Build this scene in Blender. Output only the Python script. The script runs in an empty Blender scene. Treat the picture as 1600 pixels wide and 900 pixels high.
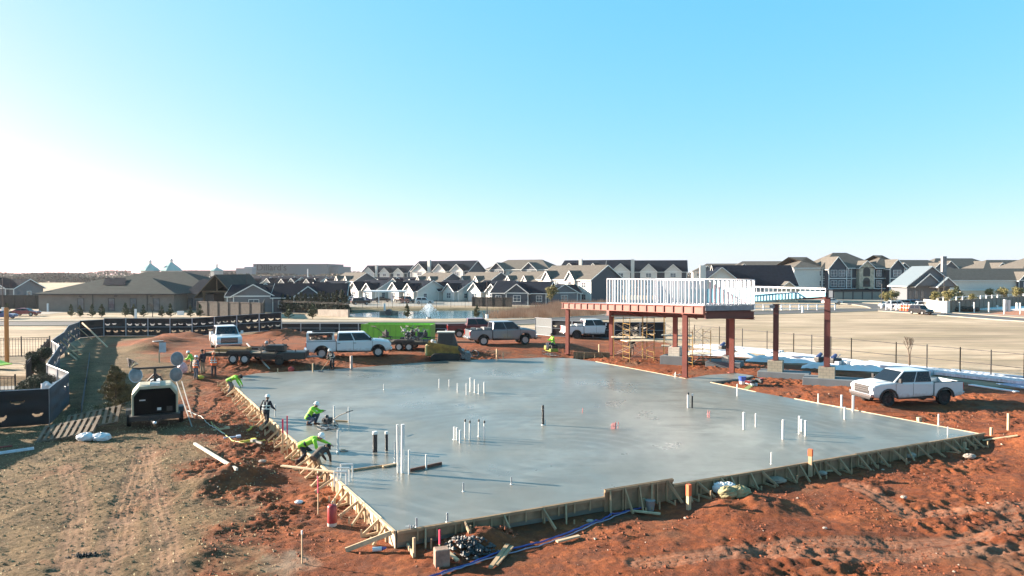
import bpy, bmesh, math, random
import numpy as np
from mathutils import Vector, Matrix
R = math.radians
random.seed(7)
scn = bpy.context.scene
# ---------------- camera ----------------
F = 1120.0
PITCH = math.atan(23/F)
CZ = 7.7
cam_d = bpy.data.cameras.new('camera'); cam = bpy.data.objects.new('camera', cam_d)
scn.collection.objects.link(cam); scn.camera = cam
cam_d.sensor_width = 36; cam_d.lens = F/1600*36
cam_d.clip_start = 0.1; cam_d.clip_end = 9000
cam.location = (0, 0, CZ); cam.rotation_euler = (R(90)-PITCH, 0, 0)
# ---------------- light ----------------
SUN_EL = R(17); SUN_AZ = R(-74)      # azimuth from +Y (view direction) toward +X; sun low, to the left
sun_dir = Vector((math.sin(SUN_AZ)*math.cos(SUN_EL), math.cos(SUN_AZ)*math.cos(SUN_EL), math.sin(SUN_EL)))
w = bpy.data.worlds.new('World'); scn.world = w; w.use_nodes = True
nt = w.node_tree; bg = nt.nodes['Background']
sky = nt.nodes.new('ShaderNodeTexSky'); sky.sky_type = 'NISHITA'; sky.sun_disc = False
sky.sun_elevation = SUN_EL; sky.sun_rotation = SUN_AZ
sky.altitude = 300; sky.air_density = 0.7; sky.dust_density = 0.8; sky.ozone_density = 6.0
spc = nt.nodes.new('ShaderNodeSeparateColor'); cbc = nt.nodes.new('ShaderNodeCombineColor'); nt.links.new(sky.outputs[0], spc.inputs[0])
for ch, (g_, k_) in enumerate(((1.0, 1.25), (.38, 1.68), (.30, 1.9))):       # tone response of the sky light, channel by channel
    pw_ = nt.nodes.new('ShaderNodeMath'); pw_.operation = 'POWER'; pw_.inputs[1].default_value = g_; ml_ = nt.nodes.new('ShaderNodeMath'); ml_.operation = 'MULTIPLY'; ml_.inputs[1].default_value = k_
    nt.links.new(spc.outputs[ch], pw_.inputs[0]); nt.links.new(pw_.outputs[0], ml_.inputs[0]); nt.links.new(ml_.outputs[0], cbc.inputs[ch])
nt.links.new(cbc.outputs[0], bg.inputs[0]); bg.inputs[1].default_value = 0.088
sd = bpy.data.lights.new('sun', 'SUN'); sd.energy = 5.0; sd.angle = R(0.5); sd.color = (1.0, 0.87, 0.70)
sun = bpy.data.objects.new('sun', sd); scn.collection.objects.link(sun)
sun.rotation_euler = sun_dir.to_track_quat('Z', 'Y').to_euler()
vs = scn.view_settings
vs.view_transform = 'Standard'; vs.look = 'None'; vs.gamma = 1; vs.exposure = 2.15; vs.use_curve_mapping = False

C = scn.collection
# ---------------- noise and terrain ----------------
def _h(ix, iy, s):
    n = (ix.astype(np.int64)*374761393 + iy.astype(np.int64)*668265263 + s*1442695041) & 0xffffffff
    n = ((n ^ (n >> 13))*1274126177) & 0xffffffff
    return ((n ^ (n >> 16)) & 0xffff)/65535.0
def vn(x, y, s=0):
    x = np.asarray(x, float); y = np.asarray(y, float)
    ix = np.floor(x); iy = np.floor(y); fx = x-ix; fy = y-iy
    fx = fx*fx*(3-2*fx); fy = fy*fy*(3-2*fy)
    a = _h(ix, iy, s); b = _h(ix+1, iy, s); c = _h(ix, iy+1, s); d = _h(ix+1, iy+1, s)
    return (a*(1-fx)+b*fx)*(1-fy)+(c*(1-fx)+d*fx)*fy
def fbm(x, y, s=0, o=4, g=.5):
    r = 0; a = 1; t = 0
    for i in range(o):
        r = r+a*vn(x*2**i+17.3*i, y*2**i-9.1*i, s+i); t += a; a *= g
    return r/t
def ss(a, b, x):
    t = np.clip((np.asarray(x, float)-a)/(b-a), 0, 1); return t*t*(3-2*t)
def ray(px, py):
    u = (px-800)/F; v = (450-py)/F
    return np.array((u, math.cos(PITCH)+v*math.sin(PITCH), -math.sin(PITCH)+v*math.cos(PITCH)))
def P(px, py, z=0.0):           # photo point -> place on the level z
    r = ray(px, py); t = (z-CZ)/r[2]
    return (r[0]*t, r[1]*t, z)
def PY(px, py, Y):              # photo point -> place at distance Y
    r = ray(px, py); t = Y/r[1]
    return (r[0]*t, Y, CZ+r[2]*t)
def XY(px, Y): return (px-800)/F*Y*1.0002
def ZY(py, Y): return PY(800, py, Y)[2]
SA = P(620, 830); SB = P(1530, 678); SC = P(355, 592); SD = P(850, 558.5); SE = P(930, 565)
def side(a, b, x, y):           # signed distance, + on the right of a->b
    dx = b[0]-a[0]; dy = b[1]-a[1]; l = math.hypot(dx, dy)
    return ((np.asarray(x, float)-a[0])*dy-(np.asarray(y, float)-a[1])*dx)/l
def poly_d(pts, x, y):          # signed distance to polygon (+ inside)
    x = np.asarray(x, float); y = np.asarray(y, float)
    d = np.full(x.shape, 1e9); ins = np.zeros(x.shape, bool); n = len(pts)
    for i in range(n):
        ax, ay = pts[i][:2]; bx, by = pts[(i+1) % n][:2]
        ex, ey = bx-ax, by-ay; t = np.clip(((x-ax)*ex+(y-ay)*ey)/(ex*ex+ey*ey+1e-12), 0, 1)
        d = np.minimum(d, np.hypot(x-ax-ex*t, y-ay-ey*t))
        c = ((ay > y) != (by > y)) & (x < (bx-ax)*(y-ay)/(by-ay+1e-12)+ax)
        ins ^= c
    return np.where(ins, d, -d)
SLABPX = [(620, 830), (355, 592), (400, 583.5), (520, 577), (700, 563.5), (850, 558.5), (890, 559.5), (930, 565), (1072, 591.7), (1105, 586),
          (1150, 583), (1178, 587), (1158, 592), (1109, 596.5), (1180, 612), (1240, 623), (1340, 642), (1480, 668), (1530, 678)]
SLAB = [P(a, b) for a, b in SLABPX]
def gpoly(l, z=-.3): return [P(a, b, z)[:2] for a, b in l]
RED = gpoly([(345, 1000), (372, 880), (395, 800), (330, 745), (300, 690), (262, 640), (292, 590), (262, 575), (225, 556), (165, 550), (240, 533),
             (330, 526), (450, 524), (560, 528), (700, 520), (860, 517), (960, 521), (1060, 545), (1200, 566), (1400, 590), (1640, 618), (1900, 640), (2500, 1000)])
OLIVE = gpoly([(-700, 1200), (-900, 640), (-120, 600), (80, 600), (120, 540), (150, 512), (200, 508), (440, 512), (450, 530), (450, 700), (500, 1200)])
POND = gpoly([(560, 489), (610, 485.5), (760, 484), (850, 487), (868, 490.5), (845, 495.5), (790, 496.5), (650, 496.8), (575, 494)])
TRACKS = [[(230, 700), (205, 780), (172, 860), (150, 920)], [(228, 705), (245, 790), (262, 860), (265, 930)], [(108, 735), (122, 800), (112, 880), (95, 930)],
          [(222, 720), (196, 800), (190, 870)], [(1000, 880), (1250, 850), (1500, 838), (1640, 800)], [(1330, 760), (1420, 800), (1600, 790)], [(1180, 860), (1340, 868), (1640, 850)]]
TRACKS = [gpoly(t, -.5) for t in TRACKS]
def seg_uv(tr, x, y):
    best = np.full(np.shape(x), 1e9); uu = np.zeros(np.shape(x)); acc = 0
    for (ax, ay), (bx, by) in zip(tr[:-1], tr[1:]):
        ex, ey = bx-ax, by-ay; l = math.hypot(ex, ey)
        t = np.clip(((x-ax)*ex+(y-ay)*ey)/(l*l), 0, 1)
        d = np.hypot(x-ax-ex*t, y-ay-ey*t); s = np.sign((x-ax)*ey-(y-ay)*ex)
        m = d < np.abs(best); best = np.where(m, d*s, best); uu = np.where(m, acc+t*l, uu); acc += l
    return best, uu
def zones(x, y):
    x = np.asarray(x, float); y = np.asarray(y, float)
    wob = (fbm(x*.35, y*.35, 3)-.5)*5*np.clip(1.6-y/90, .5, 1)+(fbm(x*1.6, y*1.6, 5)-.5)*1.6
    red = ss(-.9, .9, poly_d(RED, x, y)+wob)
    oli = ss(-1, 1, poly_d(OLIVE, x, y)+wob*.6)
    return red, oli
def terrain(x, y, fine=True):
    x = np.asarray(x, float); y = np.asarray(y, float)
    s = np.maximum(side(SE, SB, x, y)*-1, side(SC, SD, x, y)*-1)
    b = -.52+.40*ss(-1.0, 2.2, s)
    b = b+.16*ss(.3, 5, np.maximum(side(SA, SC, x, y)*-1, 0))*(1-ss(-1, 2.2, s))     # slightly higher off the left form
    b = b+.45*ss(1.5, 6, side(SC, SD, x, y)*-1)*(1-ss(74, 88, y))*(1-ss(0, 4, side(SE, SB, x, y)*-1-.001*x)*ss(6, 10, x))
    red, oli = zones(x, y)
    near = 1-ss(62, 80, y)
    ins = poly_d(SLAB, x, y)
    site = near*(1-ss(-.3, .1, ins))
    big = (fbm(x*.22, y*.22, 11, 3)-.5)
    b = b+site*big*.35*ss(.5, 3, -ins)
    if fine:
        lump = fbm(x*1.3, y*1.3, 21, 5, .55); rid = 1-np.abs(2*fbm(x*.8, y*.8, 31, 4)-1)
        rough = ss(.42, .62, fbm(x*.25, y*.25, 41, 3))
        amp = red*(.06+.17*rough)*np.where(y > 50, .5, 1)
        front = ss(0, 5, side(SA, SB, x, y))*(1-ss(-1, 2, s))
        b = b+site*(amp*(lump-.5)*(1+.5*front)+red*rough*.10*(rid-.8)+oli*(lump-.5)*.10)
        cl = fbm(x*4.1, y*4.1, 51, 3, .6)
        b = b+site*red*(.04+.36*rough)*np.maximum(cl-.50, 0)*.75
        b = b+site*red*(fbm(x*6.5, y*6.5, 57, 2)-.5)*(.05+.07*rough)+site*oli*(fbm(x*5, y*5, 59, 3)-.5)*.07
    # windrow of spoil along the left form and heaps
    for (px, py, r, h) in HEAPS:
        X, Y, _ = P(px, py, -.5); d = np.hypot(x-X, (y-Y)*1.0)
        b = b+h*np.exp(-(d/r)**2)*(.5+1.0*fbm(x*1.9, y*1.9, 61, 4))
    for i, tr in enumerate(TRACKS):
        d, u = seg_uv(tr, x, y); m = ss(.46, .38, np.abs(d))
        if i < 4: b = b-m*(.02+.018*np.cos(d*2*math.pi/.21))
        else: b = b-m*(.035+.02*np.cos((u+d*.8*np.sign(d))*2*math.pi/.24)*ss(.42, .58, fbm(x*.5, y*.5, 91, 2)))
    pd = poly_d(POND, x, y)
    b = np.where(pd > -6, b-1.0*ss(-5, 1.5, pd), b)
    return np.where(ins > -.05, np.minimum(b, -.42), b)
HEAPS = [(255, 550, 2.4, .8), (285, 538, 3.0, .9), (420, 531, 2.5, .6), (455, 530, 2.5, .6), (230, 562, 1.5, .5), (360, 750, .9, .35), (330, 760, .8, .3), (400, 748, .9, .25), (745, 850, .8, .28), (700, 862, .5, .15), (1180, 790, 1.2, .3), (1120, 800, .8, .2),
         (770, 840, .7, .2), (1020, 800, .7, -.15), (1340, 770, 1.2, .18), (240, 556, 2.2, .55), (330, 545, 2.5, .35), (1600, 700, 1.5, .4), (440, 780, .8, -.12),
         (300, 880, .8, .18), (40, 900, .8, .1), (390, 700, .8, .2), (345, 655, .8, .25), (1270, 800, .8, -.12), (1400, 850, .7, -.12), (965, 560, 1.5, .15), (1330, 700, 1.2, -.1)]
def T(x, y): return float(terrain(np.array([x]), np.array([y]))[0])
def GP(px, py):                 # photo point -> place on the terrain
    z = -.3
    for _ in range(6):
        p = P(px, py, z); z = .5*z+.5*T(p[0], p[1])
    p = P(px, py, z); return Vector((p[0], p[1], T(p[0], p[1])))
# ---------------- materials ----------------
MATS = {}
def dim(c): return tuple(v*(.80 if max(c) < .5 else .9) for v in c)
def M(name, col, rough=.6, var=.12, scale=6.0, bump=0.0, metal=0.0, spec=.5, stretch=None, col2=None, detail=4, coat=0):
    if name in MATS: return MATS[name]
    col = dim(col); col2 = dim(col2) if col2 else None
    m = bpy.data.materials.new(name); m.use_nodes = True; n = m.node_tree.nodes; l = m.node_tree.links
    b = n['Principled BSDF']; b.inputs['Roughness'].default_value = rough; b.inputs['Metallic'].default_value = metal
    b.inputs['Specular IOR Level'].default_value = spec
    if coat: b.inputs['Coat Weight'].default_value = coat; b.inputs['Coat Roughness'].default_value = .08
    tc = n.new('ShaderNodeTexCoord'); nz = n.new('ShaderNodeTexNoise'); nz.inputs['Scale'].default_value = scale; nz.inputs['Detail'].default_value = detail
    nz.inputs['Roughness'].default_value = .6
    src = tc.outputs['Object']
    if stretch:
        mp = n.new('ShaderNodeMapping'); mp.inputs['Scale'].default_value = stretch; l.new(src, mp.inputs[0]); src = mp.outputs[0]
    l.new(src, nz.inputs['Vector'])
    rp = n.new('ShaderNodeValToRGB'); l.new(nz.outputs['Fac'], rp.inputs[0])
    c2 = col2 or tuple(min(1, c*(1+var)) for c in col); c1 = tuple(c*(1-var) for c in col)
    rp.color_ramp.elements[0].position = .32; rp.color_ramp.elements[1].position = .68
    rp.color_ramp.elements[0].color = (*c1, 1); rp.color_ramp.elements[1].color = (*c2, 1)
    l.new(rp.outputs[0], b.inputs['Base Color'])
    if bump:
        bp = n.new('ShaderNodeBump'); bp.inputs['Strength'].default_value = .6; bp.inputs['Distance'].default_value = bump
        n2 = n.new('ShaderNodeTexNoise'); n2.inputs['Scale'].default_value = scale*4; n2.inputs['Detail'].default_value = 5; l.new(src, n2.inputs['Vector'])
        l.new(n2.outputs['Fac'], bp.inputs['Height']); l.new(bp.outputs[0], b.inputs['Normal'])
    MATS[name] = m; return m
def bands(name, col, dark, period, axis='Z', width=.12, rough=.7, var=.06):   # siding, planks, corrugation: thin dark joints
    if name in MATS: return MATS[name]
    m = M(name, col, rough, var, 2.0); n = m.node_tree.nodes; l = m.node_tree.links; b = n['Principled BSDF']
    tc = [x for x in n if x.type == 'TEX_COORD'][0]; rp = [x for x in n if x.type == 'VALTORGB'][0]
    sp = n.new('ShaderNodeSeparateXYZ'); l.new(tc.outputs['Object'], sp.inputs[0])
    mo = n.new('ShaderNodeMath'); mo.operation = 'MULTIPLY'; mo.inputs[1].default_value = 1/period
    if axis == 'XY':
        ad = n.new('ShaderNodeMath'); l.new(sp.outputs[0], ad.inputs[0]); l.new(sp.outputs[1], ad.inputs[1]); l.new(ad.outputs[0], mo.inputs[0])
    else: l.new(sp.outputs[axis], mo.inputs[0])
    fr = n.new('ShaderNodeMath'); fr.operation = 'FRACT'; l.new(mo.outputs[0], fr.inputs[0])
    lt = n.new('ShaderNodeMath'); lt.operation = 'LESS_THAN'; lt.inputs[1].default_value = width; l.new(fr.outputs[0], lt.inputs[0])
    mx = n.new('ShaderNodeMixRGB'); l.new(lt.outputs[0], mx.inputs[0]); l.new(rp.outputs[0], mx.inputs[1]); mx.inputs[2].default_value = (*dark, 1)
    l.new(mx.outputs[0], b.inputs['Base Color']); return m
# ---------------- mesh helpers ----------------
class MB:
    def __init__(s): s.v = []; s.f = []
    def add(s, vs, fs):
        o = len(s.v); s.v += [tuple(v) for v in vs]; s.f += [tuple(i+o for i in f) for f in fs]; return s
    def box(s, c, d, rz=0.0, mat=None):
        vs = []
        for dx in (-.5, .5):
            for dy in (-.5, .5):
                for dz in (-.5, .5):
                    x, y, z = dx*d[0], dy*d[1], dz*d[2]
                    if rz: x, y = x*math.cos(rz)-y*math.sin(rz), x*math.sin(rz)+y*math.cos(rz)
                    v = Vector((x, y, z))
                    if mat: v = mat @ v
                    vs.append((c[0]+v[0], c[1]+v[1], c[2]+v[2]))
        return s.add(vs, [(0, 1, 3, 2), (4, 6, 7, 5), (0, 4, 5, 1), (2, 3, 7, 6), (0, 2, 6, 4), (1, 5, 7, 3)])
    def beam(s, a, b, w_, h_, up=(0, 0, 1)):
        a = Vector(a); b = Vector(b); d = (b-a); L = d.length
        if L < 1e-6: return s
        d.normalize(); u = Vector(up)
        if abs(d.dot(u)) > .98: u = Vector((1, 0, 0))
        x = d.cross(u).normalized(); z = x.cross(d).normalized()
        vs = [p+x*(sx*w_/2)+z*(sz*h_/2) for p in (a, b) for sx, sz in ((-1, -1), (1, -1), (1, 1), (-1, 1))]
        return s.add(vs, [(0, 1, 2, 3), (7, 6, 5, 4), (0, 4, 5, 1), (1, 5, 6, 2), (2, 6, 7, 3), (3, 7, 4, 0)])
    def cyl(s, a, b, r0, r1=None, n=10, caps=True):
        r1 = r0 if r1 is None else r1
        a = Vector(a); b = Vector(b); d = (b-a).normalized(); u = Vector((0, 0, 1)) if abs(d.z) < .95 else Vector((1, 0, 0))
        x = d.cross(u).normalized(); y = d.cross(x).normalized()
        vs = []
        for p, r in ((a, r0), (b, r1)):
            for i in range(n):
                t = 2*math.pi*i/n; vs.append(p+x*(math.cos(t)*r)+y*(math.sin(t)*r))
        fs = [(i, (i+1) % n, n+(i+1) % n, n+i) for i in range(n)]
        if caps: fs += [tuple(range(n))[::-1], tuple(range(n, 2*n))]
        return s.add(vs, fs)
    def tube(s, pts, r, n=8):
        for a, b in zip(pts[:-1], pts[1:]): s.cyl(a, b, r, r, n)
        return s
    def prism(s, poly, a0, a1, axis='y'):     # polygon (u,v) extruded along an axis
        n = len(poly)
        def mk(u, v, t): return {'y': (u, t, v), 'x': (t, u, v), 'z': (u, v, t)}[axis]
        vs = [mk(u, v, a0) for u, v in poly]+[mk(u, v, a1) for u, v in poly]
        return s.add(vs, [tuple(range(n)), tuple(range(n, 2*n))[::-1]]+[(i, n+i, n+(i+1) % n, (i+1) % n) for i in range(n)])
    def lathe(s, prof, c=(0, 0, 0), n=16, axis='z', caps=True):   # profile of (radius, height)
        vs = []
        for r, h in prof:
            for i in range(n):
                t = 2*math.pi*i/n; a, b = r*math.cos(t), r*math.sin(t)
                v = {'z': (a, b, h), 'y': (a, h, b), 'x': (h, a, b)}[axis]
                vs.append((v[0]+c[0], v[1]+c[1], v[2]+c[2]))
        fs = []
        for k in range(len(prof)-1):
            fs += [(k*n+i, k*n+(i+1) % n, (k+1)*n+(i+1) % n, (k+1)*n+i) for i in range(n)]
        if caps: fs += [tuple(range(n))[::-1], tuple(range((len(prof)-1)*n, len(prof)*n))]
        return s.add(vs, fs)
    def ball(s, c, r, n=8, m=6, rnd=0):
        pr = []
        rx, ry, rz_ = (r, r, r) if isinstance(r, (int, float)) else r
        vs = []; fs = []
        for j in range(m+1):
            t = math.pi*j/m
            for i in range(n):
                p = 2*math.pi*i/n; k = 1+random.uniform(-rnd, rnd)
                vs.append((c[0]+rx*math.sin(t)*math.cos(p)*k, c[1]+ry*math.sin(t)*math.sin(p)*k, c[2]-rz_*math.cos(t)*k))
        for j in range(m):
            fs += [(j*n+i, j*n+(i+1) % n, (j+1)*n+(i+1) % n, (j+1)*n+i) for i in range(n)]
        return s.add(vs, fs)
    def quad(s, a, b, c, d): return s.add([a, b, c, d], [(0, 1, 2, 3)])
    def build(s, name, mat, parent=None, smooth=False, bevel=0, loc=None, fixn=True):
        me = bpy.data.meshes.new(name); me.from_pydata(s.v, [], s.f); me.validate()
        if fixn:
            b = bmesh.new(); b.from_mesh(me); bmesh.ops.recalc_face_normals(b, faces=b.faces); b.to_mesh(me); b.free()
        if smooth:
            me.polygons.foreach_set('use_smooth', [True]*len(me.polygons))
            try: me.set_sharp_from_angle(angle=R(40))
            except Exception: pass
        me.materials.append(mat)
        o = bpy.data.objects.new(name, me); C.objects.link(o)
        if parent: o.parent = parent
        if loc: o.location = loc
        if bevel:
            md = o.modifiers.new('bevel', 'BEVEL'); md.width = bevel; md.segments = 2; md.limit_method = 'ANGLE'; md.angle_limit = R(30)
        return o
def tag(o, label=None, cat=None, group=None, kind=None):
    if label: o['label'] = label
    if cat: o['category'] = cat
    if group: o['group'] = group
    if kind: o['kind'] = kind
    return o
def thing(name, label, cat, loc=(0, 0, 0), rz=0.0, group=None):
    o = bpy.data.objects.new(name, None); C.objects.link(o); o.location = loc; o.rotation_euler = (0, 0, rz)
    return tag(o, label, cat, group)
KIDS = {}
def copy_tree(o, parent=None, label=None, group=None, loc=None, rz=None, scale=None):
    c = o.copy(); C.objects.link(c); c.parent = parent
    if label: c['label'] = label
    if group: c['group'] = group
    if loc is not None: c.location = loc
    if rz is not None: c.rotation_euler = (0, 0, rz)
    if scale is not None: c.scale = scale
    for ch in list(o.children): copy_tree(ch, c)
    return c
# ================= GROUND =================
def lin(*segs):
    out = []
    for a, b, st in segs:
        n = max(1, int(round((b-a)/st))); out += list(np.linspace(a, b, n, endpoint=False))
    out.append(segs[-1][1]); return np.array(out)
gx = lin((-3000, -800, 400), (-800, -200, 60), (-200, -60, 10), (-60, -28, .8), (-28, 30, .085), (30, 60, .7), (60, 200, 10), (200, 800, 60), (800, 3000, 400))
gy = lin((-60, 0, 10), (0, 14, 1), (14, 34, .075), (34, 70, .17), (70, 100, 1.2), (100, 160, .9), (160, 400, 12), (400, 3400, 200))
X, Y = np.meshgrid(gx, gy); xf = X.ravel(); yf = Y.ravel()
zf = terrain(xf, yf); red, oli = zones(xf, yf)
trk = np.zeros_like(xf)
for t_ in TRACKS:
    d_, _ = seg_uv(t_, xf, yf); trk = np.maximum(trk, ss(.48, .36, np.abs(d_))*(.45+.55*(np.cos(d_*2*math.pi/.21) > -.2)))
nx, ny = len(gx), len(gy)
me = bpy.data.meshes.new('ground')
me.vertices.add(nx*ny); me.vertices.foreach_set('co', np.stack([xf, yf, zf], 1).ravel())
I = (np.arange(ny-1)[:, None]*nx+np.arange(nx-1)[None, :]).ravel()
q = np.stack([I, I+1, I+1+nx, I+nx], 1).ravel()
me.loops.add(len(q)); me.loops.foreach_set('vertex_index', q)
me.polygons.add(len(I)); me.polygons.foreach_set('loop_start', np.arange(len(I))*4); me.polygons.foreach_set('use_smooth', np.ones(len(I), bool))
me.update(calc_edges=True)
at = me.color_attributes.new('zone', 'FLOAT_COLOR', 'POINT')
bank = ss(-36, -26, poly_d(POND, xf, yf))*ss(137, 145, yf)*(1-ss(164, 170, yf))
at.data.foreach_set('color', np.stack([red, oli, trk, bank], 1).ravel().astype(np.float32))
gm = bpy.data.materials.new('soil_and_turf'); gm.use_nodes = True; n = gm.node_tree.nodes; l = gm.node_tree.links
bs = n['Principled BSDF']; bs.inputs['Roughness'].default_value = .95; bs.inputs['Specular IOR Level'].default_value = .2
tc = n.new('ShaderNodeTexCoord')
def NZ(scale, detail=5, rough=.6, st=None):
    t = n.new('ShaderNodeTexNoise'); t.inputs['Scale'].default_value = scale; t.inputs['Detail'].default_value = detail; t.inputs['Roughness'].default_value = rough
    src = tc.outputs['Object']
    if st:
        mp = n.new('ShaderNodeMapping'); mp.inputs['Scale'].default_value = st; l.new(src, mp.inputs[0]); src = mp.outputs[0]
    l.new(src, t.inputs['Vector']); return t.outputs['Fac']
def RAMP(f, *st):
    r = n.new('ShaderNodeValToRGB'); l.new(f, r.inputs[0]); e = r.color_ramp.elements
    while len(e) < len(st): e.new(.5)
    for el, (p, c) in zip(e, st): el.position = p; el.color = (*(v*(.82 if 0 < max(c) < .5 and len(set(c)) > 1 else 1) for v in c), 1)
    return r.outputs[0]
def MIX(f, a, b):
    m = n.new('ShaderNodeMixRGB')
    for s_, v in zip(m.inputs, (f, a, b)):
        if isinstance(v, tuple): s_.default_value = (*v, 1)
        elif isinstance(v, float): s_.default_value = v
        else: l.new(v, s_)
    return m.outputs[0]
va = n.new('ShaderNodeVertexColor'); va.layer_name = 'zone'; sp = n.new('ShaderNodeSeparateColor'); l.new(va.outputs[0], sp.inputs[0])
redc = RAMP(NZ(.5, 8, .65), (.28, (.09, .024, .011)), (.45, (.23, .062, .022)), (.60, (.35, .105, .038)), (.78, (.40, .17, .085)))
redc = MIX(RAMP(NZ(3.2, 8, .7), (.40, (0, 0, 0)), (.62, (.75, .75, .75))), redc, (.11, .033, .017))
redc = MIX(RAMP(NZ(9., 4, .7), (.60, (0, 0, 0)), (.72, (.5, .5, .5))), redc, (.36, .16, .08))
redc = MIX(RAMP(NZ(1.1, 9, .75), (.50, (0, 0, 0)), (.60, (.8, .8, .8))), redc, (.12, .045, .026))
redc = MIX(RAMP(NZ(.23, 5, .6), (.55, (0, 0, 0)), (.68, (.7, .7, .7))), redc, (.11, .07, .045))
olic = RAMP(NZ(.7, 8, .7), (.30, (.045, .028, .014)), (.5, (.125, .078, .038)), (.68, (.205, .132, .066)))
olic = MIX(RAMP(NZ(2.6, 7, .75), (.52, (0, 0, 0)), (.66, (.7, .7, .7))), olic, (.055, .038, .022))
olic = MIX(RAMP(NZ(11., 5, .75), (.46, (0, 0, 0)), (.62, (.7, .7, .7))), olic, (.23, .155, .09))
olic = MIX(RAMP(NZ(.33, 4, .6), (.58, (0, 0, 0)), (.72, (.8, .8, .8))), olic, (.20, .085, .045))
tanc = RAMP(NZ(.05, 8, .7, (.5, 1.5, 1)), (.33, (.28, .215, .15)), (.48, (.45, .345, .245)), (.68, (.55, .43, .32)))
tanc = MIX(RAMP(NZ(.11, 8, .75, (.6, 1.3, 1)), (.50, (0, 0, 0)), (.60, (.7, .7, .7))), tanc, (.27, .215, .14))
tanc = MIX(RAMP(NZ(.35, 6, .65, (.12, 1.4, 1)), (.50, (0, 0, 0)), (.62, (.8, .8, .8))), tanc, (.20, .16, .11))
bankc = RAMP(NZ(.3, 6, .7), (.3, (.07, .06, .035)), (.6, (.20, .16, .09)), (.75, (.30, .24, .15)))
cc = MIX(va.outputs['Alpha'], tanc, bankc)
cc = MIX(sp.outputs[1], cc, olic); cc = MIX(sp.outputs[0], cc, redc)
tk = n.new('ShaderNodeMath'); tk.operation = 'MULTIPLY'; tk.inputs[1].default_value = .5; l.new(sp.outputs[2], tk.inputs[0])
cc = MIX(tk.outputs[0], cc, (.27, .155, .105))
l.new(cc, bs.inputs['Base Color'])
bp = n.new('ShaderNodeBump'); bp.inputs['Strength'].default_value = 1.0; bp.inputs['Distance'].default_value = .09
l.new(NZ(5., 9, .78), bp.inputs['Height']); l.new(bp.outputs[0], bs.inputs['Normal'])
me.materials.append(gm)
g = bpy.data.objects.new('ground', me); C.objects.link(g); tag(g, 'red clay construction ground with dead turf and tan lawns beyond', None, None, 'structure')
# pond water
m = bpy.data.materials.new('water'); m.use_nodes = True; b = m.node_tree.nodes['Principled BSDF']
b.inputs['Base Color'].default_value = (.04, .12, .15, 1); b.inputs['Roughness'].default_value = .12
nz = m.node_tree.nodes.new('ShaderNodeTexNoise'); nz.inputs['Scale'].default_value = .9; bp = m.node_tree.nodes.new('ShaderNodeBump'); bp.inputs['Distance'].default_value = .02
tcn = m.node_tree.nodes.new('ShaderNodeTexCoord'); m.node_tree.links.new(tcn.outputs['Object'], nz.inputs['Vector'])
m.node_tree.links.new(nz.outputs[0], bp.inputs['Height']); m.node_tree.links.new(bp.outputs[0], b.inputs['Normal'])
px_ = [p[0] for p in POND]; py_ = [p[1] for p in POND]
tag(MB().quad((min(px_)-4, min(py_)-3, -.5), (max(px_)+4, min(py_)-3, -.5), (max(px_)+4, max(py_)+4, -.5), (min(px_)-4, max(py_)+4, -.5)).build('water', m), 'blue rippled water of the retention pond', None, None, 'structure')
# roads, kerbs and walks as ribbons on the level ground
def smooth_path(pts, n=8):
    out = []
    P_ = [pts[0]]+list(pts)+[pts[-1]]
    for i in range(1, len(P_)-2):
        p0, p1, p2, p3 = [np.array(p[:2], float) for p in P_[i-1:i+3]]
        for k in range(n):
            t = k/n; out.append(.5*((2*p1)+(-p0+p2)*t+(2*p0-5*p1+4*p2-p3)*t*t+(-p0+3*p1-3*p2+p3)*t**3))
    out.append(np.array(pts[-1][:2], float)); return out
def ribbon(mb, path, off, wd, z0, z1=None):
    L = []
    for i, p in enumerate(path):
        a = path[max(0, i-1)]; b = path[min(len(path)-1, i+1)]; d = b-a; d = d/np.linalg.norm(d); nn = np.array((-d[1], d[0]))
        L.append((p+nn*(off-wd/2), p+nn*(off+wd/2)))
    for (a, b), (c, d) in zip(L[:-1], L[1:]):
        if z1 is None: mb.quad((a[0], a[1], z0), (c[0], c[1], z0), (d[0], d[1], z0), (b[0], b[1], z0))
        else:
            vs = [(p[0], p[1], z) for z in (z0, z1) for p in (a, c, d, b)]
            mb.add(vs, [(4, 5, 6, 7), (0, 4, 5, 1), (3, 7, 6, 2)])
asph = M('asphalt', (.10, .10, .105), .9, .12, .5, .01, spec=.3); conc = M('pale_concrete', (.38, .345, .29), .9, .10, .4, .005, spec=.3)
gz = -.12
road_px = [(-500, 506), (-100, 506), (130, 506), (440, 507), (700, 507), (830, 503), (950, 496), (1100, 491.5), (1250, 487.5), (1360, 484.5), (1450, 489), (1600, 500), (1850, 515), (2300, 560)]
rp = smooth_path([P(a, b, gz) for a, b in road_px])
mb = MB(); ribbon(mb, rp, 0, 8.2, gz+.03); tag(mb.build('road', asph), 'grey asphalt road curving behind the site', None, None, 'structure')
mb = MB(); ribbon(mb, rp, 4.3, .35, gz-.1, gz+.12); ribbon(mb, rp, -4.3, .35, gz-.1, gz+.12); tag(mb.build('kerb', conc), None, None, None, 'structure')
mb = MB(); ribbon(mb, rp, 8.5, 2.2, gz+.03); tag(mb.build('pavement', conc), 'pale concrete pavement along the far side of the road', None, None, 'structure')
r2 = smooth_path([P(a, b, gz) for a, b in [(1400, 485.5), (1380, 479), (1330, 474), (1240, 471), (1120, 470), (900, 470)]])
mb = MB(); ribbon(mb, r2, 0, 8, gz+.035); tag(mb.build('road', asph), 'side road leading to the apartments', None, None, 'structure')
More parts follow.
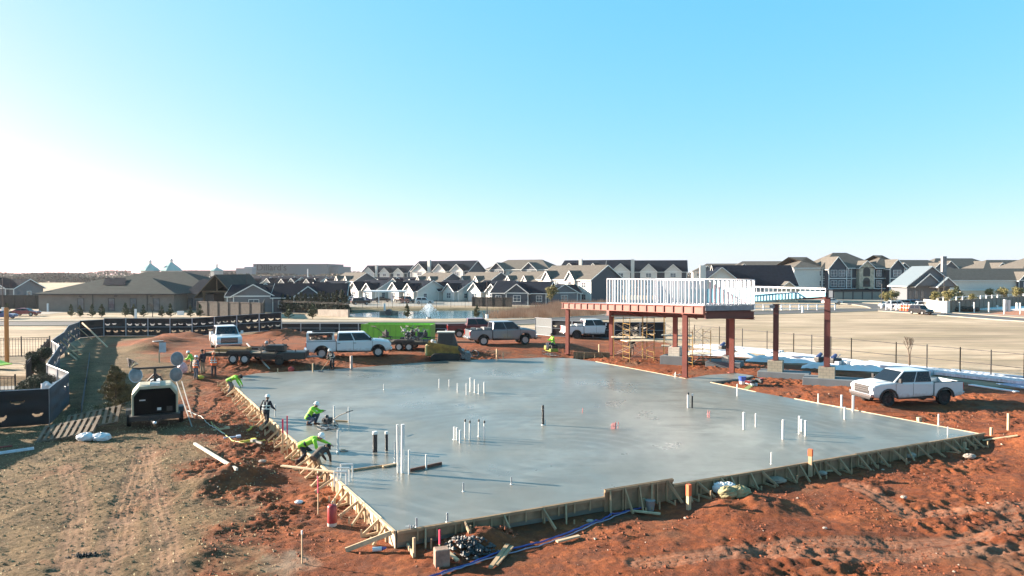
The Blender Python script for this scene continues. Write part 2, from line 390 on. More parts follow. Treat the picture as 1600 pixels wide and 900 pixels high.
mb = MB(); ribbon(mb, r2[3:], 4.2, .35, gz-.1, gz+.12); ribbon(mb, r2[5:], -4.2, .35, gz-.1, gz+.12); tag(mb.build('kerb', conc), None, None, None, 'structure')
def sheet(name, pxs, mat, dz, label):
    pts = [P(a, b, gz) for a, b in pxs]
    mb = MB(); mb.add([(p[0], p[1], gz+dz) for p in pts], [tuple(range(len(pts)))]); return tag(mb.build(name, mat), label, None, None, 'structure')
sheet('pavement', [(540, 466), (860, 466), (850, 477.5), (700, 477.5), (600, 479), (545, 479)], M('parking_concrete', (.28, .26, .23), .9, .1, .2), .02, 'concrete parking court among the cottages')
sheet('pavement', [(1180, 461), (1420, 458), (1700, 458), (1700, 470), (1450, 471), (1380, 471), (1180, 468)], MATS['parking_concrete'], .02, 'parking lot before the apartments')
sheet('pavement', [(-300, 486), (120, 486), (70, 491.5), (-300, 492)], MATS['parking_concrete'], .02, 'parking strip beside the low tan building')
sheet('play_surface', [(-200, 556), (72, 558), (38, 590), (28, 612), (-200, 618)], M('play_surface', (.20, .195, .19), .9, .08, .6), .16, 'grey play surface inside the ornamental fence')
sheet('red_soil', [(1480, 489.5), (1500, 484), (1600, 479), (1800, 474), (1800, 503), (1600, 497.3)], M('bare_red_soil', (.40, .16, .085), .95, .2, .6), .02, 'bare red soil of a second building pad across the road')
mb = MB()
lp = smooth_path([P(a, b, gz) for a, b in [(868, 486), (960, 480), (1060, 479), (1180, 482), (1250, 483)]]); ribbon(mb, lp, 0, 2.5, gz+.025)
tag(mb.build('path', conc), 'pale footpath behind the reeds', None, None, 'structure')
# ================= SLAB =================
sm = bpy.data.materials.new('wet_concrete'); sm.use_nodes = True; n = sm.node_tree.nodes; l = sm.node_tree.links; bs = n['Principled BSDF']
tc = n.new('ShaderNodeTexCoord')
c1 = RAMP(NZ(.16, 7, .6, (1, .55, 1)), (.36, (.135, .133, .112)), (.5, (.195, .190, .163)), (.64, (.265, .258, .225)))
c1 = MIX(RAMP(NZ(.45, 8, .7, (.35, 2.2, 1)), (.48, (0, 0, 0)), (.64, (.75, .75, .75))), c1, (.135, .128, .11))
c1 = MIX(RAMP(NZ(.20, 9, .72, (.6, 1.2, 1)), (.52, (0, 0, 0)), (.575, (.75, .75, .75))), c1, (.115, .108, .09))
for cx_, cy_, sc_, fac_ in ((-6, 40, 1.1, .16), (9, 47, .9, .2), (2, 30, 1.3, .12), (-13, 50, .8, .2)):      # sweeping trowel arcs
    mp_ = n.new('ShaderNodeMapping'); mp_.inputs['Location'].default_value = (-cx_, -cy_, 0); l.new(tc.outputs['Object'], mp_.inputs[0]); wv = n.new('ShaderNodeTexWave'); wv.wave_type = 'RINGS'; wv.rings_direction = 'Z'; wv.inputs["Scale"].default_value = sc_*.28; wv.inputs["Distortion"].default_value = 6; wv.inputs['Detail'].default_value = 3; wv.inputs['Detail Scale'].default_value = .6; l.new(mp_.outputs[0], wv.inputs['Vector'])
    mk_ = n.new('ShaderNodeMath'); mk_.operation = 'MULTIPLY'; l.new(RAMP(wv.outputs['Fac'], (.55, (0, 0, 0)), (.9, (1, 1, 1))), mk_.inputs[0]); l.new(RAMP(NZ(.17, 3, .5), (.45, (0, 0, 0)), (.60, (1, 1, 1))), mk_.inputs[1])
    m2_ = n.new('ShaderNodeMath'); m2_.operation = 'MULTIPLY'; m2_.inputs[1].default_value = fac_*2.0; l.new(mk_.outputs[0], m2_.inputs[0]); c1 = MIX(m2_.outputs[0], c1, (.11, .105, .09) if cx_ != 2 else (.26, .26, .24))
c1 = MIX(RAMP(NZ(2.2, 8, .75, (.3, 2.0, 1)), (.55, (0, 0, 0)), (.75, (.35, .35, .35))), c1, (.2, .2, .185))
l.new(c1, bs.inputs['Base Color'])
rr = n.new('ShaderNodeMapRange'); l.new(NZ(.11, 6, .65, (1, .7, 1)), rr.inputs[0]); rr.inputs[1].default_value = .38; rr.inputs[2].default_value = .62; rr.inputs[3].default_value = .25; rr.inputs[4].default_value = .48
l.new(rr.outputs[0], bs.inputs['Roughness']); bs.inputs['Specular IOR Level'].default_value = .75
bp = n.new('ShaderNodeBump'); bp.inputs['Strength'].default_value = .05; bp.inputs['Distance'].default_value = .003
pass
mb = MB(); npt = len(SLAB)
mb.prism([(p[0], p[1]) for p in SLAB], -.5, 0, 'z')
slab = mb.build('concrete_slab', sm); tag(slab, 'large freshly poured wet grey concrete foundation slab inside timber forms', 'slab')
# ================= FORMWORK =================
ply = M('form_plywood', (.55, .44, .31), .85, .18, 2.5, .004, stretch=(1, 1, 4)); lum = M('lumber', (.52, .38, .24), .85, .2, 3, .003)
old = M('muddy_shaded_plywood', (.30, .20, .12), .9, .35, 1.3, .006); oldl = M('muddy_shaded_lumber', (.40, .27, .16), .9, .25, 2, .003)  # mud, with the shade of the near edge also put into the colour
def form_run(label, a, b, out, top, hgt, step, braces, pm, lm_, jit=.25, tall=None, brl=1.0, wall=.06):
    a = Vector(a); b = Vector(b); d = (b-a); L = d.length; d.normalize(); o = Vector(out).normalized()
    t = thing('formwork', label, 'formwork', (a.x, a.y, a.z))
    mb = MB(); k = 0.0; rz = math.atan2(d.y, d.x)
    while k < L-.01:      # plywood sheets
        s_ = min(2.44, L-k); mid = a+d*(k+s_/2)+o*(wall/2+.01); tp = top+random.uniform(-.015, .015)
        mb.box((mid.x-a.x, mid.y-a.y, tp-hgt/2-a.z), (s_-.012, wall*.5, hgt), rz); k += s_
    mb.build('form_board', pm, t)
    mb = MB(); mb.beam((o*(wall+.03)+Vector((0, 0, top-.05-a.z))), (b-a)+o*(wall+.03)+Vector((0, 0, top-.05-a.z)), .04, .09); mb.build('waler', lm_, t)
    nb_ = int(L/.61); mb = MB(); mb.beam((0, 0, -hgt*.5), (0, 0, hgt*.5-.02), .045, .05); pb0 = None
    for i in range(1, nb_):
        q = (b-a)*(i/nb_)+o*(wall+.045)
        if not braces or i > 55: break
        if pb0 is None: pb0 = mb.build('batten', lm_, t); c_ = pb0
        else: c_ = pb0.copy(); C.objects.link(c_)
        c_.location = (q.x, q.y, top-hgt/2-.02-a.z); c_.rotation_euler = (0, 0, rz)
    if braces:
        k = step*.5; cnt = 0
        while k < L and cnt < 48:
            p = (d*(k+random.uniform(-jit, jit)*step)); base = a+p
            g0 = base+o*(wall+.03); r_ = brl*random.uniform(.8, 1.15); g1 = base+o*(wall+r_)
            z0 = T(g0.x, g0.y); z1 = T(g1.x, g1.y)
            mb = MB()
            mb.beam(g0-a+Vector((0, 0, z0-.1-0*a.z)), g0-a+Vector((0, 0, top-.02)), .05, .09, up=tuple(o))
            mb.beam(g0-a+Vector((0, 0, top-.06))+d*random.uniform(-.1, .1), g1-a+Vector((0, 0, z1+.03))+d*random.uniform(-.35, .35), .045, .09)
            if random.random() < .7: mb.beam(g1-a+Vector((0, 0, z1-.2)), g1-a+Vector((0, 0, z1+random.uniform(.12, .35))), .045, .05)
            if random.random() < .5: mb.beam(g0-a+Vector((0, 0, z0+.05)), g1-a+Vector((0, 0, z1+.02)), .04, .08)
            mb.build('brace', lm_, t); k += step; cnt += 1
    return t
vA, vB, vC, vD, vE = [Vector(p) for p in (SA, SB, SC, SD, SE)]
nl = Vector((-(vA-vC).y, (vA-vC).x, 0)).normalized(); nl = -nl if nl.x > 0 else nl
nf = Vector(((vB-vA).y, -(vB-vA).x, 0)).normalized(); nf = -nf if nf.y > 0 else nf
form_run('pale timber side form with triangular braces along the left edge of the slab', vC, vA, nl, .03, .62, .98, True, ply, lum, brl=.62)
def onAB(px): # point on the near edge under photo column px
    r = ray(px, 700); t = ((vA.y*1.0)*0); 
    k = r[0]/r[1]; d = vB-vA; s_ = (k*vA.y-vA.x)/(d.x-k*d.y); return vA+d*s_
e1, e2 = onAB(943), onAB(1050)
form_run('muddy form boards with shade in their colour along the near edge from the front corner', vA, e1, nf, .03, .36, 1.35, True, old, oldl, brl=.65)
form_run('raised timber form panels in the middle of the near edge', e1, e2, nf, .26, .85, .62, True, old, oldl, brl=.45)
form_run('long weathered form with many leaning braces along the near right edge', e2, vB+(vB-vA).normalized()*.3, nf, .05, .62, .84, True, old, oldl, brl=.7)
nr = Vector((-(vB-vE).y, (vB-vE).x, 0)).normalized(); nr = -nr if nr.x < 0 else nr
form_run('thin pale edge board along the slab side facing the parked white pickup', Vector(P(1240, 623)), vB, nr, .02, .3, 2.0, False, ply, lum)
form_run('thin pale edge board between the steel columns and the slab corner', vE, Vector(P(1070, 591.5)), nr, .02, .3, 2.0, False, ply, lum)
form_run('short pale edge board beside the open trench', Vector(P(1109, 597.5)), Vector(P(1180, 612.5)), nr, .03, .35, 2.0, False, ply, lum)
nb = Vector((-(vD-vC).y, (vD-vC).x, 0)).normalized()
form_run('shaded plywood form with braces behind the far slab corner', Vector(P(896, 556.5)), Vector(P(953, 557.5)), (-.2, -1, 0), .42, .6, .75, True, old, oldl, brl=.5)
# ================= BUILDINGS =================
trimm = M('white_trim', (.78, .78, .76), .6, .05); glassm = M('window_glass', (.10, .13, .16), .12, .3, 1.2, spec=.8)
roof_tan = M('tan_shingles', (.13, .118, .105), .95, .16, 1.4, .01, spec=.15); roof_blk = M('charcoal_shingles', (.012, .018, .030), 1, .25, 1.4, .01, spec=.05)
roof_grn = M('grey_green_shingles', (.045, .053, .052), .95, .16, .9, .01, spec=.15)
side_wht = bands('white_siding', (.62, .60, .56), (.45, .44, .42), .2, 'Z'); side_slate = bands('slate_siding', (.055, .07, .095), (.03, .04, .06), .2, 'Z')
side_grey = bands('grey_siding', (.15, .16, .18), (.1, .1, .12), .2, 'Z'); stone_w = M('tan_stone', (.50, .42, .32), .9, .3, 1.5, .02)
stucco = M('tan_brick', (.24, .20, .175), .9, .10, .8, .005); dark_trim = M('dark_trim', (.05, .05, .055), .6, .1)
def window(t, c, wd, ht, nrm, frm=None, gl=None, mull=True):     # frame mesh with a pane below it in the tree
    n_ = Vector(nrm).normalized(); s_ = Vector((-n_.y, n_.x, 0)); c = Vector(c)
    fm = MB(); k = .09
    a = c-s_*wd/2; b = c+s_*wd/2
    for z in (-ht/2, ht/2): fm.beam(a+Vector((0, 0, z))+n_*.04-s_*k/2, b+Vector((0, 0, z))+n_*.04+s_*k/2, .1, k)
    for p in (a, b): fm.beam(p+Vector((0, 0, -ht/2))+n_*.04, p+Vector((0, 0, ht/2))+n_*.04, k, .09, up=tuple(n_))
    if mull:
        fm.beam(a+n_*.035, b+n_*.035, .05, .05)
        if wd > 1.3: fm.beam(c+Vector((0, 0, -ht/2))+n_*.035, c+Vector((0, 0, ht/2))+n_*.035, .07, .05, up=tuple(n_))
    f = fm.build('window', frm or trimm, t)
    g = MB(); g.beam(a+n_*.02, b+n_*.02, .02, ht-.05); g.build('pane', gl or glassm, f); return f
def gable(mbw, mbr, mbt, x0, x1, y0, y1, h, rise, axis='x', oh=.45, th=.16):
    """ gabled roof over a rectangle; ridge along axis; gable triangles go to the wall mesh """
    if axis == 'x':
        ym = (y0+y1)/2; k = rise/((y1-y0)/2)
        for x in (x0, x1): mbw.add([(x, y0, h), (x, y1, h), (x, ym, h+rise)], [(0, 1, 2)])
        for yy in (y0, y1):
            e = yy+(-oh if yy == y0 else oh); ze = h-oh*k
            mbr.add([(x0-oh, e, ze), (x1+oh, e, ze), (x1+oh, ym, h+rise), (x0-oh, ym, h+rise), (x0-oh, e, ze+th), (x1+oh, e, ze+th), (x1+oh, ym, h+rise+th), (x0-oh, ym, h+rise+th)],
                    [(0, 1, 2, 3), (4, 5, 6, 7), (0, 1, 5, 4), (0, 3, 7, 4), (1, 2, 6, 5)])
            mbt.beam((x0-oh, e, ze+.02), (x1+oh, e, ze+.02), .06, .18)
            for x in (x0-oh-.03, x1+oh+.03): mbt.beam((x, e, ze+.04), (x, ym, h+rise+.04), .06, .19)
    else:
        xm = (x0+x1)/2; k = rise/((x1-x0)/2)
        for y in (y0, y1): mbw.add([(x0, y, h), (x1, y, h), (xm, y, h+rise)], [(0, 1, 2)])
        for xx in (x0, x1):
            e = xx+(-oh if xx == x0 else oh); ze = h-oh*k
            mbr.add([(e, y0-oh, ze), (e, y1, ze), (xm, y1, h+rise), (xm, y0-oh, h+rise), (e, y0-oh, ze+th), (e, y1, ze+th), (xm, y1, h+rise+th), (xm, y0-oh, h+rise+th)],
                    [(0, 1, 2, 3), (4, 5, 6, 7), (0, 1, 5, 4), (0, 3, 7, 4), (1, 2, 6, 5)])
            mbt.beam((e, y0-oh, ze+.02), (e, y1, ze+.02), .06, .18); mbt.beam((e, y0-oh-.03, ze+.04), (xm, y0-oh-.03, h+rise+.04), .06, .19)
def hip(mbr, mbt, x0, x1, y0, y1, h, rise, oh=.6, inset=None):
    x0 -= oh; x1 += oh; y0 -= oh; y1 += oh; d = (y1-y0)/2; ins = d if inset is None else inset; ym = (y0+y1)/2
    a, b = (x0+ins, ym, h+rise), (x1-ins, ym, h+rise)
    v = [(x0, y0, h), (x1, y0, h), (x1, y1, h), (x0, y1, h), a, b]
    mbr.add(v, [(0, 1, 5, 4), (2, 3, 4, 5), (3, 0, 4), (1, 2, 5), (0, 3, 2, 1)])
    mbt.beam((x0, y0-.02, h-.05), (x1, y0-.02, h-.05), .06, .22); mbt.beam((x1+.02, y0, h-.05), (x1+.02, y1, h-.05), .06, .22); mbt.beam((x0-.02, y0, h-.05), (x0-.02, y1, h-.05), .06, .22)
def house(name, label, cat, L, D, h, rise, st, wallm, roofm, bays=(), dormers=(), rooftype='gable', accent=None, group=None, win=None, chimney=None, porch=False, garage=False, trim=None):
    t = thing(name, label, cat, group=group); mw, mr, mt = MB(), MB(), MB(); ma = MB()
    x0, x1, y0, y1 = -L/2, L/2, -D/2, D/2
    mw.box((0, 0, h/2-.3), (L, D, h+.6))
    if rooftype == 'gable': gable(mw, mr, mt, x0, x1, y0, y1, h, rise)
    else: hip(mr, mt, x0, x1, y0, y1, h, rise)
    H = h/st; tm = trim or trimm
    for (bx, bw, bp_, br, bh) in bays:       # projecting front bays with their own gables
        ma.box((bx, y0-bp_/2+.05, bh/2-.3), (bw, bp_+.1, bh+.6)); gable(ma, mr, mt, bx-bw/2, bx+bw/2, y0-bp_, y0+D*.45, bh, br, 'y')
        for s_ in range(int(round(bh/H))):
            window(t, (bx, y0-bp_, H*(s_+.5)+.1), min(2.0, bw*.42), H*.5, (0, -1, 0))
        for sx in (-1, 1): mt.beam((bx+sx*bw/2, y0-bp_-.03, -.3), (bx+sx*bw/2, y0-bp_-.03, bh), .16, .08, up=(0, 1, 0))
        mt.beam((bx-bw/2, y0-bp_-.03, bh-.1), (bx+bw/2, y0-bp_-.03, bh-.1), .08, .22)
    for (dx, dw, dr) in dormers:              # small wall dormers rising through the eave
        ma.box((dx, y0-.25, h/2-.3), (dw, .6, h+.6)); gable(ma, mr, mt, dx-dw/2, dx+dw/2, y0-.55, y0+D*.33, h, dr, 'y', oh=.3)
        window(t, (dx, y0-.55, H*(st-.45)), dw*.4, H*.45, (0, -1, 0))
    taken = [(b[0]-b[1]/2-.7, b[0]+b[1]/2+.7) for b in bays]+[(d[0]-d[1]/2-.5, d[0]+d[1]/2+.5) for d in dormers]
    nW = win if win is not None else max(1, int(L/4.2))
    for s_ in range(st):
        for i in range(nW):
            x = x0+L*(i+.5)/nW
            if any(a < x < b for a, b in taken): continue
            window(t, (x, y0, H*(s_+.52)), 1.5, H*.46, (0, -1, 0))
        for sx in (-1, 1):
            for k in ((-.25, .25) if D > 9 else (0,)): window(t, (sx*L/2, D*k, H*(s_+.52)), 1.2, H*.44, (sx, 0, 0))
    if st > 1:
        for s_ in range(1, st): mt.beam((x0, y0-.03, H*s_), (x1, y0-.03, H*s_), .06, .2); mt.beam((x1+.03, y0, H*s_), (x1+.03, y1, H*s_), .06, .2)
    for sx in (x0, x1):
        mt.beam((sx, y0-.02, -.3), (sx, y0-.02, h), .18, .08, up=(0, 1, 0))
    mw.build('wall', wallm, t)
    if ma.v: ma.build('wall', accent or wallm, t)
    mr.build('roof', roofm, t); mt.build('trim', tm, t)
    if chimney:
        for c_ in chimney: MB().box((c_[0], c_[1], (h+rise*1.1)/2), (1.3, 1.1, h+rise*1.1)).build('chimney', side_wht, t)
    if garage:
        for g_ in garage: f = MB().box((g_, y0-.03, 1.15), (2.6, .08, 2.3)).build('garage_door', trimm, t)
    if porch:
        d_ = MB().box((porch, y0-.03, 1.05), (1.0, .08, 2.1)).build('door', dark_trim, t)
    return t
def put(o, px, Yd, rz, z=-.12, scale=1): o.location = (XY(px, Yd), Yd, z); o.rotation_euler = (0, 0, R(rz)); o.scale = (scale,)*3; return o
def row(proto, spots, group):
    """ first spot moves the prototype, the others copy it """
    for i, (px, Yd, rz, sc, lab) in enumerate(spots):
        o = proto if i == 0 else copy_tree(proto)
        put(o, px, Yd, rz, scale=sc); tag(o, lab, None, group)
G1 = 'single storey cottages with gables turned to the sun'
cot = house('cottage', 'x', 'house', 13, 10, 3.0, 2.7, 1, side_wht, roof_blk, bays=[(-3.2, 5.2, 1.6, 2.2, 3.0), (3.2, 4.6, .8, 1.9, 3.0)], porch=.4, win=3, accent=side_wht)
row(cot, [(592, 214, -48, 1, 'pale cottage with dark roof behind the left row of parked cars'), (528, 222, -48, .95, 'pale cottage with grey green roof left of the crowded car row'),
          (655, 206, -48, 1, 'pale twin gabled cottage directly behind the white carport'), (716, 206, -48, 1.0, 'pale cottage behind the parked white suv'),
          (782, 198, -48, 1.0, 'tan sided cottage with slate rear wing behind the black pond fence')], G1)
cot2 = house('cottage', 'x', 'house', 15, 10, 3.2, 2.7, 1, side_slate, roof_blk, bays=[(0, 6, 1.2, 2.2, 3.2)], win=4, accent=side_slate)
row(cot2, [(488, 150, 8, .95, 'low slate cottage with dark roof just behind the clipped evergreen hedge'), (820, 182, -20, .95, 'grey cottage with a small white window at the right end of the pond row')], 'low slate cottages near the pond')
cot3 = house('cottage', 'x', 'house', 11, 9, 3.2, 2.1, 1, side_grey, roof_blk, bays=[(0, 8, .8, 2.2, 3.3)], win=0, accent=side_grey)
row(cot3, [(408, 150, 4, 1.0, 'grey gabled cottage with one small white window behind the wooden fence'), (435, 165, -10, 1, 'grey cottage with sloping roof left of the evergreen hedge'),
           (14, 205, -8, 1.15, 'blue grey gabled house at the far left edge behind the red car'), (870, 186, 20, .9, 'grey gabled cottage behind the tall reeds')], 'grey gabled cottages')
# distant field of low black roofs
dis = house('cottage', 'x', 'house', 16, 10, 3.2, 2.6, 1, side_wht, roof_blk, bays=[(-4, 5, .8, 2.2, 3.2), (4, 4, .8, 2.0, 3.2)], win=0)
sp = []; words = ['first', 'second', 'third', 'fourth', 'fifth', 'sixth', 'seventh', 'eighth', 'ninth', 'tenth', 'eleventh', 'twelfth']
for r_, (Yd, x0_, x1_, n_, nm) in enumerate([(300, 405, 640, 7, 'nearer'), (370, 365, 520, 7, 'middle'), (470, 350, 500, 7, 'farthest')]):
    for i in range(n_): sp.append((x0_+(x1_-x0_)*i/(n_-1)+random.uniform(-4, 4), Yd+random.uniform(-6, 6), -35+random.uniform(-8, 8), 1.05, '%s house from the left in the %s row of small black roofed cottages' % (words[i], nm)))
row(dis, sp, 'distant rows of small black roofed cottages')
# two-storey houses with twin wall dormers and tan roofs
two = house('dormer_house', 'x', 'house', 20, 11, 6.0, 3.4, 2, side_wht, roof_tan, dormers=[(-6, 3.2, 2.0), (3, 3.2, 2.0)], win=4, chimney=None)
tb = MB(); tb.box((10.03, 0, 2.8), (.14, 10.8, 6.6)); tb.add([(10.1, -5.4, 6.1), (10.1, 5.4, 6.1), (10.1, 0, 9.2)], [(0, 1, 2)]); tb.build('shaded_end_wall', side_slate, two)  # dark siding over the white gable end puts its shade into the colour
row(two, [(905, 196, -52, 1.05, 'large bright white two storey house with twin dormers nearest the red canopy'), (832, 218, -52, .88, 'tan roofed dormer house behind the grey pond cottage'),
          (757, 232, -52, .86, 'tan roofed dormer house in the middle of the dormer row'), (686, 240, -52, .84, 'tan roofed dormer house left of the middle one above the carport'),
          (556, 262, -52, .85, 'tan roofed dormer house left of the slate apartment block')], 'two storey tan roofed dormer houses')
apt = house('apartment_block', 'x', 'apartment block', 30, 14, 9.0, 4.2, 3, side_slate, roof_blk, bays=[(-9.5, 7, 1.5, 3.0, 9.0), (1, 6, 1.5, 2.8, 9.0), (10, 6, 1.5, 2.6, 9.0)], accent=side_wht, win=6, chimney=[(-5, -7.3)])
row(apt, [(700, 318, -28, 1.0, 'dark roofed slate apartment block behind the dormer row, left of the tan one'), (1010, 262, -12, .94, 'dark roofed apartment block with white gables above the stud parapet'),
          (610, 380, -20, .9, 'slate blue apartment block farthest left among the large ones'), (935, 300, -28, 1.0, 'white gabled apartment block behind the large bright white house')], 'dark roofed slate apartment blocks')
apt2 = house('apartment_block', 'x', 'apartment block', 32, 15, 9.0, 4.4, 3, side_wht, roof_tan, bays=[(-9, 7, 1.4, 3.0, 9.0), (7, 7, 1.4, 3.0, 9.0)], rooftype='hip', accent=side_slate, win=6)
row(apt2, [(820, 330, -30, 1.05, 'large tan hip roofed apartment block on the skyline left of the canopy'), (1420, 300, 8, 1, 'tan roofed apartment block left of the clubhouse chimney'),
           (1490, 330, 8, 1.1, 'wide tan roofed apartment block directly behind the clubhouse'), (1570, 300, 6, 1.0, 'tan roofed apartment block on the skyline near the right edge'),
           (1640, 250, 4, 1.0, 'tan roofed apartment block with slate bays cut by the right edge'), (1130, 360, -10, .95, 'pale roofed apartment block far behind the stud parapet'), (1190, 330, -10, 1.0, 'tan roofed block behind the big dark gable')], 'tan roofed apartment blocks')
# dark asymmetric gabled lodge behind the parapet
lod = thing('gabled_lodge', 'wide dark roofed lodge with long white rakes behind the stud parapet', 'house'); mw, mr, mt = MB(), MB(), MB()
mw.box((0, 0, 2.2), (27, 16, 5)); gable(mw, mr, mt, -13.5, -1, -9, 7, 4.6, 5.0, 'y', oh=.9); mw.box((-7.2, -4.5, 2), (12.5, 9, 5.2)); gable(mw, mr, mt, -8, 13.5, -8, 8, 4.6, 5.6)
mw.build('wall', side_wht, lod); mr.build('roof', roof_blk, lod); mt.build('trim', trimm, lod)
mw, mr2, mt = MB(), MB(), MB(); mw.box((10.5, -9.3, 1.6), (5, 3, 4)); gable(mw, mr2, mt, 8, 13, -10.8, -4, 3.6, 2.0, 'y'); mw.build('entry_bay', stone_w, lod); mr2.build('roof', roof_tan, lod); mt.build('trim', trimm, lod)
window(lod, (10.5, -10.8, 2.2), 2, 1.3, (0, -1, 0)); window(lod, (3, -8, 3.2), 3, 1.6, (0, -1, 0)); MB().box((-12.5, -9.4, 5), (1.6, 1.2, 10.4)).build('chimney', side_wht, lod)
put(lod, 1158, 205, -6, scale=.98)
# big three-storey block on the right
ap = thing('apartment_block', 'three storey slate apartment block with blank white end wall and stone stair tower', 'apartment block')
mw, ms, mr, mt = MB(), MB(), MB(), MB(); hh = 9.6
mw.box((-10.6, 4.5, hh/2-.3), (9, 15, hh+.6)); hip(mr, mt, -15.1, -6.1, -3, 12, hh, 3.6)
ms.box((2, 4, hh/2-.3), (17, 14, hh+.6)); hip(mr, mt, -6.5, 13, -3, 12, hh, 5.0)
ms.box((-2.6, -4.2, hh/2-.3), (5.6, 3, hh+.6)); gable(ms, mr, mt, -5.4, .2, -5.7, 4, hh, 3.4, 'y')
ms.box((15.6, 4, hh/2-.3), (10, 13, hh+.6)); hip(mr, mt, 10.6, 20.6, -2.5, 10.5, hh, 4.2)
ms.box((16.5, -3.8, hh/2-.3), (4.6, 3, hh+.6)); gable(ms, mr, mt, 14.2, 18.8, -5.3, 3, hh, 2.6, 'y')
for z in (3.2, 6.4):
    mt.beam((-6.1, -3.06, z), (20.6, -3.06, z), .08, .24); mt.beam((-5.4, -5.76, z), (.2, -5.76, z), .08, .24); mt.beam((14.2, -5.36, z), (18.8, -5.36, z), .08, .24)
for x, y in ((-5.4, -5.76), (.2, -5.76), (-6.1, -3.06), (3.2, -3.06), (10.5, -3.06), (14.2, -5.36), (18.8, -5.36), (20.6, -3.06), (-15.1, -3.1)): mt.beam((x, y, 0), (x, y, hh), .2, .1, up=(0, 1, 0))
mw.build('wall', side_wht, ap); ms.build('wall', side_slate, ap); mr.build('roof', roof_tan, ap); mt.build('trim', trimm, ap)
tw = MB(); tw.box((7, -3.8, hh/2-.2), (4.6, 2.2, hh+.4)); tr = MB(); tt = MB(); gable(tw, tr, tt, 4.7, 9.3, -4.9, 2, hh+.2, 2.0, 'y')
tw.build('stair_tower', stone_w, ap); tr.build('roof', roof_tan, ap); tt.build('trim', trimm, ap)
for z in (1.6, 4.8, 8.0):
    a_ = MB(); a_.box((7, -4.93, z-.1), (2.2, .06, 1.8)); a_.lathe([(1.1, 0), (1.1, .06)], (7, -4.96, z+.8), 14, 'y'); a_.build('archway', dark_trim, ap)
for z in (4.8, 8.0):
    for x, y, wd in ((-3.8, -5.7, 1.9), (-1.3, -5.7, 1.9), (2.2, -3, 1.5), (16.5, -5.3, 2.4), (12, -3, 1.6), (-5.8, -3.0, .9)): window(ap, (x, y, z), wd, 1.9, (0, -1, 0))
gr = MB()
for i in range(5): gr.box((-4+i*3.0, -8.9, 1.2), (2.6, .12, 2.3))
gr.build('garage_door', M('grey_green_door', (.22, .25, .24), .7, .1), ap)
MB().box((2, -7.2, 1.4), (15.4, 3.2, 2.9)).build('garage_wing', side_slate, ap); MB().box((2, -7.4, 3.0), (16.4, 4.4, .3)).build('garage_roof', roof_blk, ap)
for z in (1.6, 4.8, 8.0): window(ap, (-6.7+.01, -2.98, z), .7, 1.6, (0, -1, 0))
put(ap, 1307, 222, 3, scale=.98)
# clubhouse with pale metal roof
cl = thing('clubhouse', 'low clubhouse with pale blue grey metal roof and tall stone chimney', 'clubhouse'); mw, mr, mt = MB(), MB(), MB()
mw.box((0, 2, 1.9), (21, 14, 4.4)); gable(mw, mr, mt, -11.5, 11.5, -7, 9, 4.1, 4.2, 'y', oh=1.0)
gable(mw, mr, mt, -8, 5, -8, 2, 4.0, 2.6, 'y', oh=.8); gable(mw, mr, mt, 1, 10, -11, 0, 3.9, 1.9, 'y', oh=.6)
mw.build('wall', side_grey, cl); mr.build('roof', bands('standing_seam_metal', (.14, .18, .21), (.10, .13, .16), .5, 'X'), cl); mt.build('trim', trimm, cl)
for x in (1.5, 9.5): MB().box((x, -10.4, 1.8), (.5, .5, 4)).build('porch_post', stone_w, cl)
MB().box((10.6, 0, 5.2), (2.0, 1.6, 11)).build('chimney', M('grey_stone', (.25, .25, .26), .9, .3, 1.5), cl)
for x in (-9, -6, -3, 4, 7): window(cl, (x, -5, 1.9), 1.6, 2.2, (0, -1, 0), dark_trim)
put(cl, 1441, 190, -2); cl.scale = (.52, .6, 1.15)
vil = house('apartment_wing', 'long pale wing with tan roof between the clubhouse and the slate bays', 'apartment block', 34, 12, 6.2, 3.4, 2, side_wht, roof_tan, bays=[(10, 5, 1, 2.4, 6.2)], win=0, accent=side_slate); put(vil, 1530, 215, 4, scale=.95)
# low tan building on the left
da = thing('low_tan_building', 'long low tan building with grey green hip roof and timber entry gable', 'building'); mw, mr, mt = MB(), MB(), MB()
Y0 = 146; ux = lambda px, Yd=Y0: XY(px, Yd)
gx0, gx1 = ux(60), ux(272)
mw.box(((gx0+gx1)/2, Y0+9, 1.6), (gx1-gx0, 18, 3.9)); hip(mr, mt, gx0, gx1, Y0, Y0+18, 3.5, 3.2, oh=.7)
hip(mr, mt, ux(115, 165), ux(352, 165), Y0+14, Y0+40, 3.6, 4.5, oh=.6); mw.box(((ux(125, 168)+ux(350, 168))/2, Y0+30, 1.7), (ux(350, 168)-ux(125, 168), 18, 3.8))
mw.build('wall', stucco, da); mr.build('roof', roof_grn, da); mt.build('trim', dark_trim, da)
mw, mr, mt = MB(), MB(), MB(); mw.box(((ux(272, 152)+ux(332, 152))/2+.3, Y0+13, 1.5), (ux(332, 152)-ux(272, 152)-.1, 14, 3.6)); mw.build('wall', side_grey, da)
mr.add([(ux(268), Y0+5.5, 3.3), (ux(334), Y0+5.5, 3.3), (ux(334), Y0+18, 6.0), (ux(255), Y0+18, 6.4)], [(0, 1, 2, 3)]); mr.build('roof', roof_blk, da)
for px in (126, 174, 208, 244): window(da, (ux(px), Y0, 1.35), 1.25, 2.5, (0, -1, 0), dark_trim)
for px in (285, 297, 308, 319): window(da, (ux(px, 152), Y0+6, 1.4), 1.0, 1.9 if px < 300 else 1.1, (0, -1, 0), dark_trim)
for px in (145, 230): MB().box((ux(px), Y0-.08, 1.7), (.12, .12, 3.5)).build('downspout', dark_trim, da)
for px in (126, 181, 237): MB().box((ux(px), Y0-.2, 3.05), (.35, .35, .2)).build('wall_light', dark_trim, da)
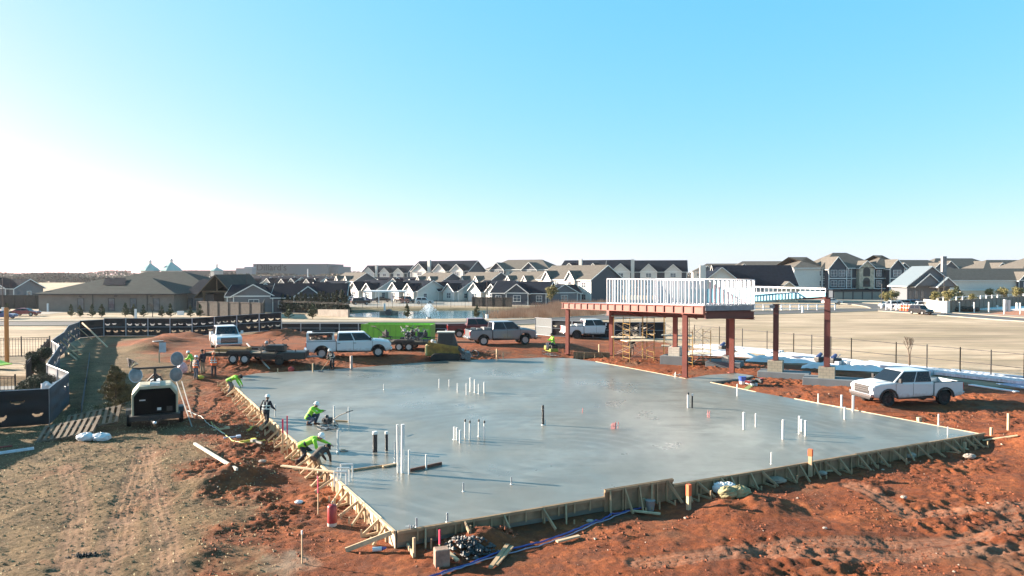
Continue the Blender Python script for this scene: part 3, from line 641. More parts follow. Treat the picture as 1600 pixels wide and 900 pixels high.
sky_l = MB(); sky_l.add([(ux(188, 160), Y0+8.2, 6.75), (ux(219, 160), Y0+8.2, 6.75), (ux(225, 158), Y0+4.2, 5.25), (ux(192, 158), Y0+4.2, 5.25)], [(0, 1, 2, 3)]); sky_l.build('dark_roof_patch', roof_blk, da)
eg = MB(); er = MB(); et = MB(); gable(eg, er, et, ux(318, 150), ux(366, 150), Y0+3, Y0+22, 3.7, 3.6, 'y', oh=1.0); er.build('entry_roof', roof_grn, da); et.build('entry_trim', M('brown_timber', (.12, .08, .05), .8, .2), da)
for px in (322, 358): MB().box((ux(px, 150), Y0+3, 1.7), (.9 if px > 350 else .35, .6, 4.0)).build('entry_post', stucco if px > 350 else MATS['brown_timber'], da)
MB().beam((ux(318, 150), Y0+3, 3.9), (ux(366, 150), Y0+3, 3.9), .3, .35).build('entry_beam', MATS['brown_timber'], da)
MB().beam((ux(342, 150), Y0+3, 3.9), (ux(342, 150), Y0+3, 7.0), .25, .25).build('king_post', MATS['brown_timber'], da)
for px in (332, 348): window(da, (ux(px, 155), Y0+13, 1.4), 1.4, 2.6, (0, -1, 0), dark_trim)
MB().box((ux(346, 155), Y0+16, 1.4), (7, 4, 3.4)).build('entry_wall', side_slate, da)
# far store with its name, domed pavilions, low blocks on the horizon
st = thing('department_store', 'long flat roofed grey store with its name on the left of the wall', 'store'); YS = 640
MB().box(((XY(396, YS)+XY(512, YS))/2, YS+30, ZY(413, YS)/2), (XY(512, YS)-XY(396, YS), 60, ZY(413, YS))).build('wall', M('store_wall', (.20, .20, .22), .9, .06, .02), st)
MB().box(((XY(510, YS)+XY(524, YS))/2+1, YS+34, ZY(416, YS)/2), (XY(524, YS)-XY(512, YS), 52, ZY(416, YS))).build('wall', MATS['store_wall'], st)
MB().box(((XY(395.5, YS)+XY(512.5, YS))/2, YS+30, ZY(413, YS)+.2), (XY(513, YS)-XY(395, YS), 61, .5)).build('parapet', M('parapet_cap', (.30, .30, .32), .8), st)
cu = bpy.data.curves.new('sign', 'FONT'); cu.body = "Dillard's"; cu.size = 8.2; cu.extrude = .15
cu.materials.append(M('sign_letters', (.03, .03, .035), .6)); tmp_ = bpy.data.objects.new('tmp', cu); C.objects.link(tmp_); bpy.context.view_layer.update()
so = bpy.data.objects.new('sign', bpy.data.meshes.new_from_object(tmp_.evaluated_get(bpy.context.evaluated_depsgraph_get()))); bpy.data.objects.remove(tmp_); C.objects.link(so); so.parent = st; so.location = (XY(401, YS), YS-.3, ZY(422.5, YS)); so.rotation_euler = (R(90), 0, 0)
fl = thing('mall_block', 'low grey stepped mall block left of the long store', 'building')
MB().box(((XY(368, 600)+XY(394, 600))/2, 605, ZY(419, 600)/2), (XY(393, 600)-XY(368, 600), 9, ZY(419, 600))).build('wall', M('mall_wall', (.33, .33, .36), .9, .06, .05), fl)
MB().box(((XY(374, 600)+XY(389, 600))/2, 614, ZY(416.5, 600)/2), (XY(389, 600)-XY(376, 600), 8, ZY(416.5, 600))).build('upper_block', M('mall_wall_light', (.45, .44, .46), .9, .06, .05), fl)
MB().box((XY(320, 620), 640, ZY(422.5, 620)/2), (60, 40, ZY(422.5, 620))).build('low_wing', M('brick_wing', (.30, .20, .17), .9, .06, .05), fl)
teal = M('teal_metal_roof', (.20, .42, .42), .6, .1, .1)
for i, (px, top, wd, lab) in enumerate([(235, 406, 24, 'teal domed pavilion on the left of the pair on the horizon'), (268, 404, 27, 'teal domed pavilion on the right of the pair on the horizon'), (339, 412, 17, 'smaller teal domed pavilion apart from the pair')]):
    d_ = 560; o = thing('domed_pavilion', lab, 'pavilion', (XY(px, d_), d_, 0), 0, 'teal domed pavilions on the horizon'); z0 = ZY(423, d_); z1 = ZY(top+6, d_); r_ = wd*.5*d_/F*1.3
    MB().cyl((0, 0, -1), (0, 0, z0), r_*.9, r_*.9, 8).build('drum', M('pavilion_wall', (.45, .42, .40), .8), o)
    MB().lathe([(r_, z0), (r_*.75, z0+(z1-z0)*.35), (r_*.35, z0+(z1-z0)*.75), (r_*.14, z1)], n=8).build('roof', teal, o)
    MB().lathe([(r_*.14, z1), (r_*.14, z1+1.6), (r_*.2, z1+1.7), (0.05, z1+3.2)], n=8).build('cupola', M('cupola_white', (.6, .6, .58), .6), o)
# ================= VEGETATION =================
def leafmesh(pts, sz, squash=1.0, nrm_up=.3):
    """ many small leaf faces at the given points """
    v = []; f = []
    for (x, y, z) in pts:
        s_ = sz*random.uniform(.6, 1.3); a = Vector((random.gauss(0, 1), random.gauss(0, 1), random.gauss(0, 1))).normalized(); b = a.cross(Vector((random.gauss(0, 1), random.gauss(0, 1), random.gauss(0, 1)))).normalized()
        o = len(v); p = Vector((x, y, z)); v += [p-a*s_*.5, p+b*s_*.3, p+a*s_*.7, p-b*s_*.3]; f.append((o, o+1, o+2, o+3))
    mb = MB(); mb.v = [tuple(q) for q in v]; mb.f = f; return mb
def leafmat(name, c1, c2):
    m = M(name, c1, .8, .25, 3.0, col2=c2); return m
ever = leafmat('evergreen_needles', (.035, .055, .025), (.09, .11, .045)); ever2 = leafmat('dark_cedar', (.018, .034, .020), (.055, .070, .035)); bark = M('bark', (.12, .085, .06), .9, .2)
def conifer(name, label, cat, h, r, n, mat, sz=.16, layers=9, group=None, top=1.0):
    t = thing(name, label, cat, group=group); pts = []
    br = [(random.uniform(0, 2*math.pi), random.uniform(.04, .95)) for _ in range(int(layers*7))]
    for a, k in br:
        rr = r*(1-k)**.8*random.uniform(.65, 1.2)+.04; z = h*k
        for _ in range(int(n/len(br))):
            q = random.random()**.6; a2 = a+random.gauss(0, .22); pts.append((math.cos(a2)*rr*q, math.sin(a2)*rr*q, z+q*rr*.35+random.gauss(0, .05*h/3)+.06*h))
    leafmesh(pts, sz).build('crown', mat, t, fixn=False)
    tk = MB(); tk.cyl((0, 0, -.1), (0, 0, h*.92), .05*h/2.5+.015, .01, 6)
    for a, k in br[::3]: rr = r*(1-k)**.8*.8; tk.cyl((0, 0, h*k), (math.cos(a)*rr, math.sin(a)*rr, h*k+rr*.3), .012, .005, 4)
    tk.build('trunk', bark, t); return t
cn = conifer('small_conifer', 'x', 'conifer', 2.9, .95, 1500, ever, .22, group='row of young conifers on the lawn')
row_ = [(111, 495, 'leftmost of the young conifers before the low tan building'), (125, 495.5, 'second young conifer from the left on the far lawn'), (144, 495.5, 'third young conifer, left of the tan door gap'), (159, 495.5, 'fourth young conifer, below the first window pair'),
        (196, 495, 'young conifer in the middle of the lawn left of the white post'), (209, 495, 'young conifer touching the white post'), (224, 495, 'young conifer right of the white post'), (253, 495.5, 'young conifer left of the building corner gate'), (266, 495.5, 'young conifer at the building corner'),
        (297.5, 495.5, 'young conifer left of the last one before the wooden fence'), (312.5, 495.5, 'young conifer in front of the wooden fence'), (450.5, 498, 'young conifer left of the pair below the clipped hedge'), (488.5, 498, 'young conifer right of the pair below the clipped hedge'), (636, 497, 'dark young conifer in front of the pond, left of the fountain'), (745, 497, 'dark young conifer in front of the pond, right of the fountain'), (11, 497, 'dark young conifer behind the orange post')]
for i, (px, py, lab) in enumerate(row_):
    o = cn if i == 0 else copy_tree(cn); p = P(px, py, gz); o.location = (p[0], p[1], gz); o.rotation_euler = (0, 0, random.uniform(0, 6)); s_ = random.uniform(.68, .84)*(1.0 if i < 11 else 1.12); o.scale = (s_*random.uniform(.85, 1.05), s_, s_); o['label'] = lab
c2 = conifer('large_shrub', 'tall rusty topped evergreen shrub beside the light tower', 'shrub', 2.8, 1.15, 15000, leafmat('olive_needles', (.05, .055, .025), (.24, .17, .07)), .085, 10)
p = GP(181, 650); c2.location = p
def bushy(name, label, cat, blobs, n, mat, sz, loc, group=None, stems=6):
    t = thing(name, label, cat, loc, 0, group); pts = []
    for _ in range(n):
        cx, cy, cz, r_ = random.choice(blobs); a = random.uniform(0, 6.28); u = random.uniform(-1, 1); q = random.random()**.45*r_
        pts.append((cx+q*math.sqrt(1-u*u)*math.cos(a), cy+q*math.sqrt(1-u*u)*math.sin(a), max(.03, cz+q*u*.85)))
    leafmesh(pts, sz).build('crown', mat, t, fixn=False); tk = MB()
    for cx, cy, cz, r_ in blobs[:stems]: tk.cyl((0, 0, -.1), (cx, cy, cz), .035, .01, 5)
    tk.build('trunk', bark, t); return t
bl = [(random.uniform(-1.6, 1.6), random.uniform(-1.2, 1.2), random.uniform(.3, 1.3), random.uniform(.4, .75)) for _ in range(16)]
bushy('large_shrub', 'sprawling dark evergreen shrub between the ornamental fence and the screened fence', 'shrub', bl, 32000, ever2, .09, GP(48, 625))
bl = [(random.uniform(-.7, .7), random.uniform(-.7, .7), random.uniform(.3, 1.7), random.uniform(.35, .6)) for _ in range(10)]
bushy('large_shrub', 'dark shrub climbing beside the slanting ornamental fence', 'shrub', bl, 14000, ever2, .09, GP(60, 585))
# clipped hedge: individual cedars
cd = conifer('hedge_cedar', 'x', 'cedar', 4.2, 1.25, 1500, ever2, .3)
for i in range(17):
    k = i/16; px = 428+(541-428)*k; Yd = 146-k*13; o = cd if i == 0 else copy_tree(cd)
    o.location = (XY(px, Yd), Yd, gz); o.rotation_euler = (0, 0, random.uniform(0, 6)); s_ = random.uniform(.85, 1.1)*(.82 if i < 6 else 1.0); o.scale = (s_, s_, s_*random.uniform(.85, 1.05)); tag(o, '%s cedar from the left in the tight hedge behind the iron fence' % (words+['thirteenth', 'fourteenth', 'fifteenth', 'sixteenth', 'last'])[i], 'cedar', 'cedars of the tight hedge')
mb = MB(); p0 = Vector((XY(452, 141), 141, gz)); p1 = Vector((XY(545, 129), 129, gz)); p2 = Vector((XY(543, 140), 140, gz))
# block retaining wall under hedge
rw = MB(); a = Vector((XY(498, 133), 133, 0)); b = Vector((XY(545, 127), 127, 0)); rw.beam(a+Vector((0, 0, .1)), b+Vector((0, 0, .35)), .4, 1.8); tag(rw.build('retaining_wall', M('block_wall', (.27, .23, .20), .9, .2, 1, .02)), 'low brown block wall below the right end of the hedge', 'wall')
# light young trees on the right with yellow leaves
yl = leafmat('yellow_leaves', (.16, .16, .05), (.28, .24, .09)); bl = [(random.uniform(-.8, .8), random.uniform(-.8, .8), random.uniform(1.2, 3.9), random.uniform(.5, .85)) for _ in range(14)]
yt = bushy('young_tree', 'x', 'tree', bl, 1500, yl, .26, (0, 0, 0))
for i, (px, Yd, s_, lab) in enumerate([(1383, 165, .9, 'yellowing young tree left of the pair before the garage wing'), (1397, 166, 1, 'yellowing young tree right of the pair before the garage wing'), (1462, 158, 1, 'yellow green young tree in front of the clubhouse porch'), (1482, 160, 1.05, 'yellow green young tree right of the clubhouse chimney'),
                                       (1545, 185, 1, 'yellow green young tree before the long pale wing'), (1567, 180, 1.1, 'yellow green young tree left of the slate bays'), (1591, 175, 1.15, 'yellow green young tree nearest the right edge'), (1519, 165, .8, 'brownish young tree beside the blue pickup'), (862, 168, 1.25, 'bright green young tree behind the reeds')]):
    o = yt if i == 0 else copy_tree(yt); o.location = (XY(px, Yd), Yd, gz); o.scale = (s_*.9,)*3; o.rotation_euler = (0, 0, i*1.3); tag(o, lab, None, 'young trees with yellow green leaves')
dk = conifer('small_conifer', 'dark spreading conifer behind the clubhouse parking', 'conifer', 4.5, 2.2, 1200, ever, .4); put(dk, 1495, 172, 0)
def bare_tree(name, label, h, loc, group=None, seed=1, spread=.5):
    rnd = random.Random(seed); mb = MB()
    def br(p, d, l_, r_, k):
        q = p+d*l_; mb.cyl(p, q, r_, r_*.65, 5, False)
        if k == 0: return
        for _ in range(3 if k > 1 else 4):
            nd = (d+Vector((rnd.gauss(0, spread), rnd.gauss(0, spread), rnd.gauss(.1, spread*.5)))).normalized(); br(q, nd, l_*rnd.uniform(.6, .85), r_*.6, k-1)
    br(Vector((0, 0, -.1)), Vector((0, 0, 1)), h*.28, h*.018, 4)
    t = thing(name, label, 'tree', loc, 0, group); mb.build('branches', bark, t); MB().cyl((0, 0, -.1), (0, 0, h*.28), h*.024, h*.018, 6).build('trunk', bark, t); return t
for i, (px, Yd, h, lab) in enumerate([(205, 420, 13, 'bare round crowned tree left of the teal domes'), (582, 520, 14, 'bare tree on the skyline above the slate blocks'), (596, 540, 12, 'smaller bare tree right of another on the skyline')]): bare_tree('bare_tree', lab, h, (XY(px, Yd), Yd, 0), 'bare trees on the skyline', i+3)
bare_tree('bare_sapling', 'slim bare sapling by the ornamental fence left of the parked white pickup', 3.7, tuple(GP(1421, 577)), None, 9, .22)
bare_tree('bare_sapling', 'bare pale sapling on the lawn before the low tan building', 3.2, (XY(238, 128), 128, gz), None, 11, .35)
# distant tree belts
def belt(label, Yd, x0, x1, h, mat, n, sz):
    pts = []
    for _ in range(n):
        x = random.uniform(x0, x1); hh_ = h*(.55+.6*float(vn(x*.03, 3.0, 8))+.25*float(vn(x*.15, 1, 9))); pts.append((x, Yd+random.uniform(-15, 15), random.random()**.7*hh_))
    tag(leafmesh(pts, sz).build('distant_woods', mat, fixn=False), label, 'woods', None, 'stuff')
far_m = leafmat('winter_woods', (.085, .075, .07), (.16, .13, .11))
belt('dark winter woods on the horizon at the far left', 620, -560, -190, 6.6, far_m, 45000, 1.5); belt('thin winter woods on the horizon behind the town', 900, -700, 1100, 9, far_m, 40000, 2.2)
belt('brown scrub between the small roofs and the store', 560, -215, -120, 6, leafmat('brown_scrub', (.16, .12, .09), (.24, .19, .14)), 4500, 1.6)
# reeds by the pond
rd = M('dry_reeds', (.55, .30, .18), .9, .3, .5, col2=(.66, .44, .30)); mb = MB(); rp_ = gpoly([(755, 497), (800, 490), (870, 480), (960, 478), (975, 487), (920, 494), (850, 497.5)], gz)
xs = [p[0] for p in rp_]; ys = [p[1] for p in rp_]; cnt = 0
while cnt < 12000:
    x = random.uniform(min(xs), max(xs)); y = random.uniform(min(ys), max(ys))
    if float(poly_d(rp_, np.array([x]), np.array([y]))[0]) < 0: continue
    h = random.uniform(.8, 2.0)*(.6+.7*float(vn(x*.2, y*.2, 5))); dx, dy = random.gauss(0, .2), random.gauss(0, .2); z = T(x, y) if cnt % 9 == 0 else -.3; w2 = .05
    mb.add([(x-w2, y, z), (x+w2, y, z), (x+dx, y+dy, z+h)], [(0, 1, 2)]); cnt += 1
tag(mb.build('reeds', rd, fixn=False), 'dry reddish reeds along the pond bank', 'reeds', None, 'stuff')
# litter of straw on the dead turf, stones on the red soil
st_ = MB(); k = 0
while k < 9000:
    x = random.uniform(-26, -4); y = random.uniform(16, 44)
    if float(poly_d(OLIVE, np.array([x]), np.array([y]))[0]) < .5: k += 1; continue
    a = random.uniform(0, 6.28); l_ = random.uniform(.04, .12); z = T(x, y)+.012 if False else None
    k += 1
    st_.v += [(x, y, 0), (x+math.cos(a)*l_, y+math.sin(a)*l_, 0), (x+math.cos(a)*l_*.5+.01, y+math.sin(a)*l_*.5+.008, random.uniform(.02, .07))]; o_ = len(st_.v); st_.f.append((o_-3, o_-2, o_-1))
va_ = np.array(st_.v); bz = terrain(va_[::3, 0], va_[::3, 1]); va_[:, 2] += np.repeat(bz, 3); st_.v = [tuple(q) for q in va_]
tag(st_.build('dead_grass', M('straw', (.36, .30, .18), .9, .25, 3), fixn=False), 'short dead grass and straw on the turf', 'grass', None, 'stuff')
def clods(label, n, region, mat, s0, s1, seed):
    rnd = random.Random(seed); pts = []
    while len(pts) < n:
        x0, x1, y0, y1 = region; x = rnd.uniform(x0, x1); y = rnd.uniform(y0, y1); pts.append((x, y))
    xs = np.array([p[0] for p in pts]); ys = np.array([p[1] for p in pts]); rz_, _ = zones(xs, ys); sd_ = poly_d(SLAB, xs, ys); dn = fbm(xs*.5, ys*.5, 77, 3); zz = terrain(xs, ys)
    mb = MB()
    for x, y, r_, s_, d_, z in zip(xs, ys, rz_, sd_, dn, zz):
        if r_ < .5 or s_ > -.25 or rnd.random() > (d_-.35)*3.2: continue
        s = s0*(s1/s0)**(rnd.random()**3); q = [(x+rnd.uniform(.4, 1)*a*s, y+rnd.uniform(.4, 1)*b*s, z+rnd.uniform(.4, 1)*c*s*.8+s*.25) for a, b, c in ((1, 0, 0), (0, 1, 0), (-1, 0, 0), (0, -1, 0), (0, 0, 1), (0, 0, -1), (.7, .7, .5), (-.7, .6, .5))]
        mb.add(q, [(0, 6, 4), (6, 1, 4), (1, 7, 4), (7, 2, 4), (2, 3, 4), (3, 0, 4), (0, 5, 1), (1, 5, 2), (2, 5, 3), (3, 5, 0), (0, 1, 6), (1, 2, 7)])
    tag(mb.build('soil_clods', mat, fixn=False), label, 'clods', None, 'stuff')
clods('loose red clay clods scattered over the churned ground', 40000, (-24, 28, 16, 42), M('clay_clods', (.24, .07, .03), .95, .3, 1.2), .018, .085, 3)
clods('pale and grey stones lying in the red clay', 1500, (-24, 26, 16, 46), M('pale_stones', (.48, .36, .28), .9, .25, 1.2), .02, .09, 5)
# ================= VEHICLES =================
rubber = M('tyre_rubber', (.018, .018, .018), .85, .2); chrome = M('chrome', (.5, .51, .53), .25, .05, metal=.9); blackp = M('black_plastic', (.02, .02, .022), .5, .2); steelg = M('grey_steel', (.28, .29, .31), .45, .15, metal=.5)
cglass = M('tinted_glass', (.010, .014, .022), .14, .2, spec=.35); redl = M('red_lens', (.45, .02, .02), .2, .1); clearl = M('clear_lens', (.7, .72, .74), .1, .1); underm = M('underbody', (.02, .018, .016), .9)
def paint(name, col, metal=0, mud=True):
    if name in MATS: return MATS[name]
    if not mud: return M(name, col, .28, .03, .6, metal=metal, coat=.5)
    m = M(name, col, .28, .03, .6, metal=metal, coat=.5); n = m.node_tree.nodes; l = m.node_tree.links; b = n['Principled BSDF']; rp_ = [q for q in n if q.type == 'VALTORGB'][0]; tc_ = [q for q in n if q.type == 'TEX_COORD'][0]
    sp_ = n.new('ShaderNodeSeparateXYZ'); l.new(tc_.outputs['Object'], sp_.inputs[0]); nz_ = n.new('ShaderNodeTexNoise'); nz_.inputs['Scale'].default_value = 5; nz_.inputs['Detail'].default_value = 6; l.new(tc_.outputs['Object'], nz_.inputs['Vector'])
    ad = n.new('ShaderNodeMath'); ad.operation = 'MULTIPLY_ADD'; ad.inputs[1].default_value = -.55; l.new(nz_.outputs[0], ad.inputs[0]); l.new(sp_.outputs[2], ad.inputs[2])
    mr_ = n.new('ShaderNodeMapRange'); l.new(ad.outputs[0], mr_.inputs[0]); mr_.inputs[1].default_value = .12; mr_.inputs[2].default_value = .50; mr_.inputs[3].default_value = .75; mr_.inputs[4].default_value = 0.0
    mx = n.new('ShaderNodeMixRGB'); l.new(mr_.outputs[0], mx.inputs[0]); l.new(rp_.outputs[0], mx.inputs[1]); mx.inputs[2].default_value = (.25, .10, .05, 1); l.new(mx.outputs[0], b.inputs['Base Color']); return m   # dried red mud on the sills
def arch(cx, cz, r, n=9, rev=True):
    pts = [(cx+r*math.cos(math.pi*k/n), cz+r*math.sin(math.pi*k/n)) for k in range(n+1)]
    return pts[::-1] if rev else pts
def wheel(t, x, y, r, wd, rimm, hub=True):
    s_ = 1 if y > 0 else -1
    w_ = thing('wheel', None, None); w_.parent = t; w_.location = (x, y, r); del_ = [w_]
    MB().lathe([(r*.62, -wd/2), (r*.93, -wd/2), (r, -wd*.33), (r, wd*.33), (r*.93, wd/2), (r*.62, wd/2)], n=22, axis='y', caps=False).build('tyre', rubber, w_, True)
    rm = MB(); rm.lathe([(r*.62, -wd*.3), (r*.62, wd*.3)], n=20, axis='y'); 
    for k in range(6):
        a = k*math.pi/3; rm.beam((0, s_*wd*.36, 0), (math.cos(a)*r*.58, s_*wd*.36, math.sin(a)*r*.58), .09 if r > .3 else .06, .05, up=(0, 1, 0))
    rm.lathe([(r*.17, s_*wd*.3), (r*.14, s_*wd*.5)], n=12, axis='y'); rm.lathe([(r*.55, s_*wd*.34), (r*.63, s_*wd*.42), (r*.64, s_*wd*.30)], n=20, axis='y')
    rm.build('rim', rimm, w_); return w_
def facepanel(c4, u0, u1, v0, v1, off, th=.012, cut=0):
    """ slab lying on the quad c4 (bl, br, tr, tl), covering the given fractions """
    a, b, c, d = [Vector(p) for p in c4]
    f = lambda u, v: (a*(1-u)+b*u)*(1-v)+(d*(1-u)+c*u)*v
    n_ = (b-a).cross(d-a).normalized(); q = [f(u0, v0), f(u1, v0), f(u1, v1), f(u0+cut, v1)]
    mb = MB(); mb.add([p+n_*off for p in q]+[p+n_*(off-th) for p in q], [(0, 1, 2, 3), (7, 6, 5, 4), (0, 4, 5, 1), (1, 5, 6, 2), (2, 6, 7, 3), (3, 7, 4, 0)]); return mb
def pickup(name, label, pm, rimm, L=5.9, topper=False, chromeb=True, flare=False, group=None, lift=0.0, bedload=None):
    t = thing(name, label, 'pickup', group=group); W = 1.0; xf, xr = L/2, -L/2; fw = xf-1.0; rw = xr+1.2; r = .42; Z = .06+lift
    cab0, cab1 = -.98, xf-1.28
    sill = .50+Z; belt = 1.29+Z
    prof = [(cab0, sill)]+arch(fw, r+.04, .53)+[(xf-.10, sill-.02), (xf-.02, .66+Z), (xf, .98+Z), (xf-.06, 1.17+Z), (xf-.45, 1.26+Z), (cab1, 1.33+Z), (cab0, belt)]
    prof = [(x, z) for x, z in prof]
    mb = MB(); mb.prism(prof, -W, W, 'y'); mb.build('body', pm, t, bevel=.085)
    hd = MB(); hd.prism([(cab1+.02, 1.28+Z), (xf-.42, 1.235+Z), (xf-.5, 1.29+Z), (cab1+.05, 1.365+Z)], -.55, .55, 'y'); hd.build('hood', pm, t, bevel=.03)
    # greenhouse
    rz0, rz1 = belt-.03, 1.96+Z; wb, wt = .955, .80; xb0, xb1, xt0, xt1 = cab0+.02, cab1, cab0+.14, cab1-.80
    v = [(xb0, -wb, rz0), (xb1, -wb, rz0), (xb1, wb, rz0), (xb0, wb, rz0), (xt0, -wt, rz1), (xt1, -wt, rz1), (xt1, wt, rz1), (xt0, wt, rz1)]
    gh = MB(); gh.add(v, [(0, 3, 2, 1), (4, 5, 6, 7), (0, 1, 5, 4), (1, 2, 6, 5), (2, 3, 7, 6), (3, 0, 4, 7)]); gh.build('cab', pm, t, bevel=.09)
    facepanel((v[1], v[2], v[6], v[5]), .05, .95, .10, .93, .012).build('windscreen', cglass, t)
    facepanel((v[3], v[0], v[4], v[7]), .12, .88, .22, .85, .012).build('rear_window', cglass, t)
    for q, s_ in (((v[0], v[1], v[5], v[4]), 0), ((v[2], v[3], v[7], v[6]), 1)):
        if s_ == 0:
            facepanel(q, .04, .46, .10, .92, .012).build('side_window', cglass, t)
            a = facepanel(q, .49, .96, .10, .92, .012); a.build('side_window', cglass, t)
        else:
            facepanel(q, .04, .51, .10, .92, .012).build('side_window', cglass, t); facepanel(q, .54, .96, .10, .92, .012).build('side_window', cglass, t)
    # bed
    for s_ in (-1, 1):
        y0, y1 = (s_*W, s_*(W-.11)); pr = [(cab0-.04, sill)]+[(cab0-.04, belt-.02), (xr+.02, belt-.02), (xr, sill+.04)]+arch(rw, r+.04, .53, rev=False)[::-1]
        pr = [(xr, sill+.04)]+arch(rw, r+.04, .53)+[(cab0-.04, sill), (cab0-.04, belt-.02), (xr+.02, belt-.02)]
        MB().prism(pr, min(y0, y1), max(y0, y1), 'y').build('bed_side', pm, t, bevel=.03)
        MB().beam((cab0-.05, s_*(W-.06), belt), (xr+.05, s_*(W-.06), belt), .10, .035).build('bed_rail', blackp, t)
    MB().box(((cab0+xr)/2, 0, .78+Z), (abs(xr-cab0)-.1, 1.8, .06)).build('bed_floor', underm, t)
    MB().box((xr+.05, 0, (belt+sill)/2+.06), (.07, 1.77, belt-sill-.16)).build('tailgate', pm, t, bevel=.02)
    MB().box((-.1, 0, .55+Z), (L-.5, 1.25, .3)).build('chassis', underm, t)
    bmt = chrome if chromeb else pm
    fb = MB(); fb.box((xf+.03, 0, .60+Z), (.22, 1.94, .22)); fb.build('front_bumper', bmt, t, bevel=.05); MB().box((xf+.02, 0, .44+Z), (.16, 1.7, .14)).build('air_dam', blackp, t, bevel=.03)
    MB().box((xr-.10, 0, .60+Z), (.18, 1.8, .17)).build('rear_bumper', bmt, t, bevel=.04)
    gr_ = MB().box((xf+.005, 0, .92+Z), (.05, 1.30, .44)).build('grille', blackp, t, bevel=.03)
    gb = MB(); [gb.box((xf+.035, 0, z+Z), (.03, 1.22, .035)) for z in (.82, .93, 1.05)]; gb.build('grille_bar', bmt, gr_)
    for s_ in (-1, 1):
        MB().box((xf-.03, s_*.80, .97+Z), (.12, .34, .22)).build('headlight', clearl, t, bevel=.03)
        MB().box((xr+.01, s_*.93, 1.03+Z), (.07, .13, .40)).build('taillight', redl, t, bevel=.02)
        m_ = MB(); m_.beam((cab1-.35, s_*.93, 1.36+Z), (cab1-.33, s_*1.14, 1.40+Z), .06, .05); m_.box((cab1-.33, s_*1.17, 1.44+Z), (.11, .2, .26)); m_.build('mirror', pm if not flare else blackp, t, bevel=.02)
        h_ = MB(); [h_.box((x, s_*(W+.012), 1.12+Z), (.2, .03, .04)) for x in (cab0+.2, .45)]; h_.build('door_handle', blackp if topper else pm, t)
        for x in (cab0-.02, .35, cab1-.18): MB().beam((x, s_*(W+.001), sill+.08), (x, s_*(W+.001), belt-.02), .004, .022, up=(1, 0, 0)).build('door_seam', blackp, t)
        MB().beam((cab0+.05, s_*(W-.02), sill-.08), (cab1-.3, s_*(W-.02), sill-.08), .16, .06).build('running_board', blackp, t)
        if flare:
            for cx in (fw, rw):
                fl_ = MB(); o_, i_ = arch(cx, r+.04, .60), arch(cx, r+.04, .52)
                for k in range(len(o_)-1): fl_.add([(p[0], y, p[1]) for y in (s_*(W-.02), s_*(W+.05)) for p in (o_[k], o_[k+1], i_[k+1], i_[k])], [(0, 1, 2, 3), (4, 5, 6, 7), (0, 1, 5, 4), (2, 3, 7, 6)])
                fl_.build('wheel_flare', blackp, t)
        wheel(t, fw, s_*.83, r, .28, rimm); wheel(t, rw, s_*.83, r, .28, rimm)
    if topper:
        zt = 1.95+Z; x0, x1 = xr+.05, cab0-.12; tp = MB()
        tp.box(((x0+x1)/2, 0, zt), (x1-x0, 1.9, .07))
        for s_ in (-1, 1):
            for x in (x0+.06, x1-.12): tp.box((x, s_*.93, (belt+zt)/2), (.16, .08, zt-belt))
            tp.box(((x0+x1)/2, s_*.94, belt+.05), (x1-x0, .06, .12))
        tp.build('canopy', pm, t); fl = MB(); random.seed(4)
        for k in range(26): fl.box((random.uniform(x0+.3, x1-.3), random.uniform(-.8, .8), random.uniform(belt+.02, belt+.32)), (random.uniform(.12, .4), .25, random.uniform(.08, .3)), random.uniform(0, 3))
        fl.build('tools', M('mixed_tools', (.10, .095, .09), .7, .6, 4, col2=(.30, .27, .24)), t)
        for s_ in (-1, 1): MB().box(((x0+x1)/2, s_*1.0, zt-.08), (x1-x0-.3, .16, .2)).build('canopy_door', blackp, t, bevel=.03)
        MB().cyl((x0+.4, -.3, zt+.12), (x1+.0, -.3, zt+.12), .09, .09, 8).build('rolled_tarp', blackp, t)
    if bedload:
        b_ = MB(); random.seed(9)
        for k in range(14): b_.box((random.uniform(xr+.4, cab0-.3), random.uniform(-.6, .6), random.uniform(.95, 1.5)+Z), (random.uniform(.3, .8), random.uniform(.2, .6), random.uniform(.15, .35)), random.uniform(0, 3))
        b_.build('bed_load', bedload, t)
    return t
def stand(o, px, py, rz, sc=1.1, dz=0): p = GP(px, py); o.location = (p.x, p.y, p.z+dz-.03); o.rotation_euler = (0, 0, R(rz)); o.scale = (sc,)*3; return o
wht = paint('white_paint', (.62, .64, .66)); slv = paint('silver_paint', (.21, .23, .26), .3); mar = paint('maroon_paint', (.16, .015, .025)); darkrim = M('dark_rim', (.04, .04, .045), .4, .1, metal=.5); alrim = M('alloy_rim', (.45, .46, .48), .35, .1, metal=.7)
stand(pickup('pickup_truck', 'white crew cab pickup with dark wheels parked beside the right corner of the slab', wht, darkrim, 5.85, chromeb=True, flare=True), 1416, 629, 190, 1.03)
stand(pickup('pickup_truck', 'white work pickup with open canopy of tools parked behind the slab', wht, alrim, 6.6, topper=True, flare=True), 545, 557, 14, 1.1)
stand(pickup('pickup_truck', 'silver pickup parked between the green dumpster and the red canopy', slv, alrim, 5.9, bedload=M('grey_load', (.25, .25, .25), .7)), 782, 538, 17, 1.2)
stand(pickup('pickup_truck', 'maroon pickup half hidden behind the silver one', mar, alrim, 5.9), 742, 526, 8, 1.15)
stand(pickup('pickup_truck', 'white pickup with loaded bed parked beyond the left canopy column', wht, darkrim, 5.9, bedload=M('white_load', (.5, .5, .5), .7)), 922, 528, 12, 1.15)
stand(pickup('pickup_truck', 'white pickup facing the camera behind the black flatbed trailer', wht, alrim, 5.9, bedload=blackp), 352, 545, -62, 1.15)
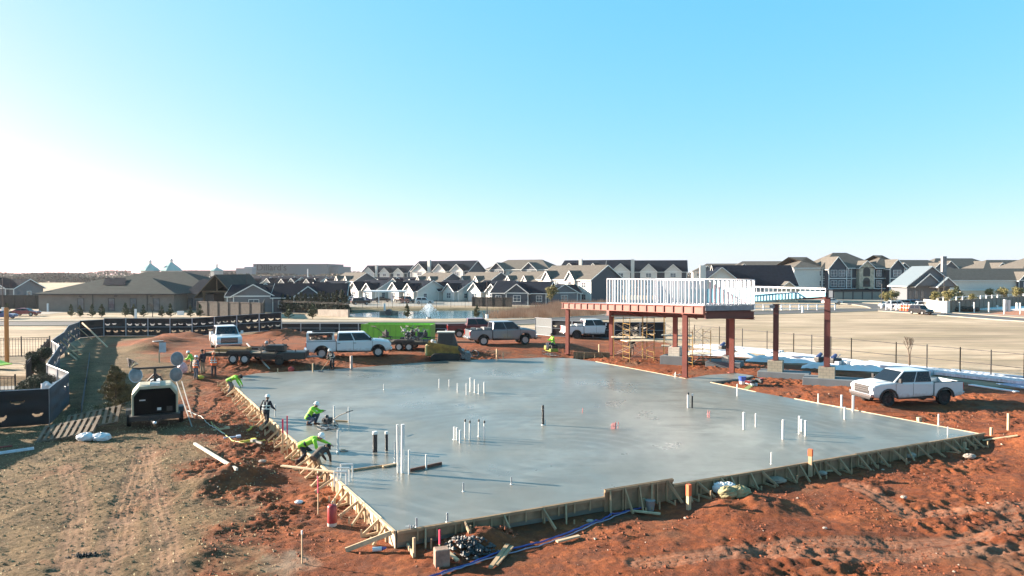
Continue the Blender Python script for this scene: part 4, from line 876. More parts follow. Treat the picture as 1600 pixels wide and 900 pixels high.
def car(name, label, cat, pm, suv=False, group=None):
    t = thing(name, label, cat, group=group); h = 1.75 if suv else 1.42; W = .9; L = 4.7
    pr = [(-2.3, .35)]+arch(-1.4, .36, .4)+arch(1.4, .36, .4)+[(2.3, .35), (2.35, .65), (2.2, .85 if not suv else 1.0), (1.1, .95 if not suv else 1.08), (-1.6 if not suv else -2.2, 1.0 if not suv else 1.1), (-2.32, .9)]
    MB().prism(pr, -W, W, 'y').build('body', pm, t, bevel=.07)
    x0, x1, t0, t1 = (-1.9, 1.15, -1.0, .35) if not suv else (-2.25, 1.15, -1.95, .35)
    v = [(x0, -.86, .93), (x1, -.86, .93), (x1, .86, .93), (x0, .86, .93), (t0, -.66, h), (t1, -.66, h), (t1, .66, h), (t0, .66, h)]
    g = MB(); g.add(v, [(0, 3, 2, 1), (4, 5, 6, 7), (0, 1, 5, 4), (1, 2, 6, 5), (2, 3, 7, 6), (3, 0, 4, 7)]); g.build('cabin', pm, t, bevel=.06)
    for q in ((v[0], v[1], v[5], v[4]), (v[2], v[3], v[7], v[6])): facepanel(q, .08, .48, .22, .88, .015).build('side_window', cglass, t); facepanel(q, .52, .92, .22, .88, .015).build('side_window', cglass, t)
    facepanel((v[1], v[2], v[6], v[5]), .06, .94, .12, .92, .015).build('windscreen', cglass, t); facepanel((v[3], v[0], v[4], v[7]), .08, .92, .12, .9, .015).build('rear_window', cglass, t)
    for s_ in (-1, 1):
        MB().box((2.26, s_*.68, .72), (.16, .3, .13)).build('headlight', clearl, t); MB().box((-2.28, s_*.68, .85), (.1, .28, .14)).build('taillight', redl, t)
        for x in (-1.4, 1.4): wheel(t, x, s_*.78, .35, .22, alrim)
    return t
lot = 'cars parked among the cottages'; lot2 = 'cars parked before the apartments'
pw, pb_, pr_, pbl, pgr = paint('clean_white_paint', (.62, .64, .66), 0, False), paint('black_paint', (.015, .015, .018), 0, False), paint('crimson_paint', (.25, .02, .04), 0, False), paint('blue_paint', (.03, .07, .22), 0, False), paint('grey_paint', (.2, .22, .24), .4, False)
c_s = {}
def putcar(col, suv, px, Yd, rz, lab, grp, cat=None, nm=None):
    k = (col.name, suv)
    if k not in c_s: c_s[k] = car('parked_suv' if suv else 'parked_car', lab, 'suv' if suv else 'car', col, suv); o = c_s[k]
    else: o = copy_tree(c_s[k])
    o.location = (XY(px, Yd), Yd, gz+.03); o.rotation_euler = (0, 0, R(rz)); tag(o, lab, None, grp)
for a in [(pw, True, 663, 181, 5, 'white suv parked at the right end of the cottage court'), (pb_, True, 637, 188, -50, 'dark suv parked left of the white one'), (pb_, False, 627, 192, -50, 'black car tucked behind the dark suv'),
          (pb_, False, 597, 196, 10, 'black car under the white carport'), (pb_, True, 563, 178, 25, 'black suv at the end of the left row, beside the hedge fence'), (pgr, False, 553, 184, 25, 'silver car just behind the black suv'),
          (pw, False, 548, 196, 15, 'white car in the middle of the left row'), (pw, True, 535, 203, 15, 'white suv farther back in the left row'), (pgr, False, 527, 212, 15, 'grey car at the far back of the left row'), (pbl, False, 570, 193, 20, 'blue car behind the black suv')]: putcar(*a[:5], a[5], lot)
for a in [(pr_, False, 39, 131, 5, 'crimson car parked beside the low tan building'), (pbl, False, 1, 122, 5, 'blue car cut by the left edge of the photo')]: putcar(*a[:5], a[5], 'cars by the low tan building')
for a in [(pw, True, 1404, 158, 0, 'white suv left of the white fence gap'), (pw, False, 1391, 162, 3, 'white car leftmost in the clubhouse lot'), (pw, False, 1418, 154, 0, 'white car in front of the teal blue one'), (paint('teal_paint', (.03, .25, .30), 0, False), True, 1416, 164, 0, 'teal suv behind the white cars'),
          (pbl, True, 1433, 165, 0, 'blue suv in front of the clubhouse wall'), (pw, True, 1448, 155, -10, 'white suv before the clubhouse porch'), (pgr, False, 1497, 163, 5, 'silver car under the dark conifer'), (pb_, False, 1509, 164, 0, 'black car right of the silver one'), (pbl, True, 1531, 166, 10, 'blue suv by itself left of the wooden fence top'),
          (pb_, True, 1439, 136, -80, 'dark suv waiting behind the white boundary wall'), (pw, False, 1300, 180, 0, 'white car seen behind the right canopy column')]: putcar(*a[:5], a[5], lot2)
# ---- skid steer ----
def skid():
    t = thing('skid_steer', 'yellow tracked skid steer loader standing at the back edge of the slab', 'skid steer'); ye = M('machine_yellow', (.30, .17, .025), .6, .4, 3); dg = M('machine_grey', (.05, .05, .05), .6, .2)
    MB().prism([(-1.5, .35), (.9, .35), (1.1, .7), (.7, 1.05), (-1.2, 1.25), (-1.55, 1.1)], -.55, .55, 'y').build('body', ye, t, bevel=.05)
    cb = MB(); cb.prism([(-.75, 1.15), (.75, 1.0), (.85, 1.2), (.55, 2.15), (-.65, 2.15)], -.48, .48, 'y'); cb.build('cab', dg, t, bevel=.03)
    MB().box((-.05, 0, 2.18), (1.4, 1.06, .08)).build('cab_roof', M('pale_roof', (.5, .48, .42), .6), t, bevel=.03)
    for s_ in (-1, 1):
        MB().box((0, s_*.49, 1.68), (.95, .03, .75)).build('side_screen', blackp, t)
        MB().prism([(-1.25, .12), (-1.0, .0), (.85, .0), (1.15, .2), (.9, .55), (-.9, .62), (-1.2, .4)], s_*.58 if s_ > 0 else -.95, .95 if s_ > 0 else -.58, 'y').build('track', rubber, t, bevel=.04)
        MB().beam((-1.45, s_*.7, 1.35), (.9, s_*.7, 1.0), .12, .22).build('lift_arm', ye, t); MB().beam((.9, s_*.7, 1.0), (1.35, s_*.7, .45), .12, .2).build('lift_arm', dg, t)
    MB().box((-1.55, 0, .8), (.18, 1.1, .8)).build('engine_door', M('pale_yellow', (.55, .42, .18), .5), t, bevel=.04)
    at_ = MB(); at_.lathe([(.28, -.8), (.28, .8)], (1.6, 0, .35), 14, 'y')
    for k in range(7):
        a = k*.9; at_.beam((1.6, -.8, .35), (1.6+.42*math.cos(a), -.8, .35+.42*math.sin(a)), .06, .05); at_.beam((1.6, .8, .35), (1.6+.42*math.cos(a), .8, .35+.42*math.sin(a)), .06, .05)
    at_.box((1.25, 0, .5), (.25, 1.5, .6)); at_.build('attachment', M('grey_attachment', (.22, .2, .2), .7, .5, 3), t)
    for x, z in ((-1.1, 1.45), (-.9, 1.3)): MB().ball((x, .2, z), .14).build('work_light', clearl, t)
    return t
stand(skid(), 698, 562, 4, 1.15)
# ---- power trowels ----
def trowel_rider(label, loc, rz, sc=1.0):
    t = thing('ride_on_trowel', label, 'power trowel', loc, R(rz)); t.scale = (sc,)*3; gm_ = M('trowel_green', (.22, .26, .03), .5, .3)
    for s_ in (-1, 1):
        g = MB(); rr = .52
        for z in (.06, .26): g.tube([(math.cos(a)*rr, s_*.5+math.sin(a)*rr, z) for a in np.linspace(0, 2*math.pi, 17)], .016, 5)
        for a in np.linspace(0, 2*math.pi, 9): g.cyl((math.cos(a)*rr, s_*.5+math.sin(a)*rr, .05), (math.cos(a)*rr, s_*.5+math.sin(a)*rr, .27), .012, n=5)
        g.build('guard_ring', blackp, t); b_ = MB()
        for k in range(4): a = k*math.pi/2+.3; b_.beam((.08*math.cos(a), s_*.5+.08*math.sin(a), .05), (.48*math.cos(a), s_*.5+.48*math.sin(a), .03), .16, .01)
        b_.build('blade', steelg, t)
    MB().box((0, 0, .42), (.65, 1.1, .22)).build('frame', gm_, t, bevel=.03); MB().box((-.15, 0, .62), (.5, .5, .26)).build('engine', blackp, t, bevel=.04); MB().box((.28, -.3, .55), (.3, .35, .3)).build('fuel_tank', M('tank_yellow', (.55, .5, .05), .5), t, bevel=.04)
    MB().box((-.15, 0, .80), (.42, .46, .09)).build('seat', blackp, t, bevel=.03); c_ = MB(); c_.tube([(.4, .22, .5), (.35, .24, .95)], .02); c_.tube([(.4, -.22, .5), (.35, -.24, .95)], .02); c_.build('control_lever', blackp, t)
    return t
def trowel_walk(label, loc, rz, group=None):
    t = thing('walk_behind_trowel', label, 'power trowel', loc, R(rz), group); g = MB(); rr = .5
    for z in (.05, .22): g.tube([(math.cos(a)*rr, math.sin(a)*rr, z) for a in np.linspace(0, 2*math.pi, 17)], .016, 5)
    for a in np.linspace(0, 2*math.pi, 9): g.cyl((0, 0, .24), (math.cos(a)*rr, math.sin(a)*rr, .23), .014, n=5); g.cyl((math.cos(a)*rr, math.sin(a)*rr, .05), (math.cos(a)*rr, math.sin(a)*rr, .23), .012, n=5)
    g.build('guard_ring', blackp, t); b_ = MB()
    for k in range(4): a = k*math.pi/2+.3; b_.beam((0, 0, .05), (.46*math.cos(a), .46*math.sin(a), .03), .15, .012)
    b_.build('blade', steelg, t); e_ = MB(); e_.box((0, 0, .42), (.34, .38, .28)); e_.cyl((.05, 0, .5), (.05, 0, .68), .1, .09, 10); e_.box((.1, .2, .45), (.16, .1, .14)); e_.build('engine', M('dark_engine', (.04, .04, .042), .5, .5, 5), t, bevel=.02)
    h_ = MB(); h_.tube([(-.15, 0, .35), (-.7, 0, .72), (-1.35, 0, .98)], .024); h_.tube([(-1.35, -.25, .98), (-1.35, .25, .98)], .02); h_.build('handle', blackp, t); return t
p = GP(862, 559.5); trowel_rider('green ride on power trowel being driven at the far corner of the slab', (p.x, p.y, .0), 200, 1.25)
p = P(512, 670, 0); trowel_walk('black walk behind power trowel beside the squatting worker', p, 155)
# ---- trailers ----
def trailer(label, L, col, deckm, sc, group=None, ramp=False):
    t = thing('flatbed_trailer', label, 'trailer', group=group); f = MB()
    for s_ in (-1, 1): f.beam((-L/2, s_*1.0, .62), (L/2, s_*1.0, .62), .1, .22); f.beam((L/2, s_*1.0, .62), (L/2+1.4, 0, .6), .09, .15)
    for x in np.linspace(-L/2, L/2, 7): f.beam((x, -1.0, .6), (x, 1.0, .6), .08, .12)
    f.build('frame', col, t); MB().box((0, 0, .76), (L, 1.98, .06)).build('deck', deckm, t)
    r_ = MB()
    for s_ in (-1, 1):
        r_.beam((-L/2, s_*1.02, 1.0), (L/2, s_*1.02, 1.0), .05, .05)
        for x in np.linspace(-L/2, L/2, 6): r_.beam((x, s_*1.02, .7), (x, s_*1.02, 1.0), .05, .05)
    r_.build('side_rail', col, t)
    for s_ in (-1, 1):
        MB().prism([(-.95, .78), (-.8, .95), (.8, .95), (.95, .78), (.9, .74), (-.9, .74)], s_*1.02 if s_ > 0 else -1.3, 1.3 if s_ > 0 else -1.02, 'y').build('fender', col, t)
        for x in (-.43, .43): wheel(t, x, s_*1.16, .36, .22, M('pale_rim', (.5, .5, .5), .5))
    MB().cyl((L/2+1.1, 0, .1), (L/2+1.1, 0, .95), .04, .04, 8).build('jack', blackp, t)
    return t
blk = M('black_trailer_steel', (.02, .02, .022), .5, .2); plank = M('grey_planks', (.22, .17, .12), .9, .3, 2, stretch=(1, 6, 1))
tr1 = stand(trailer('black flatbed trailer with timber load parked near the group of workers', 5.2, blk, plank, 1), 385, 566, -4, 1.12)
tr2 = stand(trailer('brown decked trailer carrying power trowels before the green dumpster', 5.6, blk, plank, 1), 636, 546, 176, 1.1)
def on(t, loc): m = Matrix.Translation(t.location) @ Matrix.Rotation(t.rotation_euler.z, 4, 'Z') @ Matrix.Scale(t.scale[0], 4); return m @ Vector(loc)
for i, (x, y, rz, lab) in enumerate([(-1.6, .2, 30, 'black power trowel at the right end of the trailer deck'), (-.4, -.3, 120, 'black power trowel in the middle of the trailer deck'), (1.9, 0, 60, 'black power trowel at the left end of the trailer deck by the white pickup')]):
    q = on(tr2, (x, y, .8)); o = trowel_walk(lab, q, rz, 'power trowels loaded on the trailer'); o.scale = (1.3, 1.3, 1.5)
for i, (x, lab) in enumerate([(-1.2, 'tangled grey finishing machine standing on the trailer right part'), (-.1, 'tangled grey finishing machine standing on the trailer middle part')]):
    q = on(tr2, (x, .2, 1.35)); t = thing('finishing_machine', lab, 'machine', q); mb = MB(); random.seed(20+i)
    for k in range(20):
        a = Vector((random.uniform(-.6, .6), random.uniform(-.4, .4), random.uniform(-.4, .6))); mb.beam(a, a+Vector((random.uniform(-.4, .4), random.uniform(-.3, .3), random.uniform(-.4, .4))), .05, .05)
    mb.build('handle_frame', M('pale_machine_steel', (.30, .31, .32), .5, .4, 3), t); MB().box((0, 0, 0), (.5, .45, .45)).build('engine', MATS['dark_engine'], t, bevel=.05); MB().cyl((-.3, 0, .3), (-.3, 0, .55), .14, .12).build('air_filter', MATS['pale_machine_steel'], t)
q = on(tr1, (-1.0, 0, .79)); t = thing('timber_stack', 'stack of light timber lying on the black flatbed trailer', 'timber', q, R(-4)); [MB().box((0, -.5+.2*k, .1+.0*k), (2.6, .17, .28+.08*(k % 3))).build('board', M('ochre_lumber', (.42, .22, .08), .8, .25, 3), t) for k in range(6)]
q = on(tr1, (1.9, 0, .79))
t = thing('machinery', 'dark machinery and frames crowded on the right end of the black trailer', 'machinery', q); mb = MB(); random.seed(31)
for k in range(26): a = Vector((random.uniform(-.9, 1.6), random.uniform(-.7, .7), random.uniform(0, .9))); mb.beam(a, a+Vector((random.uniform(-.6, .6), random.uniform(-.3, .3), random.uniform(-.3, .5))), .05, .05)
mb.build('frame', blk, t); MB().box((.4, 0, .3), (1.5, 1.0, .5)).build('tank', blackp, t, bevel=.06); MB().ball((-.3, -.3, .75), .16).build('filter', steelg, t)
p = GP(445, 568); t = thing('tool_trailer', 'low black tool trailer hitched between the flatbed and the white work pickup', 'trailer', p, R(6)); MB().box((0, 0, .7), (3.4, 1.8, .55)).build('box', blk, t, bevel=.05); MB().beam((1.7, 0, .55), (2.9, 0, .55), .12, .12).build('drawbar', steelg, t)
for s_ in (-1, 1): wheel(t, -.2, s_*1.0, .33, .2, blackp)
t.scale = (1.05,)*3
# ---- dumpster ----
gd = bands('dumpster_green', (.22, .58, .05), (.12, .36, .04), .62, 'X', .1, .6); p = GP(623, 534)
t = thing('dumpster', 'long bright green open roll off dumpster behind the loaded trailer', 'dumpster', (p.x, p.y, p.z), R(-6)); L_ = 7.6; mb = MB()
for s_ in (-1, 1): mb.box((0, s_*1.2, 1.05), (L_, .08, 1.7))
mb.box((0, 0, .25), (L_, 2.4, .1)); mb.build('side', gd, t)
for s_ in (-1, 1): MB().box((s_*L_/2, 0, 1.05), (.08, 2.4, 1.7)).build('end_gate', M('bright_green_paint', (.22, .42, .05), .5, .1), t)
rb = MB(); rb.beam((-L_/2, -1.25, 1.9), (L_/2, -1.25, 1.9), .14, .12); rb.beam((-L_/2, 1.25, 1.9), (L_/2, 1.25, 1.9), .14, .12)
for x in np.linspace(-L_/2, L_/2, 13): rb.beam((x, -1.26, .2), (x, -1.26, 1.9), .08, .1)
rb.build('rib', M('dumpster_rib', (.19, .50, .045), .6), t)
# ---- light tower ----
p = GP(243, 663); t = thing('light_tower', 'towed light tower generator with folded mast and four flood lamps', 'light tower', (p.x, p.y, p.z), R(-64)); t.scale = (1, .95, 1.12)
cream = M('cream_panel', (.42, .39, .28), .5, .06, 1)
def hood(y0, y1): return [(y0, .75), (y0, 1.65), (y0+(y1-y0)*.28, 1.98), (y1, 2.02), (y1, .75)]
MB().prism([(-1.15, .62), (-1.15, 1.62), (-.8, 1.98), (.8, 1.98), (1.15, 1.62), (1.15, .62)], -.9, 1.0, 'x').build('housing', cream, t, bevel=.04)
MB().prism([(-1.04, .64), (-1.04, 1.52), (-.75, 1.85), (.75, 1.85), (1.04, 1.52), (1.04, .64)], 1.0, 1.04, 'x').build('front_grille', M('matt_black', (.006, .006, .007), 1, .1, spec=.05), t)
MB().box((-.1, 0, 2.03), (2.3, .5, .1)).build('roof_strip', M('white_panel', (.6, .6, .58), .5), t)
MB().box((0, 0, .55), (2.8, 2.5, .22)).build('chassis', blk, t); MB().box((.9, .72, .88), (.33, .3, .22)).build('control_panel', blk, t)
for s_ in (-1, 1): wheel(t, -.1, s_*1.32, .36, .22, blackp); MB().prism([(-.6, .62), (-.45, .82), (.35, .82), (.5, .62)], s_*1.2 if s_ > 0 else -1.46, 1.46 if s_ > 0 else -1.2, 'y').build('fender', blk, t)
db = MB(); db.beam((1.0, .4, .5), (2.3, 0, .42), .1, .1); db.beam((1.0, -.4, .5), (2.3, 0, .42), .1, .1); db.build('drawbar', blk, t); MB().ball((2.35, 0, .45), .1).build('coupling', chrome, t); MB().box((1.07, .2, .9), (.04, .2, .12)).build('plate', MATS['white_panel'], t); MB().box((1.07, -.62, 1.35), (.02, .3, .05)).build('label_strip', MATS['white_panel'], t)
ms = MB(); ms.beam((0, 0, 2.05), (0, 0, 2.75), .14, .14); ms.beam((0, -1.15, 2.72), (0, 1.15, 2.72), .09, .09); ms.tube([(0, -.4, 2.1), (0, 0, 2.45), (0, .4, 2.1)], .04); ms.tube([(0, -.3, 2.2), (.1, .3, 2.3), (-.1, 0, 2.15), (.2, -.2, 2.1)], .03); ms.build('mast', blk, t)
for (y, z, ry, rx) in ((-1.15, 3.0, -12, -28), (-.98, 2.4, 75, -35), (1.15, 3.1, 80, 62), (1.08, 2.35, 85, 70)):
    m = Matrix.Rotation(R(rx), 3, 'X') @ Matrix.Rotation(R(ry), 3, 'Y'); lp_ = MB(); lp_.lathe([(.10, -.22), (.16, -.10), (.33, .06), (.35, .10)], n=16); lp_.v = [tuple(m @ Vector(v)+Vector((0, y, z))) for v in lp_.v]; f_ = lp_.build('flood_lamp', chrome, t, True)
    ln = MB(); ln.lathe([(.33, .101), (.25, .12), (.05, .13)], n=16); ln.v = [tuple(m @ Vector(v)+Vector((0, y, z))) for v in ln.v]; ln.build('lens', M('lamp_glass', (.16, .18, .20), .15, .3, 3), f_, True)
# ================= STEEL CANOPY =================
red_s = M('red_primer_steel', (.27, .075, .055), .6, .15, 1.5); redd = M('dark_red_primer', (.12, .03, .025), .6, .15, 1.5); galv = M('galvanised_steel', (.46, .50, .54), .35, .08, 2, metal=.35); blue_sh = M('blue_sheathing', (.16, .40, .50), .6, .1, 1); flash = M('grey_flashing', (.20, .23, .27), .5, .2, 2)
def fr(t_): return (5.36+7.44*t_, 69-16.1*t_)          # front line: column 1 to column 3
def bk(t_): return (9.5+7.5*t_, 68.4-13.1*t_)          # back line: column 2 to column 4
def zt(y): return 4.87+(69-y)*(5.38-4.87)/(69-51)
can = thing('steel_canopy', 'red primed steel canopy frame with metal stud parapet at the back right of the slab', 'canopy', (fr(1)[0], fr(1)[1], 0))
O = Vector(can.location)
def rel(x, y, z): return Vector((x, y, z))-O
def ibeam(mb, a, b, d, bf, tw_=.03, tf=.035):
    mb.beam(a, b, tw_, d); mb.beam(Vector(a)+Vector((0, 0, d/2-tf/2)), Vector(b)+Vector((0, 0, d/2-tf/2)), bf, tf); mb.beam(Vector(a)-Vector((0, 0, d/2-tf/2)), Vector(b)-Vector((0, 0, d/2-tf/2)), bf, tf)
def column(par, x, y, z0, z1, wd, mat, org=None):
    org = O if org is None else org; mb = MB(); a = Vector((x, y, z0))-org; b = Vector((x, y, z1))-org; u = Vector((.88, -.47, 0)); v_ = Vector((.47, .88, 0))
    mb.beam(a, b, wd, wd*.12, up=tuple(u)) if False else None
    for s_ in (-1, 1): mb.beam(a+v_*(s_*wd*.46), b+v_*(s_*wd*.46), wd, .025, up=tuple(v_))
    mb.beam(a, b, .025, wd*.9, up=tuple(v_)); mb.box(tuple(a+Vector((0, 0, .02))), (wd*1.5, wd*1.5, .04)); mb.box(tuple(b-Vector((0, 0, .02))), (wd*1.3, wd*1.3, .04)); return mb.build('column', mat, par)
for (x, y), zl, wd in ((fr(0), -.1, .34), (bk(0), -.1, .36), (fr(1), 0, .36), (bk(1), 0, .36)):
    column(can, x, y, zl, zt(y)-.62, wd, red_s)
bm = MB(); a, b = fr(-.06), fr(1.124); ibeam(bm, rel(*a, zt(a[1])-.30), rel(*b, zt(b[1])-.30), .58, .32); bm.build('beam', red_s, can)
for k in range(19):
    x, y = fr(-.05+1.165*k/18); s_ = Vector((-.9, -.42, 0)); 
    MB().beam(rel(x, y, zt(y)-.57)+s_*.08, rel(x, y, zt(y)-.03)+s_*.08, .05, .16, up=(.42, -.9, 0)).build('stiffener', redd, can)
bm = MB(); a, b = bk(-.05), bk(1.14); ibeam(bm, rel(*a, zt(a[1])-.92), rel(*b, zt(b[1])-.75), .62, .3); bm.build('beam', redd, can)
bm = MB()
for k in np.linspace(0.02, 1.12, 7): ibeam(bm, rel(*fr(k), zt(fr(k)[1])-.32), rel(*bk(k), zt(bk(k)[1])-.40), .36, .2)
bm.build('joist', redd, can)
for k in range(4):
    x, y = bk(.12+.25*k); MB().beam(rel(x, y, zt(y)-.6), rel(x+1.0, y-1.7, zt(y)-1.15), .08, .08).build('brace', red_s, can)
dk_ = MB(); A_, B_, C_, D_ = fr(-.03), fr(1.12), bk(1.13), bk(-.03); dk_.quad(rel(*A_, zt(A_[1])+.01), rel(*B_, zt(B_[1])+.01), rel(*C_, zt(C_[1])+.01), rel(*D_, zt(D_[1])+.01)); dk_.build('roof_deck', galv, can)
def studwall(par, a, b, z0a, z0b, z1, step, nm='stud', org=None, wd=.05, dp=.14, name='parapet'):
    org = O if org is None else org; a = Vector((*a, 0)); b = Vector((*b, 0)); L = (b-a).length; n_ = int(L/step); d = (b-a).normalized(); side_ = Vector((-d.y, d.x, 0))
    tr_ = MB(); tr_.beam(a+Vector((0, 0, z0a+.03))-org, b+Vector((0, 0, z0b+.03))-org, dp, .06); tr_.beam(a+Vector((0, 0, z1))-org, b+Vector((0, 0, z1))-org, dp, .07); root = tr_.build(name, galv, par)
    for k in range(n_+1):
        p_ = a+(b-a)*(k/n_)-org; zb = z0a+(z0b-z0a)*k/n_; m_ = MB(); m_.beam(p_+Vector((0, 0, zb+.04)), p_+Vector((0, 0, z1-.03)), wd, dp, up=tuple(side_)); m_.build(nm, galv, root)
    return root
fa, fb_ = fr(.40), fr(1.124); be = bk(1.14); ba = bk(.42)
ZT = 7.22
studwall(can, fa, fb_, zt(fa[1])+.03, zt(fb_[1])+.03, ZT, .42, wd=.06)
studwall(can, (fb_[0]+.05, fb_[1]+.03), be, zt(fb_[1])+.05, zt(be[1])+.05, ZT, .42, wd=.075)
studwall(can, ba, (be[0]-.05, be[1]+.1), zt(ba[1])+.03, zt(be[1])+.03, ZT, .42, wd=.05)
studwall(can, fa, ba, zt(fa[1])+.03, zt(ba[1])+.03, ZT, .6, wd=.07)
sh = MB(); o_ = Vector((.5, .87, 0))*.12
sh.beam(rel(*ba, zt(ba[1])+.62)+o_, rel(*be, zt(be[1])+.72)+o_, .03, 1.15); sh.build('sheathing', blue_sh, can)
fl_ = MB(); e0 = Vector(rel(*fb_, zt(fb_[1])-.16)); e1_ = Vector(rel(*be, zt(be[1])-.16)); fl_.beam(e0, e1_, .06, .38); fl_.build('flashing', flash, can)
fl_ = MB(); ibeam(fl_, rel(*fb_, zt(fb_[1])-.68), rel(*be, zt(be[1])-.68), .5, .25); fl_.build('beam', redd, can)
# second parapet piece, with its own columns
c6 = PY(1292, 573, 50); c5 = PY(1212, 563, 54)
ca2 = thing('parapet_frame', 'blue sheathed parapet with a row of openings carried on the tall right hand columns', 'parapet', (c6[0], c6[1], 0)); O2 = Vector(ca2.location)
a2 = (XY(1176, 57.7), 57.7); b2 = (XY(1290, 50), 50.0)
s2 = MB(); V = lambda px_, z: Vector(((a2[0]+(b2[0]-a2[0])*px_), (a2[1]+(b2[1]-a2[1])*px_), z))-O2
s2.add([V(0, 5.45), V(1, 6.08), V(1, 6.35), V(0, 6.12), V(0, 5.45)+Vector((0, .05, 0)), V(1, 6.08)+Vector((0, .05, 0)), V(1, 6.35)+Vector((0, .05, 0)), V(0, 6.12)+Vector((0, .05, 0))], [(0, 1, 2, 3), (4, 5, 6, 7), (0, 1, 5, 4), (2, 3, 7, 6)]); s2.build('sheathing', blue_sh, ca2)
ca2.children[0].location = (-.08, -.16, 0); f2 = MB(); off = Vector((-.03, -.06, 0))
for z0_, z1_, hh_ in ((6.62, 6.62, .10), (6.14, 6.38, .07), (5.72, 6.16, .03)): f2.beam(V(0, z0_)+off, V(1, z1_)+off, .06, hh_)
f2.build('rail', M('white_frame', (.75, .75, .77), .5), ca2)
for k in range(17): u = k/16; MB().beam(V(u, 6.14+.24*u)+off, V(u, 6.64)+off, .14 if u < .7 else .05, .05, up=(.86, -.5, 0)).build('stud', MATS['white_frame'], ca2)
column(ca2, c6[0], c6[1], c6[2], 6.02, .38, redd, O2); j = MB(); ibeam(j, Vector(PY(1245, 466, 53.4))-O2, Vector((c6[0], c6[1], 6.02))-O2, .22, .2); j.build('joist', redd, ca2)
c5o = thing('steel_column', 'dark red steel column standing alone on a block pier left of the tallest column', 'column', (c5[0], c5[1], 0)); column(c5o, c5[0], c5[1], c5[2], ZY(475, 54), .36, redd, Vector(c5o.location)); MB().box((-.3, 0, ZY(479, 54)), (.3, .25, .2)).build('bracket', steelg, c5o)
# piers of block on slabs
def blockm(name, c, j_):
    if name in MATS: return MATS[name]
    m = M(name, c, .9, .12, 3, .005); n = m.node_tree.nodes; l = m.node_tree.links; b = n['Principled BSDF']; tc_ = [q for q in n if q.type == 'TEX_COORD'][0]; rp_ = [q for q in n if q.type == 'VALTORGB'][0]
    br = n.new('ShaderNodeTexBrick'); br.inputs['Scale'].default_value = 1; br.inputs['Brick Width'].default_value = .4; br.inputs['Row Height'].default_value = .2; br.inputs['Mortar Size'].default_value = .012; br.inputs['Mortar'].default_value = (*j_, 1)
    mp = n.new('ShaderNodeMapping'); mp.inputs['Rotation'].default_value = (R(90), 0, 0); l.new(tc_.outputs['Object'], mp.inputs[0]); l.new(mp.outputs[0], br.inputs[0]); l.new(rp_.outputs[0], br.inputs['Color1']); l.new(rp_.outputs[0], br.inputs['Color2']); l.new(br.outputs[0], b.inputs['Base Color']); return m
cmu = blockm('block_pier', (.34, .31, .24), (.16, .15, .13)); cmuw = blockm('pale_block_pier', (.55, .52, .46), (.3, .29, .26)); pad = M('footing_concrete', (.14, .16, .18), .9, .1, 1)
def pier(label, x, y, z1, wd, mat, fw_, fh, dx=0):
    z0 = T(x, y); t = thing('block_pier', label, 'pier', (x, y, z0-.1), R(-27)); mb = MB(); mb.box((0, 0, (fh+z1-z0+.1)/2), (wd, wd, z1-z0+.1-fh)); mb.build('pier', mat, t)
    MB().box((dx, .1, fh/2-.05), (fw_, 1.9, fh+.1)).build('footing', pad, t, bevel=.02); return t
pier('tan block pier on a low slab carrying the single column', c5[0], c5[1], c5[2], 1.05, cmu, 3.6, .55, .6)
pier('tan block pier on a low slab carrying the tallest column', c6[0], c6[1], c6[2], 1.05, cmu, 3.8, .6, .4)
b7 = PY(1055, 540, 61.6); pier('white block pier beyond the scaffolding', b7[0], b7[1], b7[2]-.1, .95, cmuw, 2.2, .8)
c7 = thing('steel_column', 'red steel column on the white block pier beyond the scaffolding', 'column', (b7[0], b7[1], 0)); column(c7, b7[0], b7[1], b7[2]-.1, 3.95, .36, red_s, Vector(c7.location))
b8 = PY(1138, 555, 59.5); pier('pale block pier just left of the front right canopy column', b8[0], b8[1], b8[2], .9, cmuw, 2.8, .6, -.3)
c8 = thing('steel_column', 'dark steel column on the pale block pier behind the front right canopy column', 'column', (b8[0], b8[1], 0)); column(c8, b8[0], b8[1], b8[2], 4.1, .36, redd, Vector(c8.location))
# ================= SCAFFOLDING =================
yel = M('scaffold_yellow', (.36, .22, .05), .6, .25); plk = M('pale_plank', (.60, .52, .40), .8, .15)
def scaffold(label, p0, L, W, H, rz, planks):
    t = thing('scaffold', label, 'scaffold', (p0[0], p0[1], T(p0[0], p0[1])), R(rz), 'yellow scaffold towers under the canopy')
    for x in (0, L):
        f = MB()
        for y in (0, W): f.cyl((x, y, 0), (x, y, H), .03, n=6)
        for z in np.arange(.3, H, .5): f.cyl((x, 0, z), (x, W, z), .02, n=5)
        f.build('end_frame', yel, t)
    for y in (0, W):
        for z in np.arange(.3, H-1.0, 1.6): b_ = MB(); b_.cyl((0, y, z), (L, y, z+1.3), .016, n=5); b_.cyl((L, y, z), (0, y, z+1.3), .016, n=5); b_.build('cross_brace', M('pale_brace', (.6, .56, .5), .5), t)
    for z in planks: MB().box((L/2, W/2, z), (L+.5, W, .05)).build('plank', plk, t)
    return t
q = GP(959, 561); scaffold('yellow scaffold tower nearest the second canopy column', (q.x, q.y), 2.6, 1.5, 3.9, -8, (1.9, 3.85)); q = GP(984, 566); scaffold('yellow scaffold tower with middle deck between the canopy columns', (q.x, q.y), 2.3, 1.5, 3.9, 14, (1.8,))
q = GP(1037, 560); scaffold('yellow scaffold tower before the white block pier', (q.x, q.y), 2.3, 1.5, 4.0, -14, (1.1, 2.1, 3.9)); q = GP(1082, 573); scaffold('yellow scaffold tower just right of the front canopy column', (q.x, q.y), 1.6, 1.5, 3.0, 10, (1.0,))
